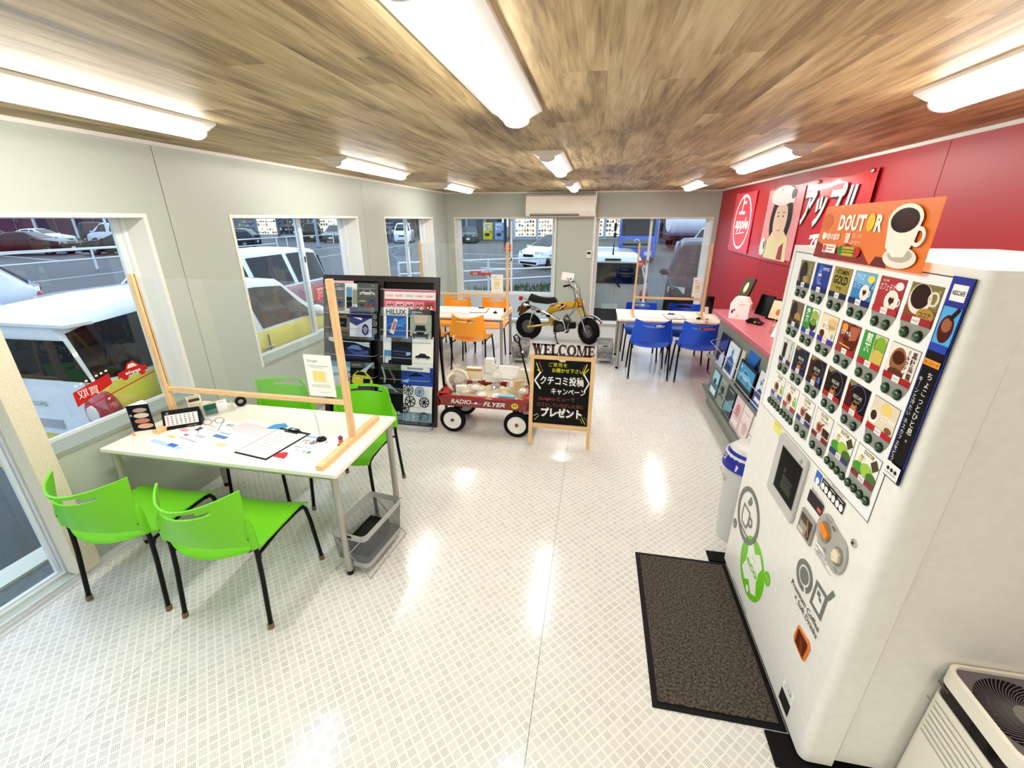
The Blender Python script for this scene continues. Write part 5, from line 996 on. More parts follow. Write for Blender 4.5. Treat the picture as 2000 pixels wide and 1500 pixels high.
# ---- goods in the wagon
WX, WY, WZ = -.94, 3.79, .286
KR = noisy('shredded_kraft_paper', '#d8c9a4', '#efe6d0', 90, .8, .6, 4, (1, 1, 1), (.3, .7), 0, .01)
g = G(); 
def bed(u, v): x = -.43+.86*u; y = -.20+.40*v; return (WX+x, WY+y, WZ+.055+.012*math.sin(x*37)*math.cos(y*41)+.01*math.sin(x*90+y*60))
g.grid(bed, 40, 20, KR, thick=.05); tag(obj('paper_filling', g), 'shredded cream paper filling the toy wagon', 'paper filling', kind='stuff')
def bagthing(x, y, z, s, lb, inner='#efe8dc', bow='#8a3a2c', tall=1.0, grp='cellophane gift packs in the toy wagon'):
    s *= 1.25
    t = thing('gift_bag', lb, 'gift bag', (WX+x, WY+y, WZ+z), R.uniform(-.5, .5), grp)
    g = G(); g.lathe([(0, 0), (.75*s, 0), (.95*s, .25*s*tall), (s, .7*s*tall), (.8*s, 1.15*s*tall), (.3*s, 1.5*s*tall), (.18*s, 1.6*s*tall)], CELLO, n=14); obj('wrap', g, t, smooth=0)
    g = G()
    for i in range(14):
        a = 2*PI*i/14; r = .55*s*(1+.25*math.sin(i*2.3)); p = (.16*s*math.cos(a), .16*s*math.sin(a), 1.58*s*tall); q = (r*math.cos(a), r*math.sin(a), (2.1+.15*math.sin(i*3.1))*s*tall); a2 = a+.5; r2 = r*.9
        g.add([p, q, (r2*math.cos(a2), r2*math.sin(a2), 2.0*s*tall), (.16*s*math.cos(a2), .16*s*math.sin(a2), 1.58*s*tall)], [(0, 1, 2, 3)], CELLO)
    obj('ruffle', g, t, smooth=0)
    g = G(); g.tube([(.2*s*math.cos(a), .2*s*math.sin(a), 1.55*s*tall) for a in [2*PI*i/10 for i in range(10)]], .04*s, M(bow, .5), 6, closed=True); obj('ribbon', g, t)
    g = G(); g.ball((0, 0, .62*s*tall), .72*s, .7*s, .5*s*tall, M(inner, .7), 12, 8); obj('contents', g, t)
bagthing(-.32, .02, .10, .075, 'large clear gift bag with a gathered ruffle at the left end of the wagon', '#c8baa0', '#ddd', 1.15)
bagthing(-.13, -.02, .08, .055, 'clear gift bag with a dark brown ribbon in the wagon', '#efe6d8', '#3c1c18', .8)
bagthing(-.04, -.12, .06, .05, 'small white wrapped gift at the front rim of the wagon', '#f2efe8', '#d8d0c4', .7)
bagthing(.1, -.12, .06, .048, 'small white wrapped gift in front of the dark red one in the wagon', '#f4efe6', '#d8d0c4', .7)
bagthing(.06, .02, .09, .045, 'gift with dark red and navy contents in the middle of the wagon', '#6a3444', '#2c3854', .8)
bagthing(.25, .03, .1, .065, 'clear gift bag of beige goods at the right end of the wagon', '#e4d6b8', '#d0b880', .9)
def gbox(x, y, z, w, d, h, col, lb, items=None, rz=0, rx=0, name='gift_box', cat='box'):
    g = G(); g.box(-w/2, -d/2, 0, w/2, d/2, h, M(col, .5)); prt(g, (-w/2, -d/2, 0), (1, 0, 0), (0, 0, 1), items or [('l', .01, h*.3, w*.6, h*.3, .003, '#b9b0a4'), ('l', .01, h*.45, w*.5, h*.45, .003, '#cabfae')])
    tag(obj(name, g, None, (WX+x, WY+y, WZ+z), (rx, 0, rz), bevel=.002, smooth=0), lb, cat)
bagthing(-.42, .10, .10, .05, 'small clear gift bag behind the cream loops in the wagon', '#d8ccb4', '#ddd', 1.0)
bagthing(-.21, -.12, .08, .045, 'round cream wrapped gift at the front left rim of the wagon', '#efe6d4', '#c8b898', .8)
bagthing(.05, .13, .13, .055, 'tall clear gift bag between the white bag and the framed card', '#eee6d6', '#e0d8c8', 1.3)
bagthing(.36, -.08, .09, .05, 'clear gift bag with tan contents by the right rim of the wagon', '#dcc494', '#c8a860', .9)
gbox(-.17, .10, .15, .15, .06, .13, '#efe2c6', 'cream gift box with tan top standing at the back of the wagon', [('r', 0, .10, .15, .125, '#c49a6a')], .05)
gbox(-.02, .14, .13, .085, .06, .24, '#f2efe9', 'tall white paper bag, the highest thing in the wagon', [('t', '菓子', .04, .08, .025, '#a8a098')], -.06)
gbox(.17, .12, .16, .20, .05, .14, '#f5f3ee', 'white framed card box at the back of the wagon', [('r', .015, .02, .15, .12, '#fbfaf7'), ('l', .01, .01, .19, .01, .004, '#2c2a28')], -.1, -.2)
gbox(.34, .08, .14, .12, .05, .15, '#e9e1d0', 'pale patterned packet leaning at the right end of the wagon', [('e', .03+.03*i, .04+.03*(i % 3), .008, .008, '#cdbfa4', 8) for i in range(4)], -.25, -.15)
gbox(.20, -.14, .06, .16, .05, .045, '#9cc4d8', 'light blue flat box at the front right rim of the wagon', [('t', 'SUBARU', .06, .025, .014, '#3a4a6a', {'w': .07}), ('e', .04, .008, .014, .01, '#4a3a44'), ('e', .11, .008, .014, .01, '#4a3a44')], .02)
gbox(-.24, -.13, .07, .10, .04, .10, '#f3f0e8', 'white packet standing at the front left of the wagon', None, .1)
gbox(.30, -.04, .10, .09, .03, .12, '#e2caa0', 'tan cookie packet in the right half of the wagon', [('l', .01, .03+.02*i, .08, .04+.02*i, .004, '#b88a50') for i in range(4)], .4, -.2)
t = thing('headband', 'pair of cream padded loops at the left end of the wagon', 'headband', (WX-.36, WY-.05, WZ+.17))
g = G(); g.tube([(.0+.02*math.sin(a*2), .09*math.cos(a), .08*math.sin(a)) for a in [2*PI*i/20 for i in range(20)]], .016, M('#e0d8c4', .8), 8, closed=True); obj('loop', g, t, smooth=60)
g = G(); g.tube([(.05+.09*math.cos(a), .06, .02+.085*math.sin(a)) for a in [PI*i/12 for i in range(13)]], .016, M('#e6dfce', .8), 8); obj('arch', g, t, smooth=60)
# ================================================================ counter with catalogue shelves
FG = noisy('grey_carpet_cloth', '#7d8078', '#92958c', 160, .9, .3, 3)
PK = M('#c2707c', .35)
CXF, CY0, CY1, CZ = 1.32, 2.78, 4.72, 1.0
t = thing('reception_counter', 'grey cloth-covered counter with a pink top along the red wall', 'counter')
g = G(); g.box(CXF, CY0, .03, CXF+.03, CY1, CZ, FG); obj('front_panel', g, t)
g = G(); g.box(CXF+.03, CY1-.03, .03, XR-.02, CY1, CZ, FG); g.box(CXF+.03, CY0, .03, XR-.02, CY0+.03, CZ, FG); obj('side_panel', g, t)
g = G(); g.box(CXF+.02, CY0, 0, XR-.02, CY1-.01, .03, BLACK); obj('plinth', g, t)
g = G(); g.box(CXF-.05, CY0-.02, CZ, XR-.01, CY1+.16, CZ+.045, PK); obj('countertop', g, t, bevel=.006)
for k, z in enumerate((.245, .585)):
    g = G(); g.box(CXF-.085, CY0+.02, z, CXF, CY1-.02-.2*0, z+.012, M('#8a8d85', .6)); g.prism([(0, 0), (-.085, 0), (0, -.09 if k else -.16)], (CXF, CY0+.02, z), (1, 0, 0), (0, 0, 1), -(CY1-CY0-.04), M('#8f928a', .7)); obj('ledge', g, t, smooth=0)
    g = G(); g.tube([(CXF, CY1-.05, z+.19), (CXF-.075, CY1-.06, z+.16), (CXF-.075, CY0+.05, z+.16), (CXF, CY0+.05, z+.19)], .0028, M('#cfd1d0', .2, .6), 6)
    g.tube([(CXF-.08, CY1-.06, z+.06), (CXF-.08, CY0+.05, z+.06)], .0025, M('#cfd1d0', .2, .6), 6); obj('retaining_wire', g, t)
def cm(y0, y1, z, h, base, items, lb, d=.05, lean=.10):
    xf = Matrix.Translation((CXF-d, y0, z)) @ Matrix.Rotation(-PI/2, 4, 'Z') @ Matrix.Rotation(-lean, 4, 'X')
    mag(abs(y1-y0), h, base, items, lb, xf, 'catalogues on the counter shelves', .012)
Zt, Zl = .60, .26
cm(4.45, 4.20, Zt, .30, '#1b2248', [('p', [(.0, .2), (.25, .29), (.25, .18), (0, .12)], '#4a5590'), ('p', [(.02, 0), (.12, .1), (.2, .16), (.25, .1), (.25, 0)], '#c6cbe0'), ('e', .08, .06, .03, .045, '#14183a')], 'navy catalogue with a wheel, upper shelf nearest the far table')
cm(4.16, 3.88, Zt, .29, '#dfe9f4', [('p', [(.02, .02), (.24, .02), (.24, .14), (.14, .19), (.04, .13)], '#3e6cb0'), ('e', .14, .21, .03, .03, '#4aa8c8'), ('r', .06, .04, .2, .09, '#1f2c5a'), ('l', .05, .25, .2, .25, .005, '#8aa')], 'white catalogue with a blue car front, upper shelf')
cm(3.87, 3.78, Zt, .29, '#cfcdc0', [], 'thick cream catalogue seen from its edge, upper shelf', .03)
cm(3.74, 3.48, Zt+.06, .28, '#1f76c0', [('p', [(.0, .1), (.26, .2), (.26, .0), (0, .0)], '#14568e'), ('p', [(.16, 0), (.26, 0), (.26, .28), (.2, .2)], '#101418')], 'bright blue catalogue rising behind the black one on the upper shelf', .015)
cm(3.76, 3.38, Zt, .24, '#0e1013', [('r', .02, .07, .36, .22, '#3f9fcf')]+car_side(.19, .1, .26, '#8ccbe6', '#2a6a90')+[('e', .06, .19, .012, .012, '#f0f4f8'), ('t', 'CX', .18, .02, .03, '#9aa0a6')], 'black-framed catalogue with a pale blue car on the upper shelf', .055)
cm(3.34, 3.10, Zt, .28, '#dde6ee', [('p', [(.0, .0), (.2, .0), (.2, .12), (.08, .16), (0, .1)], '#1d3f92'), ('r', .03, .05, .14, .08, '#e8eef4')]+car_side(.12, .19, .16, '#b9c2cc'), 'white and blue catalogue at the near end of the upper shelf')
cm(4.47, 4.24, Zl, .27, '#2c7d92', [('r', .02, .14, .21, .25, '#b4dcec'), ('r', .02, .02, .21, .08, '#e2ecee')]+car_front(.11, .1, .1, '#2a4450'), 'teal catalogue at the far end of the lower shelf')
cm(4.20, 3.98, Zl, .27, '#8c9a8e', car_front(.11, .08, .14, '#3c4a44')+[('l', .03, .24, .18, .24, .006, '#e8ece8')], 'grey-green catalogue on the lower shelf')
cm(3.95, 3.74, Zl, .27, '#1d3a44', [('p', [(0, .1), (.2, .2), (.2, .08), (0, .02)], '#5aa0b0'), ('l', .03, .24, .16, .24, .006, '#dde')], 'dark teal catalogue with a light streak on the lower shelf')
cm(3.71, 3.51, Zl, .27, '#e6c8cc', [('e', .1, .16, .05, .06, '#c88a94'), ('r', .03, .03, .17, .08, '#f2e6e6')], 'pale pink catalogue on the lower shelf')
cm(3.50, 3.30, Zl, .27, '#ebe0dc', [('l', .03, .22, .16, .22, .008, '#c8a0a0'), ('e', .12, .1, .05, .05, '#dcb8b8')], 'pinkish white catalogue beside the pale pink one on the lower shelf')
cm(3.27, 3.08, Zl, .27, '#f0ecec', [('e', .09, .16, .04, .05, '#8a6a94'), ('e', .11, .1, .04, .03, '#5a4a6c'), ('l', .02, .24, .16, .24, .008, '#d88a94')], 'white catalogue with purple figures on the lower shelf')
cm(3.05, 2.84, Zl, .27, '#3a7fb4', [('p', [(.03, .02), (.1, .2), (.16, .02)], '#16303c'), ('r', .02, .22, .19, .25, '#dce8f0')], 'mid blue catalogue at the near end of the lower shelf')
# goods on the counter
CT = CZ+.046
t = thing('award_plaque', 'dark wooden award plaque with gold plates leaning at the far end of the counter', 'plaque', (1.46, 4.74, CT), rot=(-.42, -.1, -1.15))
g = G(); g.box(-.07, -.014, 0, .07, .014, .36, M('#4a4030', .35)); obj('board', g, t, bevel=.004)
g = G(); prt(g, (-.07, -.014, 0), (1, 0, 0), (0, 0, 1), [('r', .02, .03, .12, .17, '#d8c48a'), ('l', .035, .13, .105, .13, .004, '#8a7440'), ('l', .035, .10, .105, .10, .004, '#8a7440'), ('e', .07, .26, .025, .055, '#ece0a8')]); obj('gold_plates', g, t, smooth=0)
t = thing('white_carton', 'white cut-cornered carton with small red print on the counter', 'box', (1.40, 4.42, CT), -.5); t.scale = (.85, .85, .85)
g = G(); g.prism([(-.10, 0), (.10, 0), (.10, .17), (.06, .24), (-.06, .24), (-.10, .17)], (0, -.06, 0), (1, 0, 0), (0, 0, 1), -.12, M('#f4efec', .5)); prt(g, (-.1, -.06, 0), (1, 0, 0), (0, 0, 1), [('e', .03, .08, .012, .02, '#7a2a2c'), ('e', .05, .1, .01, .012, '#a83a3c'), ('t', 'apple', .12, .16, .02, '#d8484e', {'w': .06}), ('e', .09, .04, .012, .016, '#ecd9a0')], .0006); obj('carton_body', g, t, smooth=0)
def frame(x, y, w, h, rz, lb, pic, lean=.25):
    t = thing('picture_frame', lb, 'frame', (x, y, CT), rot=(-lean, 0, rz))
    g = G()
    for a, b, c, d in ((-w/2, -w/2+.012, 0, h), (w/2-.012, w/2, 0, h), (-w/2+.012, w/2-.012, 0, .012), (-w/2+.012, w/2-.012, h-.012, h)): g.box(a, -.01, c, b, .01, d, BLACK)
    obj('border', g, t); g = G(); g.box(-w/2+.01, -.002, .01, w/2-.01, .006, h-.01, M('#101012', .3)); prt(g, (-w/2, -.002, 0), (1, 0, 0), (0, 0, 1), pic); obj('picture', g, t, smooth=0)
    g = G(); g.bar((0, .01, h*.7), (0, h*.35+.01, .09*0+.0+h*.08), .03, .004, BLACK); obj('easel_strut', g, t)
frame(1.66, 4.62, .17, .20, -1.2, 'all-black picture frame behind the white carton on the counter', [])
frame(1.72, 4.34, .26, .2, -1.0, 'black picture frame with a warm-toned photo on the counter', [('r', .015, .015, .245, .185, '#ecd4b4'), ('e', .1, .08, .025, .03, '#b8763c'), ('p', [(.12, .02), (.2, .04), (.22, .14), (.15, .15)], '#6a3424'), ('p', [(.2, .1), (.24, .12), (.24, .17), (.18, .17)], '#a8928a')])
frame(1.70, 4.05, .22, .22, -1.5, 'black frame with a white strip nearest the vending machine on the counter', [('r', .02, .17, .2, .21, '#e9e4dc')])
t = thing('toy_car', 'small black model car with yellow-green flames on the counter', 'toy car', (1.47, 4.2, CT), -.9); t.scale = (.8, .8, .8)
g = G(); g.prism([(-.09, .01), (.09, .01), (.095, .03), (.05, .04), (.02, .065), (-.04, .065), (-.07, .04), (-.09, .035)], (0, .035, 0), (1, 0, 0), (0, 0, 1), .07, M('#1a1412', .3)); obj('body', g, t, bevel=.003)
g = G(); prt(g, (-.09, -.0355, 0), (1, 0, 0), (0, 0, 1), [('p', [(.1, .02), (.17, .02), (.16, .034), (.13, .03), (.11, .038)], '#b8c83a')]); obj('flame_print', g, t, smooth=0)
for s in (-1, 1):
    for r_ in (-1, 1): g = G(); g.lathe([(0, -.008), (.016, -.008), (.016, .008), (0, .008)], BLACK, (s*.055, r_*.036, .016), (0, 1, 0), 12); obj('wheel', g, t)
g = G()
for i in range(6): g.tube([(.0+.012*i, .0, .0), (.004+.012*i, .02, .03+.05*(i % 2)), (.015+.012*i, .03, .05+.03*((i+1) % 3))], .003, M('#b8998a', .5), 5)
tag(obj('letter_ornament', g, None, (1.48, 3.88, CT), (0, 0, -.6)), 'tangled pinkish wire word ornament on the counter', 'ornament')
g = G(); g.tube([(0, 0, 0), (.05, 0, .05), (.12, .01, .07), (.2, 0, .03)], .006, M('#efe9e4', .5), 6); g.tube([(.02, .03, .0), (.08, .05, .06), (.15, .03, .05)], .006, M('#2a1614', .5), 6)
tag(obj('pen_bundle', g, None, (1.60, 4.12, CT), (0, 0, -.8)), 'white and dark pens lying on the counter behind the model car', 'pens')
g = G(); g.box(-.14, -.004, 0, .14, .004, .3, M('#f4f1ee', .5)); prt(g, (-.14, -.004, 0), (1, 0, 0), (0, 0, 1), [('t', 'PLAY', .12, .05, .06, '#1c1c1e', {'w': .16, 'sh': .2}), ('t', 'ラジオ', .15, .13, .04, '#8a8a90', {'w': .1}), ('l', .03, .24, .2, .24, .006, '#9a9aa0'), ('r', .1, .19, .15, .21, '#6a6a70')])
tag(obj('poster_card', g, None, (1.50, 3.60, CT), (-.3, 0, -1.2), smooth=0), 'white printed card with black lettering beside the vending machine', 'card')
t = thing('poster_roll', 'upright printed display tube beyond the vending machine on the counter', 'poster', (1.72, 3.66, CT))
g = G(); g.lathe([(.05, 0), (.055, .01), (.05, .5), (.045, .5)], M('#e2ddd6', .5), n=18)
for i in range(6): g.lathe([(.0565, .05+i*.075), (.0560, .07+i*.075)], M(['#b8a898', '#8a8c90', '#c9b8a4'][i % 3], .5), n=18)
obj('tube', g, t)
# ================================================================ banner on the red wall
t = thing('wall_banner', 'red vinyl shop banner with white lettering and a smiling woman on the red wall', 'banner', (XR-.012, 7.42, 1.50))
BR = M('#c81c2c', .28, 0, .3)
def bn(u, v): 
    y = -3.50*u; z = .80*v+(.03*(1-u)*0) - .035*math.sin(PI*u)*(1-v)*0
    sag = -.035*math.sin(PI*min(1, abs(u-.5)*2))*0
    z = .80*v - (1-v)*.0 + (v)*(-.03*math.sin(PI*((u*4) % 1))) - .02*math.sin(PI*u)*(1-v)
    return (-.008-.006*abs(math.sin(u*9+v*2.2))*math.sin(PI*v*.9+.2)-.003*math.sin(u*23+v*5)*v, y, z)
g = G(); g.grid(bn, 70, 14, BR, thick=.0012); obj('sheet', g, t, smooth=60)
def bp(items, O_=(-.019, 0, 0)):
    g = G(); prt(g, O_, (0, -1, 0), (0, 0, 1), items, .0005, .0003, .35); return g
fl = lambda y: y
it = [('r', .06, .0, .95, .78, '#d8505e'), ('ring', .50, .40, .36, .035, '#f6f0ee', 44), ('t', '上', .44, .52, .28, '#f6f0ee', {'b': .03, 'sh': .2}), ('t', 'apple', .51, .32, .2, '#f6f0ee', {'w': .56, 'b': .03, 'sh': .2}), ('l', .3, .24, .68, .27, .014, '#f6f0ee')]
obj('round_logo', bp(it), t, smooth=0)
it = [('r', 1.02, .03, 1.98, .75, '#eba8a8'), ('e', 1.5, .44, .30, .3, '#2a1a14', 28), ('r', 1.30, .02, 1.76, .2, '#e6dca8'), ('p', [(1.2, .01), (1.85, .01), (1.8, .24), (1.66, .32), (1.36, .32), (1.24, .22)][::1], '#e9e0b0'), ('p', [(1.6, .02), (1.75, .02), (1.72, .2), (1.62, .15)], '#a8283a'), ('p', [(1.4, .3), (1.62, .3), (1.58, .22), (1.44, .22)][::-1], '#eccbb0'), ('e', 1.5, .43, .185, .215, '#f0d4bc', 28),
      ('p', [(1.3, .52), (1.42, .60), (1.62, .58), (1.7, .5), (1.72, .62), (1.3, .62)], '#2a1a14'), ('e', 1.46, .68, .34, .10, '#f2f0ea', 28), ('p', [(1.16, .62), (1.78, .6), (1.8, .66), (1.2, .68)], '#f5f3ee'), ('e', 1.74, .69, .06, .05, '#3a3c40'),
      ('e', 1.43, .47, .022, .009, '#2a1a14', 12), ('e', 1.57, .47, .022, .009, '#2a1a14', 12), ('l', 1.39, .505, 1.46, .51, .007, '#3a261c'), ('l', 1.54, .51, 1.61, .505, .007, '#3a261c'), ('l', 1.5, .45, 1.485, .40, .006, '#d8b098'), ('p', [(1.43, .35), (1.5, .315), (1.57, .35), (1.5, .34)], '#c83a44'), ('p', [(1.445, .347), (1.5, .325), (1.555, .347)], '#f8f4f0'), ('e', 1.13, .13, .09, .1, '#e9e9e2'), ('e', 1.17, .15, .03, .05, '#4a8a3c')]
obj('portrait_print', bp(it, (-.019, -.37, 0)), t, smooth=0)
it = [('t', 'アップル', 2.87, .405, .36, '#3a0c14', {'w': .99, 'b': .055, 'sh': .25}), ('t', 'アップル', 2.86, .415, .36, '#f8f6f4', {'w': .98, 'b': .035, 'sh': .25}), ('t', 'で売ろう', 3.06, .12, .26, '#f8f6f4', {'w': .78, 'b': .03, 'sh': .2})]
obj('lettering', bp(it), t, smooth=0)
for y, z in ((-.06, .76), (-1.78, .75), (-2.6, .765), (-3.44, .78), (-.06, .06)):
    g = G(); g.lathe([(.018, 0), (.018, .006), (.01, .008), (0, .008)], CHROME, (-.017, y, z), (-1, 0, 0), 12); obj('eyelet', g, t)
# ================================================================ mini motorbike
YL = M('#c9a90e', .22, 0, .7)
t = thing('mini_motorbike', 'small yellow vintage motorbike with fat black tyres before the far wall', 'motorbike', (-.03, 7.02, 0), math.radians(-8))
XRr, XF = -1.03, 0.0
def tyre(cx, r, rz, nm):
    A = (math.sin(rz)*-1, math.cos(rz), 0); g = G(); w = .052
    g.lathe([(r*.5, -w*.7), (r*.62, -w), (r*.85, -w*1.05), (r*.97, -w*.55), (r, 0), (r*.97, w*.55), (r*.85, w*1.05), (r*.62, w), (r*.5, w*.7)], M('#101010', .75), (cx, 0, r), A, 36)
    o = obj(nm, g, t, smooth=60)
    g = G()
    for i in range(30):
        a = 2*PI*i/30; U_ = Vector((math.cos(rz), math.sin(rz), 0)); d = U_*math.cos(a)+Vector((0, 0, 1))*math.sin(a); c0 = Vector((cx, 0, r)); Av = Vector(A)
        g.bar(c0+d*r*.985-Av*.04, c0+d*r*.985+Av*.04, .012, .012, M('#0a0a0a', .8), d)
    tag(obj('tread_block', g, o), kind='stuff')
    g = G(); g.lathe([(r*.52, -.04), (r*.5, -.01), (r*.3, -.006), (r*.26, -.03), (r*.0, -.035)], M('#8d8f90', .3, .8), (cx, 0, r), A, 24); g.lathe([(r*.52, .04), (r*.5, .01), (r*.3, .006), (r*.26, .03), (r*.0, .035)], M('#8d8f90', .3, .8), (cx, 0, r), A, 24)
    obj('rim', g, o)
    return o
tyre(XRr, .225, 0, 'rear_wheel'); tyre(XF, .215, -.55, 'front_wheel')
g = G(); g.tube([(-.70, 0, .47), (-.62, 0, .55), (-.48, 0, .59), (-.33, 0, .62), (-.21, 0, .645)], [.055, .068, .07, .064, .05], YL, 14); g.tube([(-.68, 0, .5), (-.65, 0, .40), (-.62, 0, .26)], [.05, .04, .03], YL, 12); obj('frame_spine', g, t, smooth=60)
g = G(); prt(g, (-.47, -.074, .56), (1, 0, .12), (0, 0, 1), [('r', .0, .0, .05, .09, '#2a1418'), ('p', [(-.05, .05), (.1, .07), (.1, .03), (-.05, .02)], '#b8544a'), ('p', [(-.02, .02), (.07, .07), (.08, .06), (0, .01)], '#f0e6dc')]); obj('tank_badge', g, t, smooth=0)
def seatf(u, v): 
    x = -1.04+.50*u; y = (v-.5)*2; w = .085*(1-.25*u); cr = math.sqrt(max(0, 1-min(1, abs(y))**2.2))
    e = min(1, min(u, 1-u)*9)**.5
    z = .655+.03*(1-u)**2+.025*u*u*.6-.035*math.sin(PI*u)+.12*cr*e*(1-.3*u)
    return (x, y*w*(.75+.25*e), z)
g = G(); g.grid(seatf, 18, 12, M('#0d0e0e', .45), thick=.045); obj('seat', g, t, smooth=60)
g = G(); g.tube([(-1.05, -.09, .69), (-.92, -.1, .65), (-.7, -.095, .635), (-.56, -.07, .64)], .006, CHROME, 6); g.tube([(-1.05, .09, .69), (-.92, .1, .65), (-.7, .095, .635), (-.56, .07, .64)], .006, CHROME, 6); obj('seat_trim', g, t)
g = G(); g.tube([(-1.10, -.06, .60), (-1.0, -.1, .585), (-.75, -.11, .50), (-.5, -.11, .40), (-.42, -.10, .375), (-.39, -.09, .32), (-.375, -.08, .22)], [.032, .034, .03, .024, .017, .014, .013], CHROME, 12); obj('exhaust_pipe', g, t, smooth=60)
g = G()
for i in range(5): g.box(-1.03+i*.085, -.150+.0*i, .555-i*.03, -.965+i*.085, -.144, .60-i*.032, BLACK if i % 2 == 0 else CHROME)
obj('exhaust_shield', g, t)
for s in (-1, 1):
    g = G(); g.tube([(-.66, s*.075, .30), (XRr, s*.075, .225)], .017, YL, 10); obj('swing_arm', g, t)
    g = G(); g.tube([(XRr+.03, s*.085, .235), (-.93, s*.095, .56)], .008, CHROME, 8)
    pts = []
    for i in range(60): f_ = i/59; a = f_*2*PI*9; pts.append((XRr+.04+.075*f_, s*.09+.02*math.cos(a), .30+.22*f_+.02*math.sin(a)*.3))
    g.tube(pts, .004, CHROME, 5); obj('shock_spring', g, t)
g = G(); g.box(-.58, -.075, .17, -.33, .075, .37, M('#2c2b28', .4, .5)); g.lathe([(0, -.09), (.07, -.088), (.075, -.07), (.075, 0)], M('#6a6a66', .35, .7), (-.47, 0, .25), (0, 1, 0), 20); g.lathe([(0, .09), (.07, .088), (.075, .07), (.075, 0)], M('#6a6a66', .35, .7), (-.47, 0, .25), (0, 1, 0), 20); obj('engine_case', g, t, bevel=.006)
g = G()
for i in range(7): g.box(-.335+i*.016, -.05, .235+i*.002, -.327+i*.016, .05, .335+i*.002, M('#1a1a1a', .5))
g.box(-.33, -.035, .25, -.215, .035, .325, M('#242424', .4, .3)); obj('cylinder_fins', g, t)
g = G(); g.tube([(-.3, 0, .36), (-.34, .0, .42), (-.40, .02, .44)], .018, M('#8a8c8c', .3, .8), 10); g.tube([(-.42, -.02, .36), (-.4, -.03, .44), (-.36, -.02, .48)], .02, M('#9a9a96', .3, .8), 10); obj('carburettor', g, t)
g = G(); g.tube([(-.58, -.13, .19), (-.5, -.12, .18), (-.38, -.12, .20), (-.33, -.1, .24), (-.33, -.06, .34)], .007, CHROME, 8); obj('exhaust_guard', g, t); g = G(); g.tube([(-.53, -.2, .18), (-.53, .2, .18)], .012, BLACK, 8); obj('footrest', g, t)
g = G(); g.tube([(-.56, -.05, .2), (-.52, -.12, .1), (-.48, -.16, .006)], .008, BLACK, 8); g.tube([(-.58, 0.05, .2), (-.58, .12, .1), (-.60, .16, .006)], .008, BLACK, 8); g.box(-.5, -.19, 0, -.45, -.14, .008, BLACK); obj('side_stand', g, t)
a0 = Vector((-.225, 0, .76)); a1 = Vector((0, 0, .215))
for s in (-1, 1):
    o_ = Vector((.03*s, .072*s, 0)); 
    g = G(); g.tube([a0+o_*.7+Vector((.02, 0, -.08)), a0.lerp(a1, .55)+o_, ], .021, YL, 12); g.tube([a0.lerp(a1, .5)+o_, a1+o_*1.05], .015, CHROME, 12); obj('fork_leg', g, t)
g = G(); g.tube([a0+Vector((0, 0, -.01)), a0.lerp(a1, .22)], .034, YL, 14); g.bar(a0+Vector((.0, -.08, -.03)), a0+Vector((0, .08, -.03)), .06, .02, CHROME); g.bar(a0.lerp(a1, .25)+Vector((0, -.08, 0)), a0.lerp(a1, .25)+Vector((0, .08, 0)), .05, .02, BLACK); obj('steering_head', g, t)
g = G(); FE = []
def fen(u, v):
    a = .35+1.5*u; y = (v-.5)*.12; r = .255-.02*(abs(v-.5)*2)**2
    return (XF+r*math.cos(a+.2), y, .215+r*math.sin(a+.2)+.02)
g.grid(fen, 14, 6, CHROME, thick=.002); obj('front_fender', g, t, smooth=60)
g = G(); g.lathe([(.0, -.07), (.045, -.06), (.065, -.02), (.068, .02), (.06, .024)], M('#b8892a', .3, .3), (-.13, 0, .66), (1, 0, .1), 20); hl_ = obj('headlamp', g, t, smooth=60); g = G(); g.lathe([(.06, .02), (.064, .028), (.04, .036), (0, .04)], M('#e8e6de', .1), (-.13, 0, .66), (1, 0, .1), 20); obj('headlamp_lens', g, hl_)
for s in (-1, 1):
    g = G(); g.tube([(-.15, s*.06, .66), (-.14, s*.13, .66)], .006, BLACK, 6); k = obj('indicator', g, t); g = G(); g.ball((-.14, s*.15, .66), .022, .022, .022, M('#d87a1a', .25), 12, 8); obj('indicator_lens', g, k)
for s in (-1, 1):
    g = G(); g.tube([(-.235, s*.04, .74), (-.255, s*.06, .86), (-.30, s*.17, .965), (-.32, s*.22, .98)], .0105, CHROME, 10); hb = obj('handlebar', g, t, smooth=60)
    g = G(); g.tube([(-.31, s*.2, .975), (-.38, s*.32, .97)], .017, BLACK, 10); obj('grip', g, hb)
    g = G(); g.tube([(-.31, s*.2, .965), (-.27, s*.3, .955), (-.30, s*.34, .95)], .005, M('#9a9a98', .3, .7), 6); obj('lever', g, hb)
    g = G(); g.tube([(-.31, s*.18, .98), (-.34, s*.22, 1.05), (-.33, s*.22, 1.06)], .005, CHROME, 6); g.lathe([(0, -.008), (.045, -.006), (.048, .004), (.0, .005)], CHROME, (-.345, s*.235, 1.05), (-.7, -.5, .2), 18); obj('mirror', g, hb)
g = G(); g.tube([(-.26, -.14, .89), (-.245, 0, .90), (-.26, .14, .89)], .007, CHROME, 8); obj('handlebar_brace', g, t)
g = G()
for (p, q, r_, s_) in (((-.31, -.2, .97), (-.1, -.12, .86), (-.1, -.05, .6), (-.05, -.06, .3)), ((-.31, .2, .97), (-.12, .1, .85), (-.14, .02, .6), (-.36, .0, .42)), ((-.3, -.18, .96), (-.2, -.06, .8), (-.22, -.05, .52), (-.36, -.04, .45))):
    P = [Vector(p), Vector(q), Vector(r_), Vector(s_)]; pts = []
    for i in range(13): u = i/12; pts.append((1-u)**3*P[0]+3*(1-u)**2*u*P[1]+3*(1-u)*u*u*P[2]+u**3*P[3])
    g.tube(pts, .0042, BLACK, 6)
obj('control_cable', g, t)
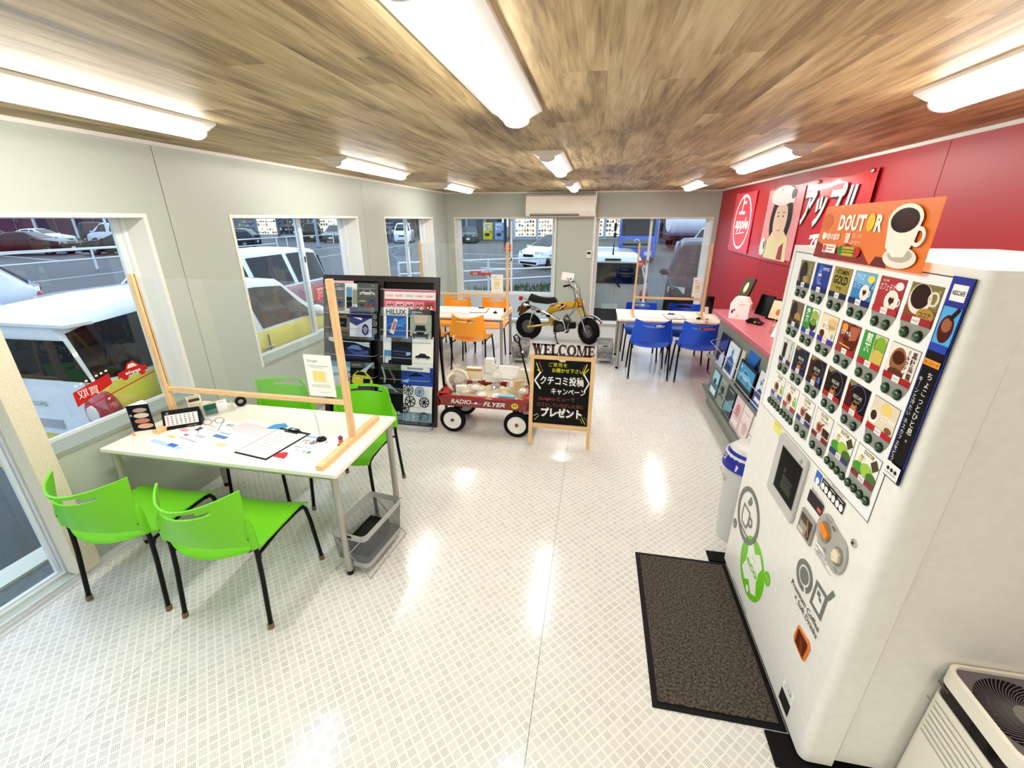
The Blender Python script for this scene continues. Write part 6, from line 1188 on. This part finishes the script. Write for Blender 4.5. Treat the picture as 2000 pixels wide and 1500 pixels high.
g = G(); g.tube([(-1.08, 0, .68), (-1.14, 0, .70), (-1.16, 0, .66)], .008, M('#b8842a', .3, .3), 8); g.prism([(-1.14, .62), (-1.05, .66), (-1.02, .52), (-1.18, .40), (-1.2, .42)], (0, .06, 0), (1, 0, 0), (0, 0, 1), .12, M('#6a4a1a', .4)); obj('rear_fender', g, t)
g = G(); g.lathe([(0, -.02), (.035, -.015), (.04, .02), (.03, .035), (0, .04)], M('#c01820', .2), (-1.17, 0, .69), (-1, 0, .15), 16); obj('tail_lamp', g, t)
g = G(); g.prism([(-.07, .0), (.05, .0), (.05, .004), (-.07, .004)], (-1.2, 0, .56), (0, 1, 0), (.2, 0, .98), .14, M('#ddd', .4)); 
g = G(); g.box(-.006, -.06, -.0, 0, .06, .1, M('#2a2a26', .5)); obj('number_plate', g, t, (-1.22, 0, .46), (0, .3, 0))
g = G(); g.box(-.09, -.001, 0, .09, .001, .12, PAPER); prt(g, (-.09, -.001, 0), (1, 0, 0), (0, 0, 1), [('e', .15, .03, .012, .016, '#6a5a34')]); tag(obj('paper_sign', g, None, (-.42, 6.92, 1.04), (-.15, .12, 0), smooth=0), 'blank white paper card propped on the motorbike handlebar', 'card')
# ================================================================ outside
GZ = -.25
g = G(); g.box(-140, -30, GZ-.3, 60, 140, GZ, ASPH); struct('ground', g, smooth=0)
g = G(); g.box(-3.5, -3, GZ, XL-TH-.1, 9.2, GZ+.03, noisy('worn_concrete', '#6f7476', '#858a8a', 40, .8, .2)); g.box(-3.5, YB+TH+.1, GZ, 3.5, 9.0, GZ+.03, noisy('worn_concrete2', '#6f7476', '#858a8a', 40, .8, .2)); struct('pavement', g, smooth=0)
g = G(); g.box(-3.68, -3, GZ, -3.5, 2.02, GZ+.05, M('#e9e7dd', .7)); tag(obj('kerb', g), 'white painted kerb along the outside of the window wall', 'kerb')
WLN = M('#c9ced2', .7)
g = G()
for x0, y0, x1, y1, w in ((-16, -5, -17.2, 47, .15), (-19.8, -5, -22, 47, .12), (-12, 30, -4, 28, .15), (-9, 24, 2, 21.5, .12), (-8, 19.5, -4.5, 19, .3), (-5.4, 20.6, -3.4, 20.4, .3), (-30, 20, -45, 24, .12), (-28, 25, -40, 29, .12), (-27, 31, -38, 36, .12)):
    g.bar((x0, y0, GZ+.004), (x1, y1, GZ+.004), w, .008, WLN)
tag(obj('road_marking', g, smooth=0), 'white painted lines on the asphalt outside', 'road marking')
g = G()
for i in range(700):
    a = R.random(); x = -4+6.0*R.random(); y = 17.0+x*.68-.3-1.6*R.random(); h = .05+.13*R.random()
    g.add([(x-.02, y, GZ), (x+.02, y, GZ), (x+R.uniform(-.04, .04), y+.02, GZ+h)], [(0, 1, 2)], M(['#4f6a34', '#6a7a3c', '#3c5a2c'][i % 3], .8))
tag(obj('roadside_grass', g, smooth=0), 'patch of green grass beyond the railing outside the left back window', 'grass', kind='stuff')
def railing(p, q, lb, h=.85, rails=(.85, .55), step=2.0, r=.035):
    p = Vector((p[0], p[1], GZ)); q = Vector((q[0], q[1], GZ)); t = thing('guard_railing', lb, 'railing', p); d = q-p; n = max(1, round(d.length/step)); WM = M('#e6ebf0', .4)
    for z in rails: g = G(); g.tube([(0, 0, z*h/.85), (d.x, d.y, z*h/.85)], r, WM, 8); obj('rail', g, t)
    for i in range(n+1): g = G(); v = d*(i/n); g.tube([(v.x, v.y, 0), (v.x, v.y, h)], r*1.3, WM, 8); obj('post', g, t)
railing((-22.6, 8), (-23.6, 30), 'white pipe railing across the road seen through the left windows', .9, (.85, .45), 4.5)
railing((-26, 14), (-25.2, 40), 'white far railing before the car park across the road', .8, (.85,), 6)
railing((-5.6, 12.0), (-1.0, 15.1), 'white pipe railing close outside the left back window', 1.0, (.85, .58, .32), 2.3, .03)
railing((-3.0, 31), (-.2, 33), 'white low railing by the blue truck outside the back windows', .8, (.85, .6, .35), 2.5, .07)
# ---------------------------------------------------------------- cars
PF = dict(box=[(0, .52), (0.0, .945), (.03, .975), (.2, 1), (.5, .995), (.62, .97), (.76, .66), (.97, .55), (1, .45)],
          kei=[(0, .52), (0.0, .90), (.03, .965), (.15, 1), (.6, .99), (.66, .95), (.80, .64), (.97, .54), (1, .45)],
          van=[(0, .52), (0.0, .90), (.03, .97), (.15, 1), (.66, .99), (.72, .95), (.88, .60), (.98, .48), (1, .4)],
          mini=[(0, .5), (0.0, .82), (.04, .93), (.2, 1), (.55, .98), (.82, .60), (.97, .46), (1, .38)],
          hatch=[(0, .56), (.02, .64), (.13, .93), (.3, 1), (.52, .98), (.72, .66), (.96, .54), (1, .42)],
          sedan=[(0, .60), (.03, .72), (.18, .75), (.33, .96), (.45, 1), (.54, .98), (.72, .70), (.97, .57), (1, .45)],
          suv=[(0, .52), (0, .9), (.03, .97), (.2, 1), (.58, .985), (.62, .96), (.70, .66), (.98, .60), (1, .5)])
DG = M('#0c1216', .08, 0, 0, 0, .4); LENS = M('#e9edf0', .08, .2); REDL = M('#b0101c', .12, 0, .8)
def car(lb, loc, hd, kind, L_, W_, H_, paint, up=None, plate='#e8e8e4', near=False, group=None, grille='#17191c', ptxt=None, detail=True, belt=None):
    t = thing('car', lb, 'car', (loc[0], loc[1], GZ), math.radians(hd), group)
    P = PF[kind]; hw = W_/2; dk = max(lin(paint)[:3]) < .1; pm = M(paint, .3 if dk else .22, 0, .2 if dk else .8); um = M(up, .22, 0, .8) if up else pm
    belt = belt or dict(kei=.60, van=.60, suv=.60, mini=.56).get(kind, .64)
    def zt(f):
        for i in range(len(P)-1):
            if P[i][0] <= f <= P[i+1][0]:
                if P[i+1][0] == P[i][0]: continue
                k = (f-P[i][0])/(P[i+1][0]-P[i][0]); return (P[i][1]*(1-k)+P[i+1][1]*k)*H_
        return P[-1][1]*H_
    fs = sorted(set([0, .006, .02, .05, .1, .3, .4, .5, .9, .95, .985, .996, 1]+[p[0] for p in P]+[i/24 for i in range(25)]))
    def wid(f): return hw*(1-.16*max(0, (f-.86)/.14)**2.2-.10*max(0, (.07-f)/.07)**2.2)
    zb = .31 if ptxt else .16*H_/1.5
    def ring(f):
        z = zt(f) if f > 0 else P[1][1]*H_; w = wid(f); bz = min(belt*H_, z-.02); k = max(0, (z-belt*H_)/(H_*(1-belt))); wr = w*.965-.13*W_*k*1.0
        e = .05 if k > .2 else .03
        return [(0, zb), (w*.82, zb), (w*.96, zb+.06), (w, zb+.17*H_), (w*.995, bz*.8+.02), (w*.965, bz), (max(wr, .3*w), max(bz, z-e)), (wr*.86, z-.004), (wr*.5, z+.004), (0, z+.006)]
    vs = []; idx = []; n = 10
    for f in fs:
        r = ring(f); row = [(L_*(f-.5), -y, z) for y, z in r]+[(L_*(f-.5), y, z) for y, z in r[-2:0:-1]]; idx.append(len(vs)); vs += row
    m = 2*n-2; lo, hi = [], []
    for a in range(len(fs)-1):
        for k in range(m):
            q = (idx[a]+k, idx[a+1]+k, idx[a+1]+(k+1) % m, idx[a]+(k+1) % m)
            zc = sum(vs[i][2] for i in q)/4
            (hi if (um is not pm and zc > belt*H_*.97 and fs[a] < .8) else lo).append(q)
    for base, rev in ((idx[0], True), (idx[-1], False)):
        for k in range(n-1):
            q = [base+k, base+k+1, base+(m-k-1) % m, base+(m-k) % m]
            q = [x for i_, x in enumerate(q) if x not in q[:i_]]
            if rev: q = q[::-1]
            (hi if (um is not pm and rev and vs[base+k][2] > belt*H_*.9) else lo).append(tuple(q))
    g = G(); g.add(vs, lo, pm)
    if hi: g.f += hi; g.ms.append(um) if um is not pm else None; g.mi += [len(g.ms)-1]*len(hi)
    obj('body', g, t, smooth=45)
    def sidep(f, tt, s, out=.008):
        z = zt(f); k = max(0, (z-belt*H_)/(H_*(1-belt))); w = wid(f); wr = w*.965-.13*W_*k
        bz = belt*H_; y = w*.965*(1-tt)+wr*tt; return (L_*(f-.5), s*(y+out), bz*(1-tt)+(z-.05)*tt)
    sw = dict(box=[(.004, .19, .008, .19), (.22, .42, .22, .42), (.45, .73, .45, .61)], kei=[(.02, .17, .03, .17), (.20, .44, .20, .44), (.47, .75, .47, .65)], van=[(.03, .26, .04, .26), (.29, .52, .29, .52), (.55, .82, .55, .72)], mini=[(.03, .2, .06, .2), (.23, .44, .23, .44), (.47, .76, .47, .6)], hatch=[(.14, .24, .19, .24), (.26, .45, .26, .45), (.47, .69, .47, .56)], sedan=[(.24, .31, .30, .33), (.33, .48, .35, .48), (.50, .69, .50, .57)], suv=[(.04, .24, .05, .24), (.27, .44, .27, .44), (.46, .67, .46, .62)])[kind]
    for s in (-1, 1):
        for b0, b1, c0, c1 in sw:
            g = G(); F_ = lambda u, v: sidep((b0+(b1-b0)*u)*(1-v)+(c0+(c1-c0)*u)*v, .06+.88*v, s)
            g.grid(F_ if s < 0 else (lambda u, v: F_(1-u, v)), 6, 3, DG); obj('side_window', g, t, smooth=50)
    def topf(f, s, out=.008, k0=.84):
        z = zt(f); k = max(0, (z-belt*H_)/(H_*(1-belt))); w = wid(f)*.965-.13*W_*k; return (L_*(f-.5), s*w*k0, z+out-.012*abs(s)**3)
    ws = dict(box=(.625, .755), kei=(.665, .795), van=(.725, .875), mini=(.56, .81), hatch=(.53, .715), sedan=(.55, .715), suv=(.625, .695))[kind]
    g = G(); g.grid(lambda u, v: topf(ws[1]+(ws[0]-ws[1])*(.03+.94*v), u*2-1, .012), 10, 4, DG); obj('windshield', g, t, smooth=50)
    wk = None
    if kind in ('hatch', 'sedan'):
        a, b = (.03, .125) if kind == 'hatch' else (.19, .32)
        g = G(); g.grid(lambda u, v: topf(a+(b-a)*v, 1-u*2, .012), 10, 4, DG); obj('rear_window', g, t, smooth=50)
    else:
        g = G(); z0, z1 = H_*(belt+.01), H_*(.885 if kind != 'mini' else .80); xo = -L_/2-.008
        yw = lambda v: (hw*.90*.965-.075*W_*v)*(1.0 if kind == 'box' else .985)
        def rwf(u, v): s = 1-2*u; return (xo-.02*(1-s*s), s*yw(v), z0+(z1-z0)*v)
        g.grid(rwf, 12, 4, DG); wk = obj('rear_window', g, t, smooth=50)
    # wheels and arches
    wr_ = .29 if kind in ('kei', 'box') else .31
    if kind == 'suv' or kind == 'van' and H_ > 1.8: wr_ = .34
    for fx in (.17, .82):
        for s in (-1, 1):
            x = L_*(fx-.5); y = s*(hw-.085)
            g = G(); g.lathe([(0, 0), (wr_*1.17, 0), (wr_*1.17, .012)], M('#060606', .9), (x, s*(hw-.006), wr_), (0, s, 0), 24); obj('wheel_arch', g, t, smooth=0)
            g = G(); g.lathe([(wr_*.6, .09), (wr_*.9, .105), (wr_, .08), (wr_, -.08), (wr_*.6, -.1)], M('#121212', .8), (x, y, wr_), (0, s, 0), 24); w_ = obj('wheel', g, t, smooth=50)
            g = G(); g.lathe([(wr_*.62, .095), (wr_*.56, .075), (wr_*.2, .085), (0, .09)], M('#b9bdc2', .3, .6), (x, y, wr_), (0, s, 0), 20)
            for k in range(5): a = 2*PI*k/5; g.lathe([(wr_*.13, .0), (0, .001)], BLACK, (x+wr_*.36*math.cos(a), y+s*.087, wr_+wr_*.36*math.sin(a)), (0, s, 0), 8)
            obj('rim', g, w_, smooth=50)
    xf, xr = L_/2, -L_/2
    for s in (-1, 1):
        g = G(); z = H_*.45 if kind != 'sedan' else H_*.5
        g.grid(lambda u, v: (xf-.02-.16*u*1.0+.012, s*(wid(1)*.60+(hw*.955-wid(1)*.60)*u), z-.055+.13*v-(.0)), 6, 3, LENS, thick=.02 if s > 0 else -.02); obj('headlight', g, t, smooth=50)
        if kind in ('kei', 'box', 'mini', 'van', 'suv'): ta, tb = H_*.36, H_*.56
        else: ta, tb = H_*.48, H_*.60
        if kind in ('van',): ta, tb = H_*.45, H_*.66
        if ptxt: ta, tb = .73, 1.10
        g = G(); g.ball((xr+.03, s*hw*(.82 if ptxt else .84), (ta+tb)/2), .07 if ptxt else .055, hw*(.2 if ptxt else .13), (tb-ta)/2, REDL, 16, 12); 
        if ptxt: g.ball((xr-.034, s*hw*.80, (ta+tb)/2+.01), .01, hw*.075, (tb-ta)*.2, M('#e8dede', .1), 12, 8)
        obj('tail_light', g, t, smooth=60)
        g = G(); fm_ = ws[1]-(.03 if kind != 'box' else .09); yy = s*(hw+.09); zz = belt*H_+.07
        g.ball((L_*(fm_-.5), yy, zz), .055, .095, .07, um if up else pm, 10, 7); g.tube([(L_*(fm_-.5)+.01, s*(hw-.04), belt*H_+.02), (L_*(fm_-.5), yy, zz-.03)], .022, BLACK, 8); obj('door_mirror', g, t, smooth=60)
    g = G(); g.box(xf-.035, -.2*W_, H_*.33, xf+.006, .2*W_, H_*.41, M(grille, .3)); g.box(xf-.05, -.33*W_, zb+.03, xf+.004, .33*W_, zb+.13, M('#101113', .6)); obj('grille', g, t)
    for x, s, nm in ((xf+.007, 1, 'front_plate'), (xr-.010, -1, 'rear_plate')):
        z = H_*.22 if s > 0 else H_*.26
        if near: z = .43 if ptxt else .34
        g = G(); g.box(x-.003, -.165, z, x+.003, .165, z+.165, M(plate, .4))
        if ptxt and s < 0: prt(g, (x-.003, .165, z), (0, -1, 0), (0, 0, 1), [('t', '群馬 581', .165, .115, .04, '#1c1c14', {'w': .14}), ('t', 'A 4-74', .165, .03, .085, '#1c1c14', {'w': .27, 'b': .02})])
        obj(nm, g, t)
    if detail:
        for s in (-1, 1):
            for f in (.44, .22):
                g = G(); g.tube([(L_*(f-.5)-.06, s*(hw+.012), belt*H_*.86), (L_*(f-.5), s*(hw+.028), belt*H_*.865), (L_*(f-.5)+.07, s*(hw+.012), belt*H_*.86)], .011, CHROME if near else pm, 6); obj('door_handle', g, t)
        g = G()
        for s in (-1, 1):
            for f in (.455, .21 if kind != 'sedan' else .3): g.box(L_*(f-.5)-.003, s*(hw*.996)-.004, zb+.1, L_*(f-.5)+.003, s*(hw*.996)+.006, belt*H_*.97, M('#1b1b1b', .6))
        obj('door_seam', g, t, smooth=0)
    return t, xr, hw
# nearest two-tone wagon outside the left windows
t, xr, hw = car('yellow and white two-tone small wagon parked right outside the left windows', (-3.93, 3.84), 90, 'box', 3.4, 1.48, 1.63, '#f5e870', '#eef1f4', '#f2dc70', True, ptxt=1, belt=.70)
g = G(); TGW = M('#e9edf2', .2, 0, .8)
def tg(u, v): s = 1-2*u; return (xr-.010-.02*(1-s*s), s*hw*.78*(1-.05*(1-v)), .74+.42*v)
g.grid(tg, 12, 4, TGW, thick=.006); o = obj('tailgate', g, t, smooth=50)
g = G(); g.lathe([(.04, 0), (.045, .006), (.034, .01)], CHROME, (xr-.034, .02, 1.06), (-1, 0, 0), 18); g.bar((xr-.042, -.01, 1.05), (xr-.042, .05, 1.07), .01, .006, CHROME); obj('emblem', g, o)
g = G(); prt(g, (xr-.022, -.06, .96), (0, -1, 0), (0, 0, 1), [('t', 'MOCORS', .05, 0, .05, '#7a7e84', {'w': .2})], .012); obj('badge_lettering', g, o, smooth=0)
g = G(); g.tube([(xr-.04, -.10, 1.2), (xr-.055, -.0, 1.19), (xr-.045, .1, 1.06)], .018, BLACK, 8); g.bar((xr-.045, -.10, 1.2), (xr-.04, .42, 1.26), .02, .012, BLACK); obj('rear_wiper', g, t)
g = G(); g.box(xr-.036, -.28, .79, xr-.012, .28, .86, M('#aeb4bc', .4)); obj('tailgate_recess', g, o)
g = G(); g.tube([(xr+.66, -.55, 1.58), (xr+.6, -.57, 1.68)], .006, BLACK, 6); obj('antenna', g, t)
g = G(); g.prism([(0, -.60), (.16, -.62), (.16, .62), (0, .60)], (xr-.02, 0, 1.53), (1, 0, 0), (0, 1, 0), .02, TGW); obj('roof_spoiler', g, t)
car('white hatchback with a red tail light standing behind the two-tone wagon', (-12.3, 5.2), -122, 'hatch', 4.2, 1.72, 1.5, '#dfe5ee')
car('pink minivan with a white roof parked beyond the two-tone wagon', (-6.5, 6.7), -90, 'van', 4.0, 1.68, 1.66, '#c08a94', '#eef0f4')
car('maroon sedan seen from behind in the car park across the road', (-36.8, 23.4), 22, 'sedan', 4.7, 1.8, 1.45, '#3a1420')
car('black sedan with a yellow plate in the car park across the road', (-31.4, 25.2), -152, 'sedan', 4.5, 1.75, 1.4, '#101118', None, '#e2b53a')
car('silver hatchback behind the black sedan across the road', (-33.6, 30.0), 195, 'hatch', 4.3, 1.75, 1.5, '#a9b2bf')
car('white sedan behind the maroon one across the road', (-47.5, 31), 15, 'sedan', 4.7, 1.8, 1.45, '#dde3ec')
car('red car at the left edge of the first window', (-50, 28.4), 185, 'hatch', 4.2, 1.75, 1.45, '#8a1420')
car('white minivan with dark windows beyond the black sedan across the road', (-41.5, 33), 190, 'van', 4.6, 1.75, 1.9, '#c8d4dc')
car('dark blue van farthest back through the first window', (-50, 38), 5, 'kei', 3.5, 1.6, 1.9, '#26324a')
car('white sedan beyond the silver hatchback across the road', (-40, 37), 190, 'sedan', 4.6, 1.8, 1.45, '#e2e6ec')
car('dark car at the left edge of the second window', (-29.8, 32.4), 200, 'hatch', 4.2, 1.75, 1.5, '#1a2334')
car('black SUV parked before the shop front through the second window', (-30, 44), -60, 'suv', 4.6, 1.85, 1.8, '#12151d')
car('grey minivan facing the camera through the second window', (-26.6, 43.0), -75, 'mini', 4.5, 1.8, 1.65, '#4a525c')
car('white minivan facing the camera through the third window', (-18.9, 42.5), -72, 'van', 4.3, 1.7, 1.85, '#e6ebf2')
car('dark minivan at the left edge of the third window', (-21.6, 44), -75, 'van', 4.3, 1.7, 1.85, '#1c2836')
car('dark green car facing the camera through the left back window', (-12.6, 44), -78, 'hatch', 4.4, 1.75, 1.5, '#122420')
car('white minivan driving past outside the left back window', (-1.9, 22.4), -128, 'mini', 4.0, 1.7, 1.55, '#eef1f6')
t, xr, hw = car('white hatchback parked tail-on close outside the right back window', (.36, 11.25), 90, 'kei', 3.7, 1.60, 1.52, '#c9ccc6', '#dfe4ea', near=True)
g = G(); g.bar((xr-.03, -.12, .93), (xr-.03, .35, .97), .02, .012, BLACK); g.tube([(xr-.03, -.12, .93), (xr-.04, -.18, .86)], .018, BLACK, 8); obj('rear_wiper', g, t)
g = G(); g.tube([(xr+.2, 0, 1.5), (xr+.16, 0, 1.56), (xr+.12, 0, 1.76)], [.02, .014, .005], BLACK, 8); obj('antenna', g, t)
g = G(); g.box(xr-.02, -.74, .12, xr+.1, .74, .40, M('#0c0c0c', .7)); obj('rear_bumper', g, t, bevel=.02)
g = G(); g.box(xr-.012, -.16, 1.40, xr+.03, .16, 1.43, M('#3a0c14', .2)); obj('high_brake_light', g, t)
car('black boxy van close outside the right back window', (2.5, 11.15), -99, 'van', 3.4, 1.48, 1.74, '#1d2530', None, '#e6cf4e')
car('white boxy off-roader beyond the black van outside the right back window', (6.3, 26.0), -150, 'suv', 4.0, 1.7, 1.8, '#e4e9f0')
car('pale sedan behind the tail-on hatchback outside the right back window', (.2, 15.6), 88, 'sedan', 4.6, 1.75, 1.32, '#c8d2da')
# ---------------------------------------------------------------- trucks
t = thing('truck', 'blue heavy truck facing the camera outside the right back window', 'truck', (2.1, 24.6, GZ), math.radians(-98)); t.scale = (.8, .8, .8)
BL = M('#1565c8', .3, 0, .6)
g = G(); g.prism([(-2.0, .55), (.0, .55), (.02, 1.5), (-.05, 1.7), (-.28, 3.1), (-2.0, 3.15)], (0, 1.2, 0), (1, 0, 0), (0, 0, 1), 2.4, BL); obj('cab', g, t, bevel=.05)
g = G(); g.grid(lambda u, v: (.0-.245*v-.01+.02, 1.05-2.1*u, 1.75+1.15*v), 4, 3, DG, thick=.01); obj('windshield', g, t)
g = G(); g.box(.0, -.95, 1.22, .05, .95, 1.5, M('#8d9298', .3, .5)); g.box(.0, -.95, .95, .05, .95, 1.1, M('#8d9298', .3, .5)); g.box(0, -.9, 1.1, .03, .9, 1.22, BLACK); obj('grille', g, t, bevel=.01)
g = G(); g.lathe([(.13, 0), (.16, .02), (.13, .03)], CHROME, (.055, 0, 1.36), (1, 0, 0), 24); g.bar((.07, -.12, 1.36), (.07, .12, 1.36), .03, .02, CHROME); obj('emblem', g, t)
g = G(); g.box(-.3, -1.22, .35, .12, 1.22, .8, BL); obj('bumper', g, t, bevel=.03)
for s in (-1, 1):
    g = G(); g.box(.08, s*.75-.22, .5, .14, s*.75+.22, .72, LENS); obj('headlight', g, t, bevel=.01)
    g = G(); g.tube([(-.1, s*1.2, 2.7), (.1, s*1.45, 2.75), (.1, s*1.45, 1.9)], .02, BLACK, 6); g.box(.06, s*1.45-.09, 2.0, .12, s*1.45+.09, 2.5, BLACK); g.box(.06, s*1.45-.09, 1.6, .12, s*1.45+.09, 1.9, BLACK); obj('mirror', g, t)
    g = G(); g.prism([(-1.5, 1.75), (-.35, 1.75), (-.5, 2.7), (-1.5, 2.75)], (0, s*1.21+(.006 if s > 0 else .0), 0), (1, 0, 0), (0, 0, 1), .01, DG); obj('side_window', g, t)
    for x in (-1.1, -5.5, -6.8): g = G(); g.lathe([(0, .12), (.25, .1), (.3, .14), (.48, .14), (.5, .1), (.5, -.14), (0, -.14)], M('#15171a', .7), (x, s*1.02, .5), (0, s, 0), 20); obj('wheel', g, t)
g = G(); g.box(-8.2, -1.2, .95, -2.15, 1.2, 3.3, M('#aab6c2', .4)); obj('cargo_box', g, t, bevel=.03)
t = thing('truck', 'white tank truck with a dark chassis beyond the white off-roader', 'truck', (8.4, 37, GZ), math.radians(8))
g = G(); g.lathe([(0, -3.2), (.8, -3.1), (1.1, -2.8), (1.15, 0), (1.1, 2.8), (.8, 3.1), (0, 3.2)], M('#eef2f8', .3), (0, 0, 2.1), (1, 0, 0), 28); obj('tank', g, t)
g = G(); g.box(-3.2, -1.0, .7, 4.6, 1.0, 1.05, M('#4a2a34', .5)); g.box(-3.0, -1.15, 1.05, 3.0, 1.15, 1.2, M('#6a5a7c', .5)); obj('chassis', g, t)
g = G(); g.box(3.3, -1.15, .7, 5.0, 1.15, 3.0, WHITE); obj('cab', g, t, bevel=.05)
for x in (-2.4, -1.2, 3.9):
    for s in (-1, 1): g = G(); g.lathe([(0, .12), (.3, .14), (.48, .14), (.5, .1), (.5, -.14), (0, -.14)], M('#15171a', .7), (x, s*.95, .5), (0, s, 0), 18); obj('wheel', g, t)
# ---------------------------------------------------------------- buildings
LITW = M((1.0, .90, .66), .5, emit=.9)
def facade(name, lb, p, q, h, wallc, bays, glassy, col='#d8dde2', depth=8, shelf=None):
    p = Vector((p[0], p[1], GZ)); q = Vector((q[0], q[1], GZ)); d = q-p; L_ = d.length; t = thing(name, lb, 'building', p, math.atan2(d.y, d.x))
    g = G(); g.box(0, .35, 0, L_, depth, h, M(wallc, .8)); obj('wall', g, t)
    g = G(); g.box(-.4, -.7, h, L_+.4, depth, h+.5, M('#c9ccd0', .6)); obj('roof', g, t)
    for i in range(bays+1): g = G(); x = L_*i/bays; g.box(x-.13, 0, 0, x+.13, .35, h, M(col, .6)); obj('pillar', g, t)
    for i in range(bays):
        a, b = L_*i/bays+.13, L_*(i+1)/bays-.13
        k = glassy[i % len(glassy)]
        if k == 'w': g = G(); g.box(a, .2, .0, b, .3, h, M(wallc, .8)); g.box((a+b)/2-.02, .17, 0, (a+b)/2+.02, .2, h, M('#9a93a0', .7)); obj('wall_bay', g, t)
        else:
            g = G(); g.box(a, .22, .35, b, .26, h-.3, LITW if k == 'l' else M('#33414e', .1)); obj('window', g, t); w_ = kids(t)[-1]
            g = G()
            for z in (.3, 1.3, h-.34): g.box(a, .15, z, b, .22, z+.06, M('#aab0b6', .4))
            nb = max(1, int((b-a)/1.1))
            for j in range(nb+1): x = a+(b-a)*j/nb; g.box(x-.025, .15, .3, x+.025, .22, h-.3, M('#aab0b6', .4))
            obj('mullion', g, t)
            if shelf:
                g = G(); 
                for j in range(int((b-a)*3.2)):
                    for zz in (.45, .85, 1.4, 1.8): 
                        if R.random() < .75: x = a+.05+j*.31; g.box(x, .19, zz, x+.24, .215, zz+.12+.2*R.random(), M(R.choice(['#d8a84c', '#b86a50', '#5c80a0', '#e9e0c4', '#a08a6a', '#f0e8b8', '#7a9088']), .6))
                tag(obj('shelf_goods', g, t, smooth=0), kind='stuff')
            g = G(); g.box(a, .2, 0, b, .3, .33, M('#b9bec4', .6)); obj('window_base', g, t)
facade('convenience_store', 'lit convenience store with full shelves outside the left back window', (-9.2, 50.5), (3.4, 54), 3.2, '#c9c3b0', 5, 'lll', '#c4ccd6', 9, True)
facade('grey_shed', 'grey corrugated shed wall left of the convenience store', (-19, 50.5), (-12.6, 50.2), 3.4, '#5f6a72', 3, 'www', '#8d99a4')
facade('shop_front', 'pale shop front with posters seen through the second window', (-45, 50), (-31.2, 56), 3.2, '#8a8578', 6, 'dld', '#6a7480', 8, True)
facade('brown_building', 'dark brown building seen through the second window', (-30.2, 57.2), (-22, 58), 4.5, '#3c2430', 2, 'w', '#3c2430')
facade('purple_grey_building', 'long mauve-grey building behind the car park across the road', (-95, 30), (-51.5, 49.5), 4.0, '#5a4a5e', 12, 'w', '#c8cdd6')
facade('white_building', 'pale building behind the trucks outside the right back window', (6, 48), (30, 46), 5, '#6e6a78', 5, 'w', '#d0d6dc')
def vendout(lb, loc, c1, c2):
    t = thing('outdoor_vending_machine', lb, 'vending machine', (loc[0], loc[1], GZ))
    g = G(); g.box(-.5, 0, .05, .5, .7, 1.85, M(c1, .4)); obj('cabinet', g, t, bevel=.02)
    g = G(); prt(g, (-.5, 0, 0), (1, 0, 0), (0, 0, 1), [('r', .1, 1.05, .8, 1.75, c2)]+[('r', .15+i*.16, 1.1+j*.22, .25+i*.16, 1.26+j*.22, R.choice(['#e8e4da', '#c86a5a', '#6a8ab0'])) for i in range(4) for j in range(3)]+[('r', .2, .45, .7, .75, '#2c2a1a'), ('r', .8, .8, .9, 1.0, '#222')], .004, .003); obj('front', g, t, smooth=0)
vendout('yellow drink vending machine standing outside before the convenience store', (-11.9, 48.8), '#e3d22c', '#f2efe4'); vendout('blue drink vending machine beside the yellow one outside', (-10.6, 48.9), '#7fa8d0', '#a9c8e4')
def pole(lb, loc, r, h, col, arm=0):
    t = thing('utility_pole', lb, 'pole', (loc[0], loc[1], GZ)); g = G(); g.tube([(0, 0, 0), (0, 0, h)], [r, r*.8], M(col, .5), 14); obj('shaft', g, t); g = G(); g.cyl((0, 0, 0), (0, 0, .12), r*1.6, M('#8a8e90', .6), n=14); obj('base', g, t)
    if arm: g = G(); g.tube([(0, 0, h*.97), (arm, 0, h)], r*.4, M(col, .5), 8); obj('arm', g, t)
pole('black pole before the convenience store windows', (-6.9, 34), .13, 6, '#1a222c', 1); pole('white pole between parked cars through the first window', (-37.5, 29), .1, 6, '#e4e6ea', -1); pole('pale grey pole before the black SUV through the second window', (-22.2, 33), .12, 6, '#9fb0c0', 1)
